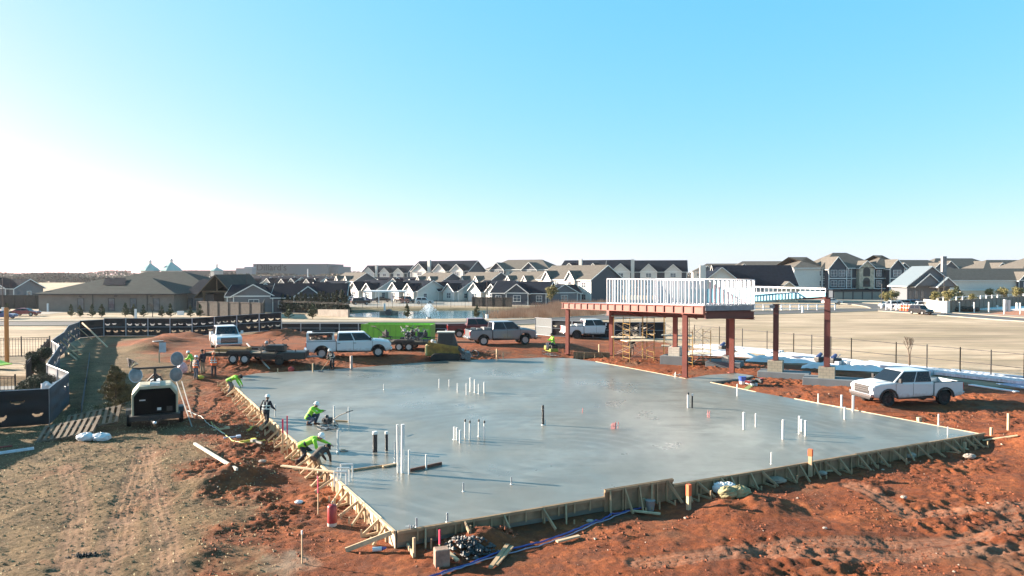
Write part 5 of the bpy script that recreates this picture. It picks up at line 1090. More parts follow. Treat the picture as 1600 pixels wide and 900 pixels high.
# ================= FENCES =================
blackf = M('black_fence_iron', (.02, .02, .022), .5, .1); screen = M('fence_screen', (.014, .015, .02), .9, .25, .6); galvp = M('fence_tube', (.42, .45, .50), .4, .08, metal=.4); scrb = M('blue_fence_screen', (.03, .05, .075), .8, .25, .8)
def orn_fence(label, a, b, h, step=.14, post=2.4, top=True, pick=True, posts_w=.07, grp=None):
    a = Vector(a); b = Vector(b); L = (b-a).length; n_ = max(1, round(L/post)); t = thing('iron_fence', label, 'fence', a, group=grp)
    for i in range(n_):
        q0 = (b-a)*(i/n_); q1 = (b-a)*((i+1)/n_); m_ = MB()
        for z in ((.15, h*.9, h-.02) if pick else (.12, h*.5, h)): m_.beam(q0+Vector((0, 0, z)), q1+Vector((0, 0, z)), .035, .04)
        if pick:
            k_ = int((q1-q0).length/step)
            for k in range(1, k_): p_ = q0+(q1-q0)*(k/k_); m_.beam(p_+Vector((0, 0, .1)), p_+Vector((0, 0, h)), .02, .02)
        m_.build('fence_panel', blackf, t)
    for i in range(n_+1): q0 = (b-a)*(i/n_); MB().beam(q0+Vector((0, 0, -.2)), q0+Vector((0, 0, h+.12)), posts_w, posts_w).build('post', blackf, t)
    return t
orn_fence('black ornamental iron fence behind the orange post', GP(-60, 562), GP(78, 557), 1.75, .2)
orn_fence('black ornamental iron fence slanting down beside the dark shrub', GP(78, 557), GP(42, 604), 1.7, .2)
orn_fence('short black iron fence panel at the left edge before the shrub', GP(-40, 618), GP(24, 616), 1.2, .2)
pts = [GP(x, y) for x, y in ((1085, 537), (1124, 541), (1240, 555), (1330, 566), (1400, 574), (1500, 585), (1600, 597), (1700, 609))]
for i in range(len(pts)-1): orn_fence('thin black post and cable fence along the tan field, %s span from the left' % words[i], pts[i], pts[i+1], 2.0, 1, 2.6 if i > 1 else 3.2, pick=False, posts_w=.06, grp='spans of the thin black fence along the tan field')
orn_fence('black iron fence along the far side of the pond', (XY(543, 160), 160, gz), (XY(880, 168), 168, gz), 1.7, .8, 3.2)
orn_fence('black iron fence round the clipped cedars', (XY(425, 144), 144, gz), (XY(545, 130), 130, gz), 2.4, .5, 3.0)
def screen_fence(label, pts, h, holes, mat, cell=.07, rows=(.72, .33), seed=1, grp=None, brace=()):
    rnd = random.Random(seed); t = thing('screened_fence', label, 'fence', pts[0], group=grp); O_ = Vector(pts[0])
    for i in range(len(pts)-1):
        a = Vector(pts[i]); b = Vector(pts[i+1]); L = (b-a).length; n_ = max(1, round(L/3.0))
        for k in range(n_):
            q0 = a+(b-a)*(k/n_); q1 = a+(b-a)*((k+1)/n_); l_ = (q1-q0).length; d = (q1-q0).normalized(); nn = Vector((-d.y, d.x, 0)); fm = MB()
            for q in (q0+d*.03, q1-d*.03): fm.cyl(q+Vector((0, 0, -.1))-O_, q+Vector((0, 0, h))-O_, .03, n=6)
            for z in (.08, h*.52, h): fm.cyl(q0+Vector((0, 0, z))-O_, q1+Vector((0, 0, z))-O_, .022, n=6)
            fm.build('frame_panel', galvp, t); sc_ = MB(); nx_ = max(2, int(l_/cell)); nz_ = int(h/cell); hs = []
            if holes:
                for rz_ in rows:
                    m_ = 3
                    for j in range(m_):
                        if rnd.random() < holes: hs.append((l_*(j+.5)/m_+rnd.uniform(-.1, .1), h*rz_+rnd.uniform(-.03, .03), rnd.uniform(.22, .34), rnd.uniform(.12, .30)))
            idx = {}
            def vid(ix, iz):
                if (ix, iz) not in idx:
                    u = ix/nx_; w_ = math.sin(u*math.pi)*.04*math.sin(iz*.4+k); p_ = q0+(q1-q0)*u+nn*(.03+w_)+Vector((0, 0, .05+(h-.07)*iz/nz_))-O_; idx[(ix, iz)] = len(sc_.v); sc_.v.append(tuple(p_))
                return idx[(ix, iz)]
            for ix in range(nx_):
                for iz in range(nz_):
                    x = (ix+.5)/nx_*l_; z = (iz+.5)/nz_*h
                    if any(((x-hx)/hr)**2+((z-hz)/(hv+.05))**2 < 1 and z < hz and not (((x-hx)/(hr*.8))**2+((z-hz)/(hv*.35))**2 < 1) for hx, hz, hr, hv in hs): continue
                    sc_.f.append((vid(ix, iz), vid(ix+1, iz), vid(ix+1, iz+1), vid(ix, iz+1)))
            sc_.build('screen', mat, t, fixn=False)
            if brace and rnd.random() < brace[0]:
                MB().beam(q0+Vector((0, 0, h*.75))-O_, q0+Vector((brace[1], brace[2], .05))-O_, .05, .09).build('brace', lum, t)
    return t
Wp = lambda px, py, z=1.45: Vector((P(px, py, z)[0], P(px, py, z)[1], 0))
def ground_pts(l): return [Vector((p.x, p.y, T(p.x, p.y)-.02)) for p in l]
screen_fence('black screened panels with crescent wind flaps along the back left of the site', ground_pts([Wp(162, 500, 1.9), Wp(300, 500, 1.9), Wp(440, 500, 1.9)]), 2.25, .95, screen, .09, seed=3)
screen_fence('black screened panel at the back left corner of the site', ground_pts([Wp(124, 506, 1.6), Wp(162, 500, 1.9)]), 2.1, .6, screen, .07, seed=5)
screen_fence('blue backed screened panels curving toward the camera in the middle of the left fence', ground_pts([Wp(124, 506, 1.6), Wp(108, 520), Wp(99, 533), Wp(80, 548)]), 1.95, .35, scrb, .07, seed=7, brace=(.3, 2.2, -.8))
screen_fence('screened panels bending back beside the dark shrub', ground_pts([Wp(80, 548), Wp(93, 558), Wp(73, 574)]), 1.95, .2, scrb, .07, seed=9)
screen_fence('pale topped screened panel with white scraps tied to it', ground_pts([Wp(73, 574), Wp(107, 588), Wp(76, 610)]), 1.95, .25, scrb, .05, seed=11)
screen_fence('nearest black screened panels with a large torn hole at the left edge', ground_pts([Wp(76, 610), Wp(-20, 617), Vector((-27.8, 36.5, 0)), Vector((-27.3, 32.5, 0)), Vector((-26.6, 29, 0)), Vector((-26.6, 26.5, 0))]), 1.95, .7, screen, .05, seed=15)
screen_fence('low black silt screen on posts behind the white work pickup', ground_pts([Wp(440, 508, .9), Wp(500, 508, .9), Wp(560, 508, .9), Wp(710, 509, .9)]), 1.25, 0, screen, .3, seed=2)
screen_fence('grey screened panels beside the parked white pickup beyond the canopy', ground_pts([Wp(836, 502, 1.6), Wp(862, 504, 1.6)]), 2.2, 0, M('grey_screen', (.16, .18, .19), .8, .1), .3, seed=2)
screen_fence('black screened fence behind the scaffolding', ground_pts([Wp(862, 504, 1.6), Wp(960, 507, 1.6), Wp(1040, 507, 1.6)]), 2.0, .5, screen, .1, seed=21)
# wooden fences
def wood_fence(label, a, b, h, mat):
    a = Vector(a); b = Vector(b); d = b-a; L = d.length; rz = math.atan2(d.y, d.x); t = thing('wooden_fence', label, 'fence', a, rz)
    MB().box((L/2, 0, h/2), (L, .05, h)).build('boarding', mat, t)
    for k in range(int(L/2.6)+1): MB().box((k*2.6, -.07, h/2), (.1, .09, h+.06)).build('post', mat, t)
    MB().box((L/2, -.05, h-.15), (L, .05, .1)).build('rail', mat, t); return t
wf = bands('weathered_boards', (.115, .10, .09), (.05, .045, .04), .16, 'X', .14, .9, .2)
wood_fence('weathered wooden privacy fence right of the low tan building', (XY(308, 132), 132, gz), (XY(411, 125), 125, gz), 2.7, wf); wood_fence('side run of the weathered wooden fence next to the hedge', (XY(411, 125), 125, gz), (XY(413, 140), 140, gz), 2.7, wf)
wood_fence('dark wooden fence behind the crimson car', (XY(-80, 160), 160, gz), (XY(62, 158), 158, gz), 3.0, bands('dark_boards', (.05, .045, .042), (.02, .02, .02), .16, 'X', .14, .9, .2))
wood_fence('dark wooden fence under the grey cottages by the pond', (XY(738, 170), 170, gz), (XY(800, 166), 166, gz), 2.2, bands('dark_boards', (.05, .045, .042), (.02, .02, .02), .16, 'X', .14, .9, .2))
wood_fence('long tan wooden fence across the road at the right', (XY(1478, 142), 142, gz), (XY(1650, 188), 188, gz), 2.35, bands('tan_boards', (.24, .195, .16), (.13, .10, .08), .16, 'X', .14, .9, .2))
t = thing('boundary_wall', 'short bright white boundary wall left of the tan wooden fence', 'wall', (XY(1445, 156), 156, gz)); e_ = Vector((XY(1478, 141)-XY(1445, 156), -15, 0)); MB().beam((0, 0, 1.05), e_+Vector((0, 0, 1.05)), .4, 2.3).build('wall', M('white_stucco', (.62, .58, .52), .9, .05), t); MB().beam(e_+Vector((0, 0, 1.1)), e_+Vector((.8, .3, 1.1)), .5, 2.5).build('end_pillar', MATS['white_stucco'], t)
def rail_fence(label, a, b, h, n_):
    a = Vector(a); b = Vector(b); t = thing('rail_fence', label, 'fence', a); d = b-a
    for z in (h*.35, h*.9): MB().beam(Vector((0, 0, z)), d+Vector((0, 0, z)), .08, .18).build('rail', MATS['white_frame'], t)
    for k in range(n_+1): MB().beam(d*(k/n_)+Vector((0, 0, -.2)), d*(k/n_)+Vector((0, 0, h)), .22, .22).build('post', MATS['white_frame'], t)
rail_fence('white rail fence above the tan wooden fence', (XY(1464, 160), 160, gz+.8), (XY(1650, 200), 200, gz+.8), 1.7, 22); rail_fence('white rail fence left of the boundary wall', (XY(1385, 152), 152, gz), (XY(1442, 148), 148, gz), 1.4, 7); rail_fence('long low white rail fence seen under the blue parapet', (XY(1080, 150), 150, gz), (XY(1305, 152), 152, gz), 1.3, 16)
t = thing('retaining_wall', 'long pale retaining wall behind the rail fence at the right', 'wall', (XY(1500, 206), 206, gz)); MB().beam((0, 0, 1.4), (XY(1700, 205)-XY(1500, 206), -1, 1.4), .5, 3.0).build('wall', M('limestone_wall', (.48, .42, .33), .9, .15, .5), t)
# ================= PEOPLE =================
skin = M('skin', (.30, .17, .11), .6, .08, 4); lime = M('hi_vis_lime', (.25, .62, .04), .75, .08, 5, .004); orange = M('hi_vis_orange', (.75, .13, .03), .75, .08, 5, .004)
navy = M('dark_jacket', (.018, .022, .035), .85, .25, 5, .004); brown = M('brown_jacket', (.06, .045, .038), .85, .25, 5, .004); jean = M('denim', (.045, .07, .12), .85, .25, 5, .004); khaki = M('khaki_cloth', (.28, .22, .15), .85, .2, 5, .004)
hatw = M('white_hard_hat', (.72, .72, .70), .35, .03); refl = M('reflective_tape', (.62, .66, .62), .4, .05); boot = M('muddy_boot', (.14, .06, .035), .8, .3, 8); hairm = M('dark_hair', (.015, .012, .01), .8); limeh = M('lime_hood', (.22, .55, .05), .7)
POSE = {
 'stand': dict(pel=(0, 0, .95), che=(.01, 0, 1.28), nec=(.01, 0, 1.47), hea=(.05, 0, 1.63), sh=(0, .19, 1.42), el=((.02, .27, 1.13), (.02, -.27, 1.13)), ha=((.13, .25, .90), (.13, -.25, .90)), kn=((.03, .11, .51), (.03, -.11, .51)), an=((0, .12, .09), (0, -.12, .09))),
 'walk': dict(pel=(0, 0, .93), che=(.04, 0, 1.26), nec=(.07, 0, 1.45), hea=(.13, 0, 1.60), sh=(.05, .19, 1.40), el=((-.06, .29, 1.13), (.12, -.28, 1.14)), ha=((.02, .36, .92), (.30, -.30, 1.0)), kn=((.16, .11, .52), (-.02, -.11, .50)), an=((.18, .12, .09), (-.26, -.12, .12))),
 'work': dict(pel=(-.05, 0, .92), che=(.08, 0, 1.22), nec=(.16, 0, 1.38), hea=(.25, 0, 1.51), sh=(.13, .19, 1.34), el=((.25, .25, 1.10), (.22, -.26, 1.08)), ha=((.48, .10, 1.02), (.45, -.08, .95)), kn=((.06, .14, .50), (.02, -.15, .49)), an=((-.02, .18, .09), (-.1, -.2, .09))),
 'bend': dict(pel=(-.16, 0, .84), che=(.18, 0, 1.02), nec=(.37, 0, 1.07), hea=(.52, 0, 1.05), sh=(.32, .19, 1.03), el=((.46, .22, .77), (.44, -.22, .76)), ha=((.60, .15, .53), (.56, -.14, .50)), kn=((.04, .13, .46), (.0, -.14, .46)), an=((-.12, .15, .09), (-.16, -.16, .09))),
 'reach': dict(pel=(-.2, 0, .72), che=(.18, 0, .90), nec=(.38, 0, .98), hea=(.52, 0, 1.03), sh=(.33, .19, .93), el=((.58, .24, .80), (.42, -.24, .66)), ha=((.86, .18, .68), (.60, -.2, .50)), kn=((.12, .14, .42), (-.02, -.15, .40)), an=((-.22, .15, .09), (-.34, -.16, .09))),
 'squat': dict(pel=(-.18, 0, .40), che=(.02, 0, .72), nec=(.14, 0, .88), hea=(.24, 0, 1.00), sh=(.09, .19, .84), el=((.32, .25, .66), (.34, -.24, .66)), ha=((.56, .14, .70), (.58, -.12, .68)), kn=((.28, .17, .50), (.20, -.19, .34)), an=((.12, .15, .09), (-.12, -.18, .10))),
 'sit': dict(pel=(-.05, 0, .12), che=(0, 0, .46), nec=(.03, 0, .65), hea=(.08, 0, .80), sh=(.01, .19, .60), el=((.16, .27, .36), (.16, -.27, .36)), ha=((.40, .22, .36), (.40, -.22, .36)), kn=((.42, .14, .10), (.42, -.14, .10)), an=((.46, .14, -.33), (.46, -.14, -.33))),
}
def remeshed(mb, vox, name, mat, par):
    me = bpy.data.meshes.new('tmp'); me.from_pydata(mb.v, [], mb.f); o = bpy.data.objects.new('tmp', me); C.objects.link(o)
    b = bmesh.new(); b.from_mesh(me); bmesh.ops.recalc_face_normals(b, faces=b.faces); b.to_mesh(me); b.free()
    md = o.modifiers.new('r', 'REMESH'); md.mode = 'VOXEL'; md.voxel_size = vox; md.use_smooth_shade = True; sm_ = o.modifiers.new('s', 'SMOOTH'); sm_.iterations = 3; sm_.factor = .5
    dg_ = bpy.context.evaluated_depsgraph_get(); n_ = bpy.data.meshes.new_from_object(o.evaluated_get(dg_)); bpy.data.objects.remove(o); bpy.data.meshes.remove(me)
    n_.name = name; n_.materials.clear(); n_.materials.append(mat); r_ = bpy.data.objects.new(name, n_); C.objects.link(r_); r_.parent = par; return r_
def limb(mb, pts, rs, n=10):
    for (a, b), (r0, r1) in zip(zip(pts[:-1], pts[1:]), zip(rs[:-1], rs[1:])): mb.cyl(a, b, r0, r1, n)
    for p_, r_ in zip(pts, rs): mb.ball(p_, r_*1.0, 10, 7)
def torso(mb, P_, k=1.0, long=0.0):
    pel, che, nec = [Vector(P_[q]) for q in ('pel', 'che', 'nec')]; ax0 = (che-pel).normalized(); ax1 = (nec-che).normalized()
    ring = [(pel-ax0*(.06+long), .165, .125), (pel+ax0*.03, .175, .13), (pel.lerp(che, .5), .15, .115), (che, .185, .13), (che.lerp(nec, .55), .20, .115), (nec-ax1*.02, .10, .08)]
    vs = []; n = 14
    for i, (c, ry, rx) in enumerate(ring):
        ax = ax0 if i < 3 else ax1; f = Vector((0, 1, 0)).cross(ax).normalized()
        for j in range(n): t_ = 2*math.pi*j/n; vs.append(c+Vector((0, 1, 0))*(ry*k*math.cos(t_))+f*(rx*k*math.sin(t_)))
    fs = [(i*n+j, i*n+(j+1) % n, (i+1)*n+(j+1) % n, (i+1)*n+j) for i in range(len(ring)-1) for j in range(n)]+[tuple(range(n))[::-1], tuple(range((len(ring)-1)*n, len(ring)*n))]
    mb.add(vs, fs)
def band(P_, u, k=1.0, h=.05, mat=None, par=None):
    pel, che = Vector(P_['pel']), Vector(P_['che']); ax = (che-pel).normalized(); c = pel+(che-pel)*u; f = Vector((0, 1, 0)).cross(ax).normalized(); vs = []; n = 18
    for s_ in (-h/2, h/2):
        for rr in (.99, 1.06):
            for j in range(n): t_ = 2*math.pi*j/n; vs.append(c+ax*s_+Vector((0, 1, 0))*(.195*k*rr*math.cos(t_))+f*(.145*k*rr*math.sin(t_)))
    fs = []
    for a, b in ((0, 1), (1, 3), (3, 2), (2, 0)): fs += [(a*n+j, a*n+(j+1) % n, b*n+(j+1) % n, b*n+j) for j in range(n)]
    mb = MB(); mb.add(vs, fs); return mb.build('reflective_band', mat, par)
def person(label, pose, loc, rz, jm, tm, hm, vest=None, sleeves=True, bands_=True, sc=1.0, vox=.016, tilt=0, group=None):
    P_ = POSE[pose]; t = thing('person', label, 'person', loc, R(rz), group); t.scale = (sc,)*3; hea = Vector(P_['hea']); nec = Vector(P_['nec']); hd = (hea-nec).normalized(); up_ = Vector((0, 0, 1)).lerp(hd, .5).normalized(); fw = Vector((0, 1, 0)).cross(up_).normalized()
    hips = [Vector(P_['pel'])+Vector((0, s_*.09, -.03)) for s_ in (1, -1)]; shs = [Vector(P_['sh']), Vector((P_['sh'][0], -P_['sh'][1], P_['sh'][2]))]
    b = MB(); torso(b, P_, .88); limb(b, [nec-hd*.06, nec+hd*.04, hea-hd*.05], [.06, .055, .055]); b.ball(hea, (.095, .078, .118), 14, 10); b.ball(hea+fw*.05-up_*.06, .05, 8, 6); b.ball(hea+fw*.098-up_*.01, (.018, .014, .024), 6, 5)
    for s_ in (-1, 1): b.ball(hea+Vector((0, s_*.078, 0)), (.018, .012, .028), 6, 5)
    for i in (0, 1):
        s_ = 1-2*i; el = Vector(P_['el'][i]); ha = Vector(P_['ha'][i]); kn = Vector(P_['kn'][i]); an = Vector(P_['an'][i]); limb(b, [shs[i], el, ha], [.052, .042, .03]); limb(b, [hips[i], kn, an], [.08, .055, .042]); limb(b, [an, an+Vector((.12, 0, -.04))], [.042, .035])
        d = (ha-el).normalized(); sd_ = d.cross(Vector((0, 0, 1))).normalized() if abs(d.z) < .9 else Vector((1, 0, 0)); nn = d.cross(sd_).normalized(); b.beam(ha, ha+d*.085, .075, .03, up=tuple(nn))
        for q, (o_, l_) in enumerate(((-.03, .065), (-.01, .078), (.01, .075), (.03, .058))): p0 = ha+d*.075+sd_*o_; p1 = p0+d*l_*.55+nn*.008; limb(b, [p0, p1, p1+d*l_*.35+nn*.025], [.0095, .009, .008], 6)
        p0 = ha+d*.02+sd_*.035*s_; limb(b, [p0, p0+sd_*.028*s_+d*.03, p0+sd_*.032*s_+d*.06+nn*.01], [.011, .010, .009], 6)
    remeshed(b, min(vox, .0125), 'body', skin, t)
    j = MB(); torso(j, P_, 1.12, .06)
    for i in (0, 1):
        el = Vector(P_['el'][i]); ha = Vector(P_['ha'][i]); d = (ha-el).normalized(); limb(j, [shs[i], el, ha-d*.02], [.078, .064, .046])
    j.cyl(nec-hd*.05, nec+hd*.03, .085, .075, 10); remeshed(j, vox, 'jacket', jm, t)
    tr = MB(); torso(tr, dict(P_, che=tuple(Vector(P_['pel']).lerp(Vector(P_['che']), .35)), nec=tuple(Vector(P_['pel']).lerp(Vector(P_['che']), .6))), 1.02)
    for i in (0, 1): kn = Vector(P_['kn'][i]); an = Vector(P_['an'][i]); limb(tr, [hips[i], kn, an+(kn-an).normalized()*.04], [.105, .078, .066])
    remeshed(tr, vox, 'trousers', tm, t)
    for i in (0, 1):
        an = Vector(P_['an'][i]); bt = MB(); bt.cyl(an+Vector((0, 0, .12)), an+Vector((0, 0, -.03)), .062, .058, 10); bt.box(tuple(an+Vector((.07, 0, -.045))), (.28, .10, .08)); remeshed(bt, .014, 'boot', boot, t)
    m3 = Matrix((fw, Vector((0, 1, 0)), up_)).transposed(); hv = MB()
    if hm is not None:
        hv.lathe([(.125, .0), (.128, .02), (.118, .07), (.085, .12), (.03, .142), (.005, .145)], n=16); hv.lathe([(.155, -.004), (.125, .014)], n=16); hv.box((.13, 0, .005), (.08, .16, .015)); hv.v = [tuple(hea+up_*.035+m3 @ Vector(v)) for v in hv.v]; hv.build('hard_hat', hm, t, True)
    else:
        hv.ball(hea+up_*.03-fw*.02, (.105, .09, .112), 12, 8); hv.build('hair', hairm, t, True)
    e = MB()
    for s_ in (-1, 1): e.ball(hea+fw*.088+Vector((0, s_*.032, 0))+up_*.01, .011, 6, 4)
    e.build('eyes', hairm, t)
    if vest:
        v_ = MB(); torso(v_, P_, 1.24, .02); remeshed(v_, vox, 'vest', vest, t)
    if bands_:
        k = 1.30 if vest else 1.18
        band(P_, .35, k, .055, refl, t); band(P_, .85, k, .055, refl, t)
        pel, che, nec_ = Vector(P_['pel']), Vector(P_['che']), nec; ax = (nec_-pel).normalized(); f = Vector((0, 1, 0)).cross(ax).normalized(); st_ = MB()
        for s_ in (-1, 1):
            for q in (-1, 1): st_.beam(pel.lerp(che, .35)+Vector((0, s_*.10, 0))+f*(q*.155*k/1.18), che.lerp(nec_, .75)+Vector((0, s_*.10, 0))+f*(q*.12*k/1.18), .045, .012, up=tuple(f))
        st_.build('reflective_strap', refl, t)
    return t
def at(px, py, z=None): 
    if z is None: p = GP(px, py); return (p.x, p.y, p.z)
    return P(px, py, z)
person('worker in dark suit with reflective cross straps walking along the left form', 'walk', at(416, 670), 72, navy, navy, hatw, sc=1.03)
person('squatting worker in lime shirt and blue jeans tending the walk behind trowel', 'squat', at(487, 664, 0), -5, lime, jean, hatw, bands_=False, sc=1.03)
person('worker in lime shirt leaning low over the left form and reaching out', 'reach', at(480, 724), 2, lime, navy, hatw, bands_=False, sc=1.12)
person('worker in brown jacket and khaki trousers bending at the left form', 'bend', at(497, 745), 62, brown, khaki, hairm, bands_=False, sc=1.02)
person('worker in lime hooded top bending over the far left end of the form', 'bend', at(362, 614), 5, lime, M('grey_trousers', (.13, .14, .16), .85, .2), hairm, bands_=False, sc=1.08)
person('worker with white hard hat raking at the back edge of the slab', 'work', at(519, 577, 0), -120, navy, navy, hatw, sc=1.0)
person('worker in orange vest over blue sleeves, second from the left in the standing group', 'stand', at(306, 593), 60, M('blue_sleeves', (.10, .13, .2), .8, .2), jean, hatw, vest=orange, sc=1.0)
person('worker in lime top at the left of the standing group', 'work', at(300, 581), 190, limeh, khaki, hatw, bands_=False, sc=.98)
person('worker in plain black jacket standing in the middle of the group', 'stand', at(317, 584), 160, navy, khaki, hairm, bands_=False, sc=1.04)
person('worker in bright orange jacket with hood at the right of the standing group', 'stand', at(334, 589), 100, orange, navy, M('orange_hood', (.7, .13, .03), .7), sc=1.03)
rp0 = GP(862, 559.5); person('worker in lime shirt and blue jeans seated on the ride on power trowel', 'sit', (rp0.x+.1, rp0.y, 1.02), 200, lime, jean, hairm, bands_=False, sc=1.12)
person('dark clothed worker walking behind the scaffold towers', 'walk', at(987, 558), 70, M('black_coat', (.03, .025, .025), .8, .3), M('tan_trousers', (.2, .13, .09), .8, .2), hatw, bands_=False, sc=1.05)
p = at(519, 577, 0); t = thing('rake', 'long handled rake held by the worker at the back edge of the slab', 'rake', p); MB().cyl((.05, -.25, 1.15), (-.5, -1.6, .06), .016, n=6).build('handle', lum, t); MB().beam((-.75, -1.5, .05), (-.25, -1.7, .05), .04, .08).build('head', steelg, t)
p = at(366, 606); t = thing('hand_float', 'long wooden float in the hands of the worker at the far left form', 'float', (p[0]+.7, p[1]+.1, .06), R(10)); MB().box((.3, 0, 0), (.9, .12, .02)).build('blade', steelg, t); MB().beam((0, 0, .05), (.5, 0, .05), .03, .03).build('grip', lum, t)
p = at(540, 704, .03); t = thing('hand_trowel', 'small steel trowel pushed by the worker in lime at the left form', 'trowel', (p[0]-.1, p[1], .02)); MB().box((0, 0, 0), (.4, .12, .012)).build('blade', blackp, t); MB().beam((-.1, 0, .05), (.1, 0, .05), .03, .03).build('grip', lum, t)
# ================= PIPES IN THE SLAB =================
pvc = M('white_pvc', (.66, .66, .64), .4, .04); blkp = M('black_abs_pipe', (.02, .022, .026), .4, .1); greyc = M('grey_conduit', (.30, .33, .36), .4, .1); pink = M('pink_pex_tape', (.55, .18, .18), .6, .2); capm = M('dark_pipe_cap', (.06, .06, .06), .5)
def pipe(px, top, base, r, mat, label, cap=False, collar=False, name='pipe_stub', grp='pipe stubs standing in the slab', z=0.0):
    x, y, _ = P(px, base, z); h = ZY(top, y)-z; t = thing(name, label, 'pipe', (x, y, z), 0, grp); lean = random.uniform(-.01, .01)
    MB().cyl((0, 0, -.1), (lean*h, lean*h, h), r, r, 12).build('pipe', mat, t, True)
    if cap: MB().lathe([(r*1.2, h-.09), (r*1.2, h+.01), (r*.9, h+.03)], (lean*h, lean*h, 0), 12).build('cap', capm if cap is True else cap, t)
    if collar: MB().lathe([(r*1.9, 0), (r*1.3, .03)], n=12).build('collar', pvc, t)
    return t
PL = [(622, 663, 738, .045, pvc, 'tallest white pipe, left of the tall pair near the slab front', 0), (629, 663, 739, .07, pvc, 'thick tall white pipe, right of the tall pair near the slab front', 0), (617, 690, 723, .025, greyc, 'thin grey conduit just left of the tall white pair', 0),
 (639, 703, 741, .035, pvc, 'medium white pipe just right of the tall white pair', 0), (666, 710, 733, .035, pvc, 'white pipe standing through the brown board right of the tall pair', 0), (586, 675, 706, .10, blkp, 'thick black pipe with pale collar left of the tall white pair', pvc), (604, 675, 704, .065, blkp, 'slimmer black pipe right of the thick black one', pvc),
 (545, 636, 660, .04, pvc, 'white pipe right of another beyond the walk behind trowel', 0), (522, 634, 660, .045, pvc, 'white pipe just behind the handle end of the walk behind trowel', 0), (528, 672, 706, .04, pvc, 'white pipe in front of the walk behind trowel', 0), (430, 632, 650, .035, pvc, 'white pipe by the left form next to the walking worker', 0),
 (710, 667, 687, .05, pvc, 'short white pipe at the left of the middle cluster', 0), (714, 668, 688, .04, pvc, 'short white pipe touching the leftmost of the middle cluster', 0), (719, 672, 692, .05, pvc, 'short thick white pipe nearest the camera in the middle cluster', 0), (726.5, 656, 684, .035, pvc, 'dark capped white pipe, left of the taller four in the middle cluster', True), (734, 658, 688, .035, pvc, 'dark capped white pipe, second of the taller four in the middle cluster', True),
 (748, 656, 682, .035, pvc, 'dark capped white pipe, third of the taller four in the middle cluster', True), (757, 658, 686, .035, pvc, 'dark capped white pipe, rightmost of the middle cluster', True), (686.5, 592, 606, .04, pvc, 'white pipe leftmost of the far cluster', 0), (702, 593, 604, .035, pvc, 'white pipe second from the left of the far cluster', 0), (715, 599, 613, .04, pvc, 'white pipe third from the left of the far cluster', 0),
 (729, 599, 617, .04, pvc, 'white pipe left of the tallest one of the far cluster', 0), (735, 590, 612, .05, pvc, 'tallest white pipe of the far cluster', 0), (742, 593, 613, .05, pvc, 'white pipe right of the tallest one of the far cluster', 0), (748, 600, 615, .04, pvc, 'white pipe left of the rightmost one of the far cluster', 0), (757, 597, 614, .05, pvc, 'white pipe rightmost of the far cluster', 0), (600, 600, 609, .03, pvc, 'small lone white pipe in the far left part of the slab', 0),
 (848.5, 633, 664, .06, blkp, 'lone black pipe near the middle of the slab', 0), (852, 656, 664, .03, pvc, 'tiny white pipe at the foot of the lone black pipe', 0), (1075, 614, 637, .055, pvc, 'white pipe with black stripe left of a pair toward the slab right side', True), (1081.5, 616, 637, .045, blkp, 'dark pipe right of a pair toward the slab right side', pvc),
 (1162, 644, 671, .055, pvc, 'white pipe left of a lone pair on the right part of the slab', 0), (1181, 646, 667, .04, pvc, 'slimmer white pipe right of a lone pair on the right part of the slab', 0), (1223.5, 656, 686, .06, pvc, 'thick white pipe standing alone left of the right hand trio', 0), (1249, 650, 678, .055, pvc, 'white pipe leftmost of the right hand trio', 0), (1252.5, 655, 674, .05, pvc, 'white pipe at the back of the right hand trio', 0), (1258.5, 657, 681, .055, pvc, 'white pipe nearest right of the right hand trio', 0),
 (1152, 600, 619, .04, pvc, 'white pipe at the slab edge below the trench', 0), (1278.5, 615, 629, .035, pvc, 'white pipe at the far edge left of the parked white pickup', 0), (1315, 617, 636, .06, pvc, 'white pipe leftmost of three in front of the white pickup', 0), (1333, 618, 642, .065, pvc, 'thickest white pipe right of three in front of the white pickup', 0), (1320, 636, 655, .05, pvc, 'white pipe nearest the camera of three in front of the white pickup', 0),
 (1466.5, 647, 663, .035, pvc, 'white pipe near the right corner of the slab on the far side', 0), (1481, 667, 679, .03, pvc, 'white pipe closest to the right corner of the slab', 0), (1205, 707, 725, .025, pvc, 'slim white pipe near the front edge toward the right', 0), (799, 745, 757, .025, greyc, 'small grey conduit alone near the front edge middle', 0), (724, 754, 768, .025, greyc, 'small rusty grey conduit alone in the front part of the slab', 0), (651, 809, 824, .03, greyc, 'small grey conduit by the front corner of the slab', 0), (699, 801, 816, .03, greyc, 'small grey conduit at the front edge right of the corner', 0)]
for a in PL: pipe(*a[:6], cap=a[6], collar=random.random() < .3)
def cluster(label, px, py, n_, w_, h_, mat):
    x, y, _ = P(px, py); t = thing('tube_cluster', label, 'tubes', (x, y, 0), 0, 'pink tube clusters in the slab')
    for k in range(n_): a = random.uniform(-w_, w_); b = random.uniform(-.1, .1); MB().cyl((a, b, -.05), (a+.03, b, h_*random.uniform(.6, 1)), .018, n=8).build('tube', mat, t)
    MB().beam((-w_, 0, h_*.45), (w_, 0, h_*.45), .03, .03).build('strap', pvc, t)
cluster('pink capped tube bundle in the middle right of the slab', 960, 670, 6, .22, .4, pink); cluster('single pink tube behind the pink bundle', 911, 645, 2, .05, .36, pink); cluster('pink and white tube bundle right of the dark pipe pair', 1107, 652, 3, .12, .38, pink); cluster('low grey bundle of tubes at the front corner of the slab', 640, 826, 5, .12, .14, greyc); cluster('pale tubes bunched at the foot of the front canopy column', 1058, 589, 5, .3, .4, pvc)
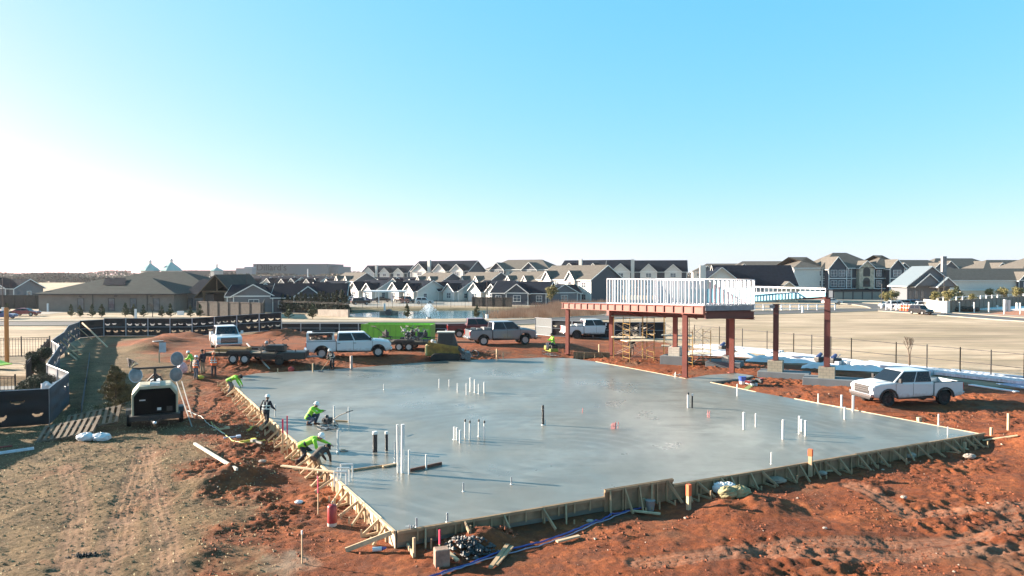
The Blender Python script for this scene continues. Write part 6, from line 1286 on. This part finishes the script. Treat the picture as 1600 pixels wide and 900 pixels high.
# white box frame and boards around the plumbing
x, y, _ = P(537, 752); t = thing('box_out_frame', 'small white pipe box frame just inside the left form', 'frame', (x, y, 0)); f = MB()
for a in (-.22, .22):
    for b in (-.5, .0, .5): f.cyl((a, b, -.05), (a, b, .5), .03, n=8)
for b in (-.5, .0, .5): f.cyl((-.22, b, .5), (.22, b, .5), .03, n=8)
f.build('frame', pvc, t)
def plankp(label, p0, p1, w_, h_, mat, name='board', cat='board', group=None):
    a = Vector(p0); b = Vector(p1); mb = MB(); mb.beam(Vector((0, 0, 0)), b-a, w_, h_); o = mb.build(name, mat, loc=a, bevel=0); return tag(o, label, cat, group)
plankp('dark board edge lying on the slab left of the tall white pipes', P(545, 735.5, .03), P(620, 725, .03), .05, .09, oldl); plankp('pale board touching the foot of the tall white pipes', P(598, 729, .05), P(622, 724, .05), .08, .06, lum); plankp('brown board on the slab right of the tall white pipes', P(640, 735, .05), P(690, 724, .05), .06, .12, M('red_brown_board', (.14, .06, .04), .8, .2)); plankp('dark bracket board between the two white pipes beyond the walk behind trowel', P(524, 657.5, .04), P(544, 658.5, .04), .06, .08, oldl)
plankp('long pale plank laid across the left form beside the bending worker in brown', Vector(at(440, 745))+Vector((0, 0, .45)), Vector(P(528, 738, .10)), .14, .05, lum)
a_ = Vector(at(304, 697)); b_ = Vector(at(370, 739)); plankp('long pale pipe lying on the dirt left of the form', a_+Vector((0, 0, .12)), b_+Vector((0, 0, .15)), .10, .10, M('pale_plastic_pipe', (.55, .48, .40), .5), 'long_pipe', 'pipe')
plankp('white pipe lying at the left edge of the photo', Vector(at(-40, 716))+Vector((0, 0, .08)), Vector(at(53, 703))+Vector((0, 0, .08)), .11, .11, M('bluish_white_pipe', (.50, .60, .70), .4), 'long_pipe', 'pipe'); plankp('red board beside the white pipe at the left edge', Vector(at(-40, 706))+Vector((0, 0, .08)), Vector(at(19, 699))+Vector((0, 0, .08)), .12, .05, M('red_board', (.25, .03, .03), .7))
plankp('thin bare pole leaning against the light tower, longer one', Vector(at(300, 667)), Vector(at(276, 618))+Vector((0, 0, .9)), .05, .05, M('grey_pole', (.3, .28, .26), .7), 'pole', 'pole'); plankp('thin bare pole beside the light tower, shorter one', Vector(at(303, 661)), Vector(at(284, 600))+Vector((0, 0, .2)), .05, .05, MATS['grey_pole'], 'pole', 'pole')
plankp('long pale pole leaning on the black trailer', Vector(at(421, 577)), Vector(at(386, 560))+Vector((0, 0, 1.3)), .09, .09, M('pale_pole', (.5, .45, .40), .7), 'pole', 'pole')
plankp('long weathered prop leaning on the back left corner of the screened fence', Vector(at(168, 543)), Vector(at(129, 530))+Vector((0, 0, 1.9)), .12, .12, lum, 'prop', 'prop'); plankp('short prop board behind the curving blue screens', Vector(at(128, 546)), Vector(at(110, 552))+Vector((0, 0, .2)), .1, .12, lum, 'prop', 'prop'); plankp('pale board at the foot of the blue screens', Vector(at(120, 563)), Vector(at(104, 556))+Vector((0, 0, .4)), .1, .1, lum, 'prop', 'prop')
for a, b, lab in [((540, 862), (612, 832), 'long brace board nailed at the front slab corner'), ((628, 840), (646, 868), 'short steep brace board right of the front slab corner')]:
    plankp(lab, Vector(at(*a))+Vector((0, 0, .05)), Vector(P(b[0], b[1], -.05 if a[0] < 600 else -.45)), .05, .14, lum)
# stakes
def stake(label, px, top, base, mat, tipm=None, tip=.25, r=.022, z=None, flag=None):
    p = Vector(at(px, base)) if z is None else Vector(P(px, base, z)); h = ZY(top, p.y)-p.z; t = thing('survey_stake', label, 'stake', p, random.uniform(0, 1)); MB().box((0, 0, h/2-.1), (r*2, r*2, h+.2)).build('shaft', mat, t)
    if tipm: MB().box((0, 0, h-h*tip/2+.004), (r*2.3, r*2.3, h*tip)).build('painted_tip', tipm, t)
    if flag:
        f = MB(); pr_ = Vector((0, 0, h*.98))
        for k in range(6): q_ = Vector((.05+.02*math.sin(k*2.), .03*math.cos(k*1.7), h*.98-(k+1)*.07)); f.add([pr_, q_, q_+Vector((.07, .03, .02)), pr_+Vector((.07, .02, .01))], [(0, 1, 2, 3)]); pr_ = q_
        f.build('flagging', flag, t)
    return t
dayp = M('fluorescent_pink', (.75, .05, .12), .6); dayo = M('fluorescent_orange', (.75, .14, .05), .6)
stake('tall lath with pink flagging on the left of the pair by the form', 442, 655, 708, lum, dayp, .4, .03, None, None); stake('tall lath with pink flagging on the right of the pair by the form', 449, 650, 714, lum, dayp, .45, .026, None, None); stake('red topped thin lath beside the bending worker in brown', 497, 744, 803, lum, dayp, .45, .014, None, None)
stake('thin bare lath with white tag in the foreground dirt', 472, 829, 880, lum, M('white_tag', (.7, .7, .7), .6), .12, .016); stake('fat wooden stake with orange top in front of the raised form', 1076, 757, 796, lum, dayo, .45, .06); stake('tall wooden stake with orange top in front of the right form', 1266, 702, 744, lum, dayo, .25, .07)
stake('pale stake with white tape past the right slab corner', 1575, 646, 674, lum, None, 0, .04, None, M('white_tape', (.7, .7, .68), .6)); stake('short stake between the slab corner and the taped stake', 1549, 668, 680, lum, None, 0, .05); stake('pale stake right of the worker with the rake', 549, 556, 578, M('pinkish_stake', (.5, .36, .32), .7), None, 0, .09, -.05); stake('thin stake left of the worker with the rake', 489, 568, 582, lum, None, 0, .05, -.05); stake('short stake at the far left back edge of the slab', 434, 576, 584, lum, None, 0, .04, -.05)
stake('pale stake in front of the silver pickup', 776, 545, 560, lum, None, 0, .045); stake('low stake right of the pale one before the silver pickup', 786, 551, 561, lum, None, 0, .04); stake('pale stake on the dirt below the parked white pickup', 1436, 652, 658, lum, None, 0, .09); stake('stake between the first two canopy columns', 936, 538, 551, lum, None, 0, .05); stake('pale stake left of the skid steer track', 715, 560, 565, lum, None, 0, .05)
stake('short stake at the right end of the form boards on the dirt', 1507, 691, 701, lum, None, 0, .06); stake('small stake beside the muddy hose end', 1006, 779, 792, lum, None, 0, .05); stake('bare stake right of the front slab corner', 647, 840, 870, lum, None, 0, .035)
# red tank, hose, sacks, debris
p = at(519, 822); t = thing('red_canister', 'red cylindrical canister with pale muddy base standing in the dirt', 'canister', p); MB().lathe([(.15, 0), (.155, .02), (.155, .14)], n=18).build('base_band', M('pale_mud', (.5, .42, .38), .8, .2), t, True); MB().lathe([(.155, .14), (.155, .66), (.12, .71), (.05, .73)], n=18).build('tank', M('canister_red', (.38, .03, .03), .4, .1), t, True); MB().cyl((0, 0, .72), (.02, 0, .82), .03, .03).build('valve', chrome, t)
def hose(label, pxs, r, mat, dz=.04, cat='hose', sag=0):
    pts = smooth_path([at(a, b) for a, b in pxs], 10); pts = [Vector((q[0], q[1], T(q[0], q[1])+dz)) for q in pts]; o = pts[0].copy(); mb = MB(); mb.tube([q-o for q in pts], r, 8); return tag(mb.build('hose', mat, None, True, loc=o), label, cat)
hose('blue hose crossing the red dirt toward the raised form', [(665, 906), (720, 888), (790, 862), (850, 848), (910, 825), (960, 805), (1003, 795)], .028, M('hose_blue', (.03, .06, .30), .4), .05); hose('second thin pale blue hose beside the blue one', [(690, 900), (760, 876), (850, 852), (925, 822), (985, 800)], .018, M('hose_pale', (.25, .28, .42), .4), .05)
def heap(label, name, cat, px, py, w_, d_, h_, mat, n=60, seed=1, r0=.03, r1=.12):
    random.seed(seed); p = Vector(at(px, py)); t = thing(name, label, cat, p); mb = MB()
    for k in range(n):
        a = random.gauss(0, .4)*w_; b = random.gauss(0, .4)*d_; e_ = max(0, 1-(a/w_)**2-(b/d_)**2); r_ = random.uniform(r0, r1); c = Vector((a, b, T(p.x+a, p.y+b)-p.z+h_*e_*random.random()))
        q = [c+Vector((random.uniform(.5, 1)*x*r_, random.uniform(.5, 1)*y*r_, random.uniform(.5, 1)*z*r_*.8)) for x, y, z in ((1, 0, 0), (0, 1, 0), (-1, 0, 0), (0, -1, 0), (0, 0, 1), (0, 0, -1))]
        mb.add(q, [(0, 1, 4), (1, 2, 4), (2, 3, 4), (3, 0, 4), (1, 0, 5), (2, 1, 5), (3, 2, 5), (0, 3, 5)])
    mb.build('lumps', mat, t); return t
def lump(label, name, cat, px, py, r, mat, sq=.6, n=1, seed=1, sp=0.0, parts='sack'):
    random.seed(seed); p = Vector(at(px, py)); t = thing(name, label, cat, p)
    for k in range(n): mb = MB(); a = k*sp; mb.ball((a, random.uniform(-.1, .1)*sp, r*sq*.8), (r*random.uniform(.9, 1.15), r*.8, r*sq), 22, 14, .11); mb.build(parts, mat, t)
    return t
wsack = M('white_plastic', (.60, .62, .66), .35, .1, 3, .01)
lump('two crumpled white bags at the edge of the pallets', 'plastic_bags', 'bags', 135, 688, .42, wsack, .5, 2, 3, .75); lump('yellowish bale wrapped in white plastic beside the right form', 'wrapped_bale', 'bale', 1137, 779, .36, M('bale_yellow', (.30, .26, .14), .8, .2, 4, .02), .7, 2, 4, .45, 'bale'); lump('white plastic sheet crumpled on the wrapped bale', 'plastic_sheet', 'plastic', 1126, 770, .28, wsack, .8, 2, 5, .3)
heap('wet grey concrete spill heaped below the front form', 'concrete_spill', 'heap', 735, 858, .85, .45, .28, M('wet_mud', (.05, .05, .055), .5, .4, 6, .03), 170, 6, .04, .13); heap('black rubble patch on the dead turf', 'rubble', 'rubble', 132, 868, .55, .16, .06, M('black_rubble', (.02, .02, .022), .9, .4, 6, .03), 110, 7, .02, .07)
heap('red clay lumps at the foot of the near form', 'clay_lumps', 'heap', 792, 832, .35, .25, .12, MATS['clay_clods'], 30, 9, .06, .16); lump('pink bag on the ground beside the group of workers', 'pink_bag', 'bag', 285, 583, .38, M('pink_plastic', (.62, .38, .42), .5, .1), 1.2, 1, 10, 0, 'bag'); lump('yellow cloth at the feet of the group of workers', 'yellow_bag', 'bag', 313, 592, .26, M('yellow_plastic', (.55, .45, .05), .6, .1), .6, 1, 11, 0, 'bag')
lump('greyish stone slab lying in front of the right form', 'stone_slab', 'stone', 1213, 754, .36, M('stone_tan', (.30, .22, .17), .9, .2, 3, .02), .35, 1, 12, 0, 'stone'); lump('pale rag on the dirt left of the form', 'rag', 'rag', 467, 787, .14, wsack, .5, 1, 13, 0, 'rag')
for i, (px, py, r, lab) in enumerate([(1285, 742, .2, 'pale lump of rock right of the orange topped stake'), (1412, 778, .12, 'white stone in the middle of the right hand dirt'), (1289, 826, .08, 'small white stone in the right foreground'), (1420, 714, .3, 'pale flattened rock below the right form'), (1515, 716, .25, 'pale flat rock right of the end of the form'), (922, 815, .12, 'pink wrapper below the near form'), (410, 722, .15, 'pale stone left of the form')]): lump(lab, 'rock', 'rock', px, py, r, M('pale_rock', (.42, .34, .29), .9, .2, 4, .02), .45, 1, 30+i, 0, 'rock')
p = at(690, 882); t = thing('concrete_block', 'square muddy block standing below the front form with a pink rag tied above', 'block', p, .3); MB().box((0, 0, .22), (.42, .34, .5)).build('block', M('muddy_block', (.30, .20, .15), .9, .3, 4, .02), t, bevel=.03); stake('red flagging on a low stake above the muddy block', 687, 828, 856, lum, dayp, .8, .02, None, None)
p = at(590, 862); t = thing('bottle', 'blue and white spray bottle lying by the front slab corner', 'bottle', p, .2); MB().cyl((-.15, 0, .08), (.12, 0, .08), .07, .07, 12).build('bottle', M('bottle_white', (.6, .62, .65), .4), t, True); MB().cyl((.12, 0, .08), (.25, .05, .08), .06, .03, 10).build('nozzle', M('bottle_blue', (.04, .08, .35), .4), t)
for i, (a, b, lab) in enumerate([((766, 890), (793, 855), 'dark board angled in the foreground, longer one'), ((775, 886), (800, 858), 'dark board angled in the foreground, shorter one'), ((1486, 693), (1512, 705), 'pale board lying at the right end of the form'), ((985, 800), (1032, 806), 'white edged board at the end of the blue hose'), ((1243, 740), (1300, 738), 'loose boards at the foot of the right form'), ((905, 840), (870, 850), 'small board end below the near form'), ((700, 866), (715, 880), 'pale wedge right of the muddy block'), ((1535, 690), (1590, 683), 'earthy board past the right corner of the slab')]):
    plankp(lab, Vector(at(*a))+Vector((0, 0, .06)), Vector(at(*b))+Vector((0, 0, .08)), .12, .05, oldl if i in (0, 1) else lum)
p = at(1016, 797); t = thing('bucket', 'tipped muddy bucket before the raised form', 'bucket', p, .5); MB().lathe([(.13, 0), (.17, .34), (.18, .35)], n=16).build('bucket', M('bucket_pink_grey', (.38, .32, .32), .6, .1), t, True)
p = at(1160, 600); t = thing('bucket', 'blue and white bucket beside the trench on the slab edge', 'bucket', p); MB().lathe([(.2, 0), (.24, .22)], n=16).build('bucket', pvc, t, True); MB().lathe([(.24, .22), (.27, .52), (.28, .54)], n=16).build('rim', M('bucket_blue', (.06, .12, .45), .4), t, True)
random.seed(41); p = Vector(at(1176, 602)); t = thing('tool_pile', 'pile of red and dark tools with white bags beside the blue bucket', 'tools', p)
for k in range(12): MB().box((random.uniform(-.5, .8), random.uniform(-.5, .3), random.uniform(.08, .4)), (random.uniform(.15, .5), .2, random.uniform(.1, .25)), random.uniform(0, 3)).build('tool', random.choice([M('tool_red', (.35, .03, .03), .5), blackp, wsack, blackp]), t)
plankp('olive green board leaning over the trench edge', Vector(at(1160, 612)), Vector(at(1184, 600))+Vector((0, 0, .2)), .35, .06, M('olive_board', (.22, .26, .10), .7))
p = at(455, 582); t = thing('red_drum', 'small red drum at the back left edge of the slab', 'drum', p); MB().lathe([(.2, -.14), (.22, -.1), (.22, .1), (.2, .14)], (0, 0, .24), 16, 'y').build('drum', M('drum_red', (.45, .05, .05), .4), t, True)
p = at(449, 566)
# pallets
def pallet(label, loc, rz, tx, ty):
    t = thing('pallet', label, 'pallet', loc, group='pallets leaning by the screened fence'); t.rotation_euler = (R(tx), R(ty), R(rz)); wp = M('grey_pallet_wood', (.17, .12, .085), .9, .4, 2)
    mb = MB()
    for k in range(9): mb.box((-1.2+k*.3, 0, .12), (.16, 1.5, .025))
    for y in (-.7, 0, .7): mb.box((0, y, .06), (2.6, .1, .09))
    for k in range(5): mb.box((-1.2+k*.6, 0, 0), (.14, 1.5, .025))
    mb.build('boards', wp, t)
p = Vector(at(93, 690)); pallet('weathered pallet left of the two lying against the nearest screen', p+Vector((0, .8, .35)), 12, 20, -10); p = Vector(at(133, 676)); pallet('weathered pallet right of the two lying against the nearest screen', p+Vector((-.1, .9, .45)), 16, 26, -10)
# sign on stake, white panel, tank etc.
p = at(249, 567); t = thing('notice_board', 'blank pale notice panel on a post at the left of the dirt bank', 'notice', p); MB().box((0, 0, .5), (.08, .08, 1.0)).build('post', lum, t); MB().box((.3, -.05, 1.25), (.55, .03, .8)).build('panel', M('pale_panel', (.42, .46, .52), .5), t)
plankp('white sheet lying on the grass in front of the back fence', Vector(at(230, 535))+Vector((0, 0, .05)), Vector(at(248, 534))+Vector((0, 0, .08)), .9, .04, M('white_sheet', (.6, .62, .64), .5), 'white_sheet', 'panel')
# orange post and green slide at the play area
p = at(11, 567); t = thing('orange_post', 'tall orange play structure post inside the iron fence', 'post', p); MB().box((0, 0, 2.25), (.24, .24, 4.6)).build('post', M('post_orange', (.55, .20, .05), .5, .05), t, bevel=.02)
p = at(-22, 577); t = thing('green_slide', 'lime green play slide cut by the left edge', 'slide', p, -.3); MB().prism([(-2, 1.4), (1.6, .5), (2.1, .45), (2.1, .38), (1.5, .42), (-2, 1.3)], -.5, .5, 'y').build('chute', M('slide_green', (.30, .55, .05), .4), t); MB().box((-1.5, 0, .6), (.12, .9, 1.3)).build('leg', blackf, t)
# tools and scraps along the form trench
random.seed(51)
for i, (px, py, col, lab) in enumerate([(386, 690, M('yellow_tool', (.6, .5, .04), .5), 'yellow tool lying by the dirt trench'), (391, 672, MATS['yellow_tool'], 'small yellow bag farther up the dirt path'), (362, 684, M('blue_white_tool', (.35, .42, .55), .5), 'bluish level lying left of the yellow tool'), (402, 693, MATS['grey_pole'], 'grey tool right of the yellow tool'), (345, 672, lum, 'pale batten on the dirt left of the bluish level')]):
    p = Vector(at(px, py)); t = thing('hand_tool', lab, 'tool', p, random.uniform(0, 3)); MB().box((0, 0, .06), (.75, .07, .08)).build('shaft', col, t); MB().box((.32, 0, .08), (.2, .22, .1)).build('head', col, t)
hose('yellow line along the dirt trench', [(330, 660), (352, 680), (375, 692), (410, 690), (432, 684)], .02, M('line_yellow', (.5, .45, .1), .5), .03, 'line'); hose('thin white line from the light tower toward the slab', [(290, 640), (320, 655), (340, 672), (352, 680)], .015, pvc, .03, 'line')
# materials laid out along the right: white studs, sheets, paving strip
ws = M('stacked_white_studs', (.52, .56, .62), .5, .25, 1.5, stretch=(6, .4, 1)); wsheet = M('white_wrap_sheet', (.66, .67, .70), .45, .08, .7, .02); random.seed(61)
def lay(label, a, b, wd, ht, mat, name='stud_bundle', cat='bundle', n=5):
    a = Vector(at(*a)); b = Vector(at(*b)); t = thing(name, label, cat, a, group='bundles of building material laid along the thin black fence'); d = (b-a); s_ = Vector((-d.y, d.x, 0)).normalized()
    for k in range(n): o_ = s_*(wd*(k/(n-1)-.5)) if n > 1 else Vector((0, 0, 0)); e_ = random.uniform(-.25, .25); MB().beam(o_+d.normalized()*e_+Vector((0, 0, ht/2)), o_+d+d.normalized()*e_+Vector((0, 0, ht/2)), wd/n*.8, ht*random.uniform(.6, 1)).build('bundle', mat, t)
lay('long white bundles at the far left of the fence line', (1095, 542), (1215, 553), 2.2, .3, ws); lay('long white bundles behind the two right piers', (1215, 556), (1330, 570), 2.4, .35, ws); lay('long grey and white bundles behind the parked white pickup', (1345, 570), (1470, 585), 2.4, .35, ws); lay('long grey bundles right of the parked white pickup', (1475, 584), (1620, 600), 2.6, .35, ws)
lay('pale timber stack with dark side under the canopy', (1100, 552), (1135, 552), 1.0, .4, ws, 'timber_bundle', 'bundle', 3); lay('two white strips lying on the shaded dirt right of the pickup', (1516, 602), (1590, 613), .5, .08, wsheet, 'white_strip', 'strip', 1); lay('blue tinted strips at the right edge', (1572, 600), (1640, 612), 1.2, .08, M('blue_strip', (.25, .35, .5), .5), 'white_strip', 'strip', 3)
def wrap(label, c, w_, d_, h_, seed):
    random.seed(seed); p = Vector(at(*c)); t = thing('plastic_covered_stack', label, 'covered stack', p, R(-22), 'white plastic covered stacks by the thin fence'); mb = MB(); nx_, ny_ = 60, 22; idx = []
    for j in range(ny_+1):
        for i in range(nx_+1):
            u, v = i/nx_, j/ny_; e_ = min(u, 1-u)*8; f_ = min(v, 1-v)*4; z = h_*min(1, e_*.8, f_*.8)*(.25+1.1*float(fbm(u*9+seed, v*5, 3, 3))); mb.v.append(((u-.5)*w_, (v-.5)*d_, z))
    for j in range(ny_):
        for i in range(nx_): k = j*(nx_+1)+i; mb.f.append((k, k+1, k+nx_+2, k+nx_+1))
    mb.build('plastic_cover', wsheet, t, True)
wrap('white plastic covered stack behind the canopy columns', (1130, 556), 6, 1.5, .45, 1); wrap('white plastic covered stack between the two right piers', (1235, 566), 7.5, 1.5, .5, 2); wrap('white plastic covered stack just left of the parked white pickup', (1318, 577), 6.5, 1.4, .45, 3); wrap('small white covered pile under the scaffold', (1085, 552), 3, 1.2, .35, 4)
for px, py, lab in ((1131, 548, 'dark mixer and gear beyond the canopy beam'), (1282, 567, 'blue and black gear at the foot of the tallest column'), (1305, 569, 'dark gear right of the tallest column')):
    p = Vector(at(px, py)); t = thing('equipment', lab, 'equipment', p, .4); MB().box((0, 0, .3), (1.0, .6, .45)).build('body', blackp, t, bevel=.08); MB().cyl((-.3, 0, .5), (.1, 0, .8), .2, .14).build('drum', M('gear_blue', (.05, .08, .2), .5), t); MB().beam((.2, 0, .5), (.7, .1, .8), .06, .06).build('handle', steelg, t)
hose('black hose coiled out on the dirt before the yellow skid steer', [(735, 552), (742, 548), (748, 554), (738, 558), (733, 553)], .05, blackp, .06)
t = thing('white_fence_debris', 'white plastic scraps caught on the pale topped fence panel', 'plastic', Vector(at(83, 640))+Vector((0, .1, 1.2))); [MB().ball((random.uniform(-.5, .5), random.uniform(-.15, .15), random.uniform(0, .6)), (random.uniform(.12, .3), .08, random.uniform(.1, .3)), 8, 6, .3).build('scrap', wsack, t) for _ in range(5)]
plankp('thin low blue silt fence strip left of the rusty topped shrub, upper part', Vector(at(140, 560))+Vector((0, 0, .25)), Vector(at(135, 600))+Vector((0, 0, .25)), .03, .5, scrb, 'silt_fence', 'silt fence'); plankp('thin low blue silt fence strip left of the rusty topped shrub, lower part', Vector(at(134, 602))+Vector((0, 0, .25)), Vector(at(127, 648))+Vector((0, 0, .25)), .03, .5, scrb, 'silt_fence', 'silt fence')
# carport, pond details, lamp posts, street things
t = thing('carport', 'flat white carport among the cottages', 'carport', (XY(604, 190), 190, gz)); w_ = XY(636, 190)-XY(572, 190); MB().box((0, 0, 3.1), (w_, 6, .35)).build('roof', MATS['white_frame'], t)
for x in (-.48, -.15, .17, .48): MB().box((x*w_, -2.4, 1.5), (.22, .22, 3.1)).build('post', MATS['white_frame'], t)
fo = bpy.data.materials.new('fountain_spray'); fo.use_nodes = True; b = fo.node_tree.nodes['Principled BSDF']; b.inputs['Base Color'].default_value = (.9, .92, .95, 1); b.inputs['Roughness'].default_value = .6
x, y, _ = P(670, 494.5, gz); mb = MB(); random.seed(71)
for k in range(1200):
    a = random.uniform(0, 6.28); v0 = random.uniform(.2, 1); tt_ = random.random(); r_ = v0*2.7*tt_; h = 3.1*(1-.55*v0)*4*tt_*(1-tt_)*1.0+.0; s_ = random.uniform(.025, .06); c_ = Vector((r_*math.cos(a), r_*math.sin(a), h)); mb.add([c_+Vector((-s_, 0, -s_)), c_+Vector((s_, 0, -s_)), c_+Vector((0, 0, s_*1.6)), c_+Vector((0, s_, 0))], [(0, 1, 2), (0, 1, 3), (1, 2, 3), (0, 2, 3)])
t = thing('fountain', 'white fountain spraying in the pond', 'fountain', (x, y, -.5)); mb.build('spray', fo, t, fixn=False); MB().cyl((0, 0, -.1), (0, 0, .25), .5, .4).build('float', blackp, t)
def lamp(label, px, Yd, top, r=.08, head=True, grp=None, mat=None):
    h = ZY(top, Yd)-gz; t = thing('lamp_post', label, 'lamp post', (XY(px, Yd), Yd, gz), 0, grp); MB().cyl((0, 0, 0), (0, 0, h), r, r*.7, 8).build('pole', mat or blackf, t)
    MB().cyl((0, 0, 0), (0, 0, .7), .28, .28, 10).build('base', MATS['white_frame'], t)
    if head: MB().box((.35, 0, h), (.8, .3, .12)).build('lamp_head', mat or blackf, t)
lamp('tall black lamp post beside the pond right bank', 761, 124, 440); lamp('tall dark lamp post at the far left behind the blue car', 4, 150, 428); lamp('thin lamp post behind the wooden fence', 385, 160, 428); lamp('white topped lamp post in the town beyond the hedge', 481, 300, 420, .25, False, None, MATS['white_frame']); lamp('lamp post in the clubhouse lot near the garages', 1378, 160, 444); lamp('lamp post right of the clubhouse', 1475, 170, 430)
for i, (px, py, top, lab) in enumerate([(75, 487, 474, 'white marker post left of the tan building conifers'), (212, 497, 483, 'white utility post among the young conifers'), (601, 487, 474, 'white pipe standing above the pond culvert'), (1254, 489, 478, 'white marker post by the curving road'), (282, 492, 486, 'small white utility box post right of the conifer row')]):
    x, y, _ = P(px, py, gz); o = MB().box((0, 0, (ZY(top, y)-gz)/2), (.3 if i != 4 else 1.2, .3, ZY(top, y)-gz)).build('marker_post', MATS['white_frame'], loc=(x, y, gz)); tag(o, lab, 'post')
x, y, _ = P(606, 490, gz); t = thing('culvert', 'round dark culvert mouth in the pond bank', 'culvert', (x, y+1, -.1)); MB().lathe([(.6, -.6), (.6, 1.0)], (0, 0, .2), 16, 'y').build('mouth', dark_trim, t); MB().box((0, .3, .0), (3.6, .8, .9)).build('headwall', M('rough_stone', (.22, .19, .16), .9, .3, 1.5, .05), t)
for i, px in enumerate((1408, 1413, 1417, 1421)):
    x, y, _ = P(px, 485.5+.3*i, gz); t = thing('traffic_barrel', '%s orange traffic barrel from the left on the road corner' % words[i], 'barrel', (x, y, gz+.03), 0, 'orange traffic barrels on the road corner'); MB().lathe([(.3, 0), (.28, .5), (.24, 1.1), (.12, 1.2)], n=12).build('barrel', dayo, t, True); MB().lathe([(.29, .55), (.275, .75)], n=12).build('stripe', refl, t)
# second pad with white pipes across the road
x0, y0, _ = P(1497, 484, gz); t = thing('white_slab', 'white wrapped building pad across the road at the right', 'slab', (x0, y0, gz)); MB().prism([(P(a, b, gz)[0]-x0, P(a, b, gz)[1]-y0) for a, b in ((1497, 484), (1600, 486), (1700, 488), (1700, 480), (1600, 480.5), (1540, 481), (1505, 482))], -.1, .3, 'z').build('pad', wsheet, t)
random.seed(81)
for i, (px, top, base, r) in enumerate([(1513, 478, 485, .25), (1518, 476, 485, .2), (1526, 474, 484, .2), (1537, 475, 483, .18), (1558, 477, 484, .2), (1570, 468, 487, .3), (1576, 469, 487, .3), (1589, 473, 485, .25), (1481, 472, 488, .12), (1499, 472, 488, .12), (1522, 472, 489, .12), (1545, 472, 489, .12), (1569, 474, 491, .12), (1594, 473, 491, .12)]):
    pipe(px, top, base, r, pvc, '%s thick white riser from the left on the white pad across the road' % words[i] if i < 8 else '%s slim white marker from the left along the edge of the far building pad' % words[i-8], name='pipe_riser', grp='white risers and markers across the road', z=gz)
lump('dark soil heap at the left end of the far white pad', 'soil_heap', 'heap', 1492, 487, 1.3, M('dark_soil', (.06, .035, .025), .9, .4, 2, .05), .45, 3, 14, 1.8, 'heap')
# unseen conifer added outside the frame to shade the lower left corner
o = copy_tree(cn); o.location = (-23.5, 21.6, T(-23.5, 21.6)); o.scale = (1.5, 1.5, .8); o['label'] = 'unseen broad conifer added left of the frame for its shadow'
# ================= HAZE =================
hm_ = bpy.data.materials.new('haze'); hm_.use_nodes = True; n = hm_.node_tree.nodes; l = hm_.node_tree.links; n.remove(n['Principled BSDF'])
pv = n.new('ShaderNodeVolumePrincipled'); pv.inputs['Density'].default_value = .00007; pv.inputs['Color'].default_value = (.93, .96, 1, 1); pv.inputs['Anisotropy'].default_value = .3; l.new(pv.outputs[0], n['Material Output'].inputs['Volume'])
hz = MB().box((0, 1600, 9), (6200, 3800, 22)).build('haze', hm_); tag(hz, 'thin pale haze over the town', None, None, 'stuff')
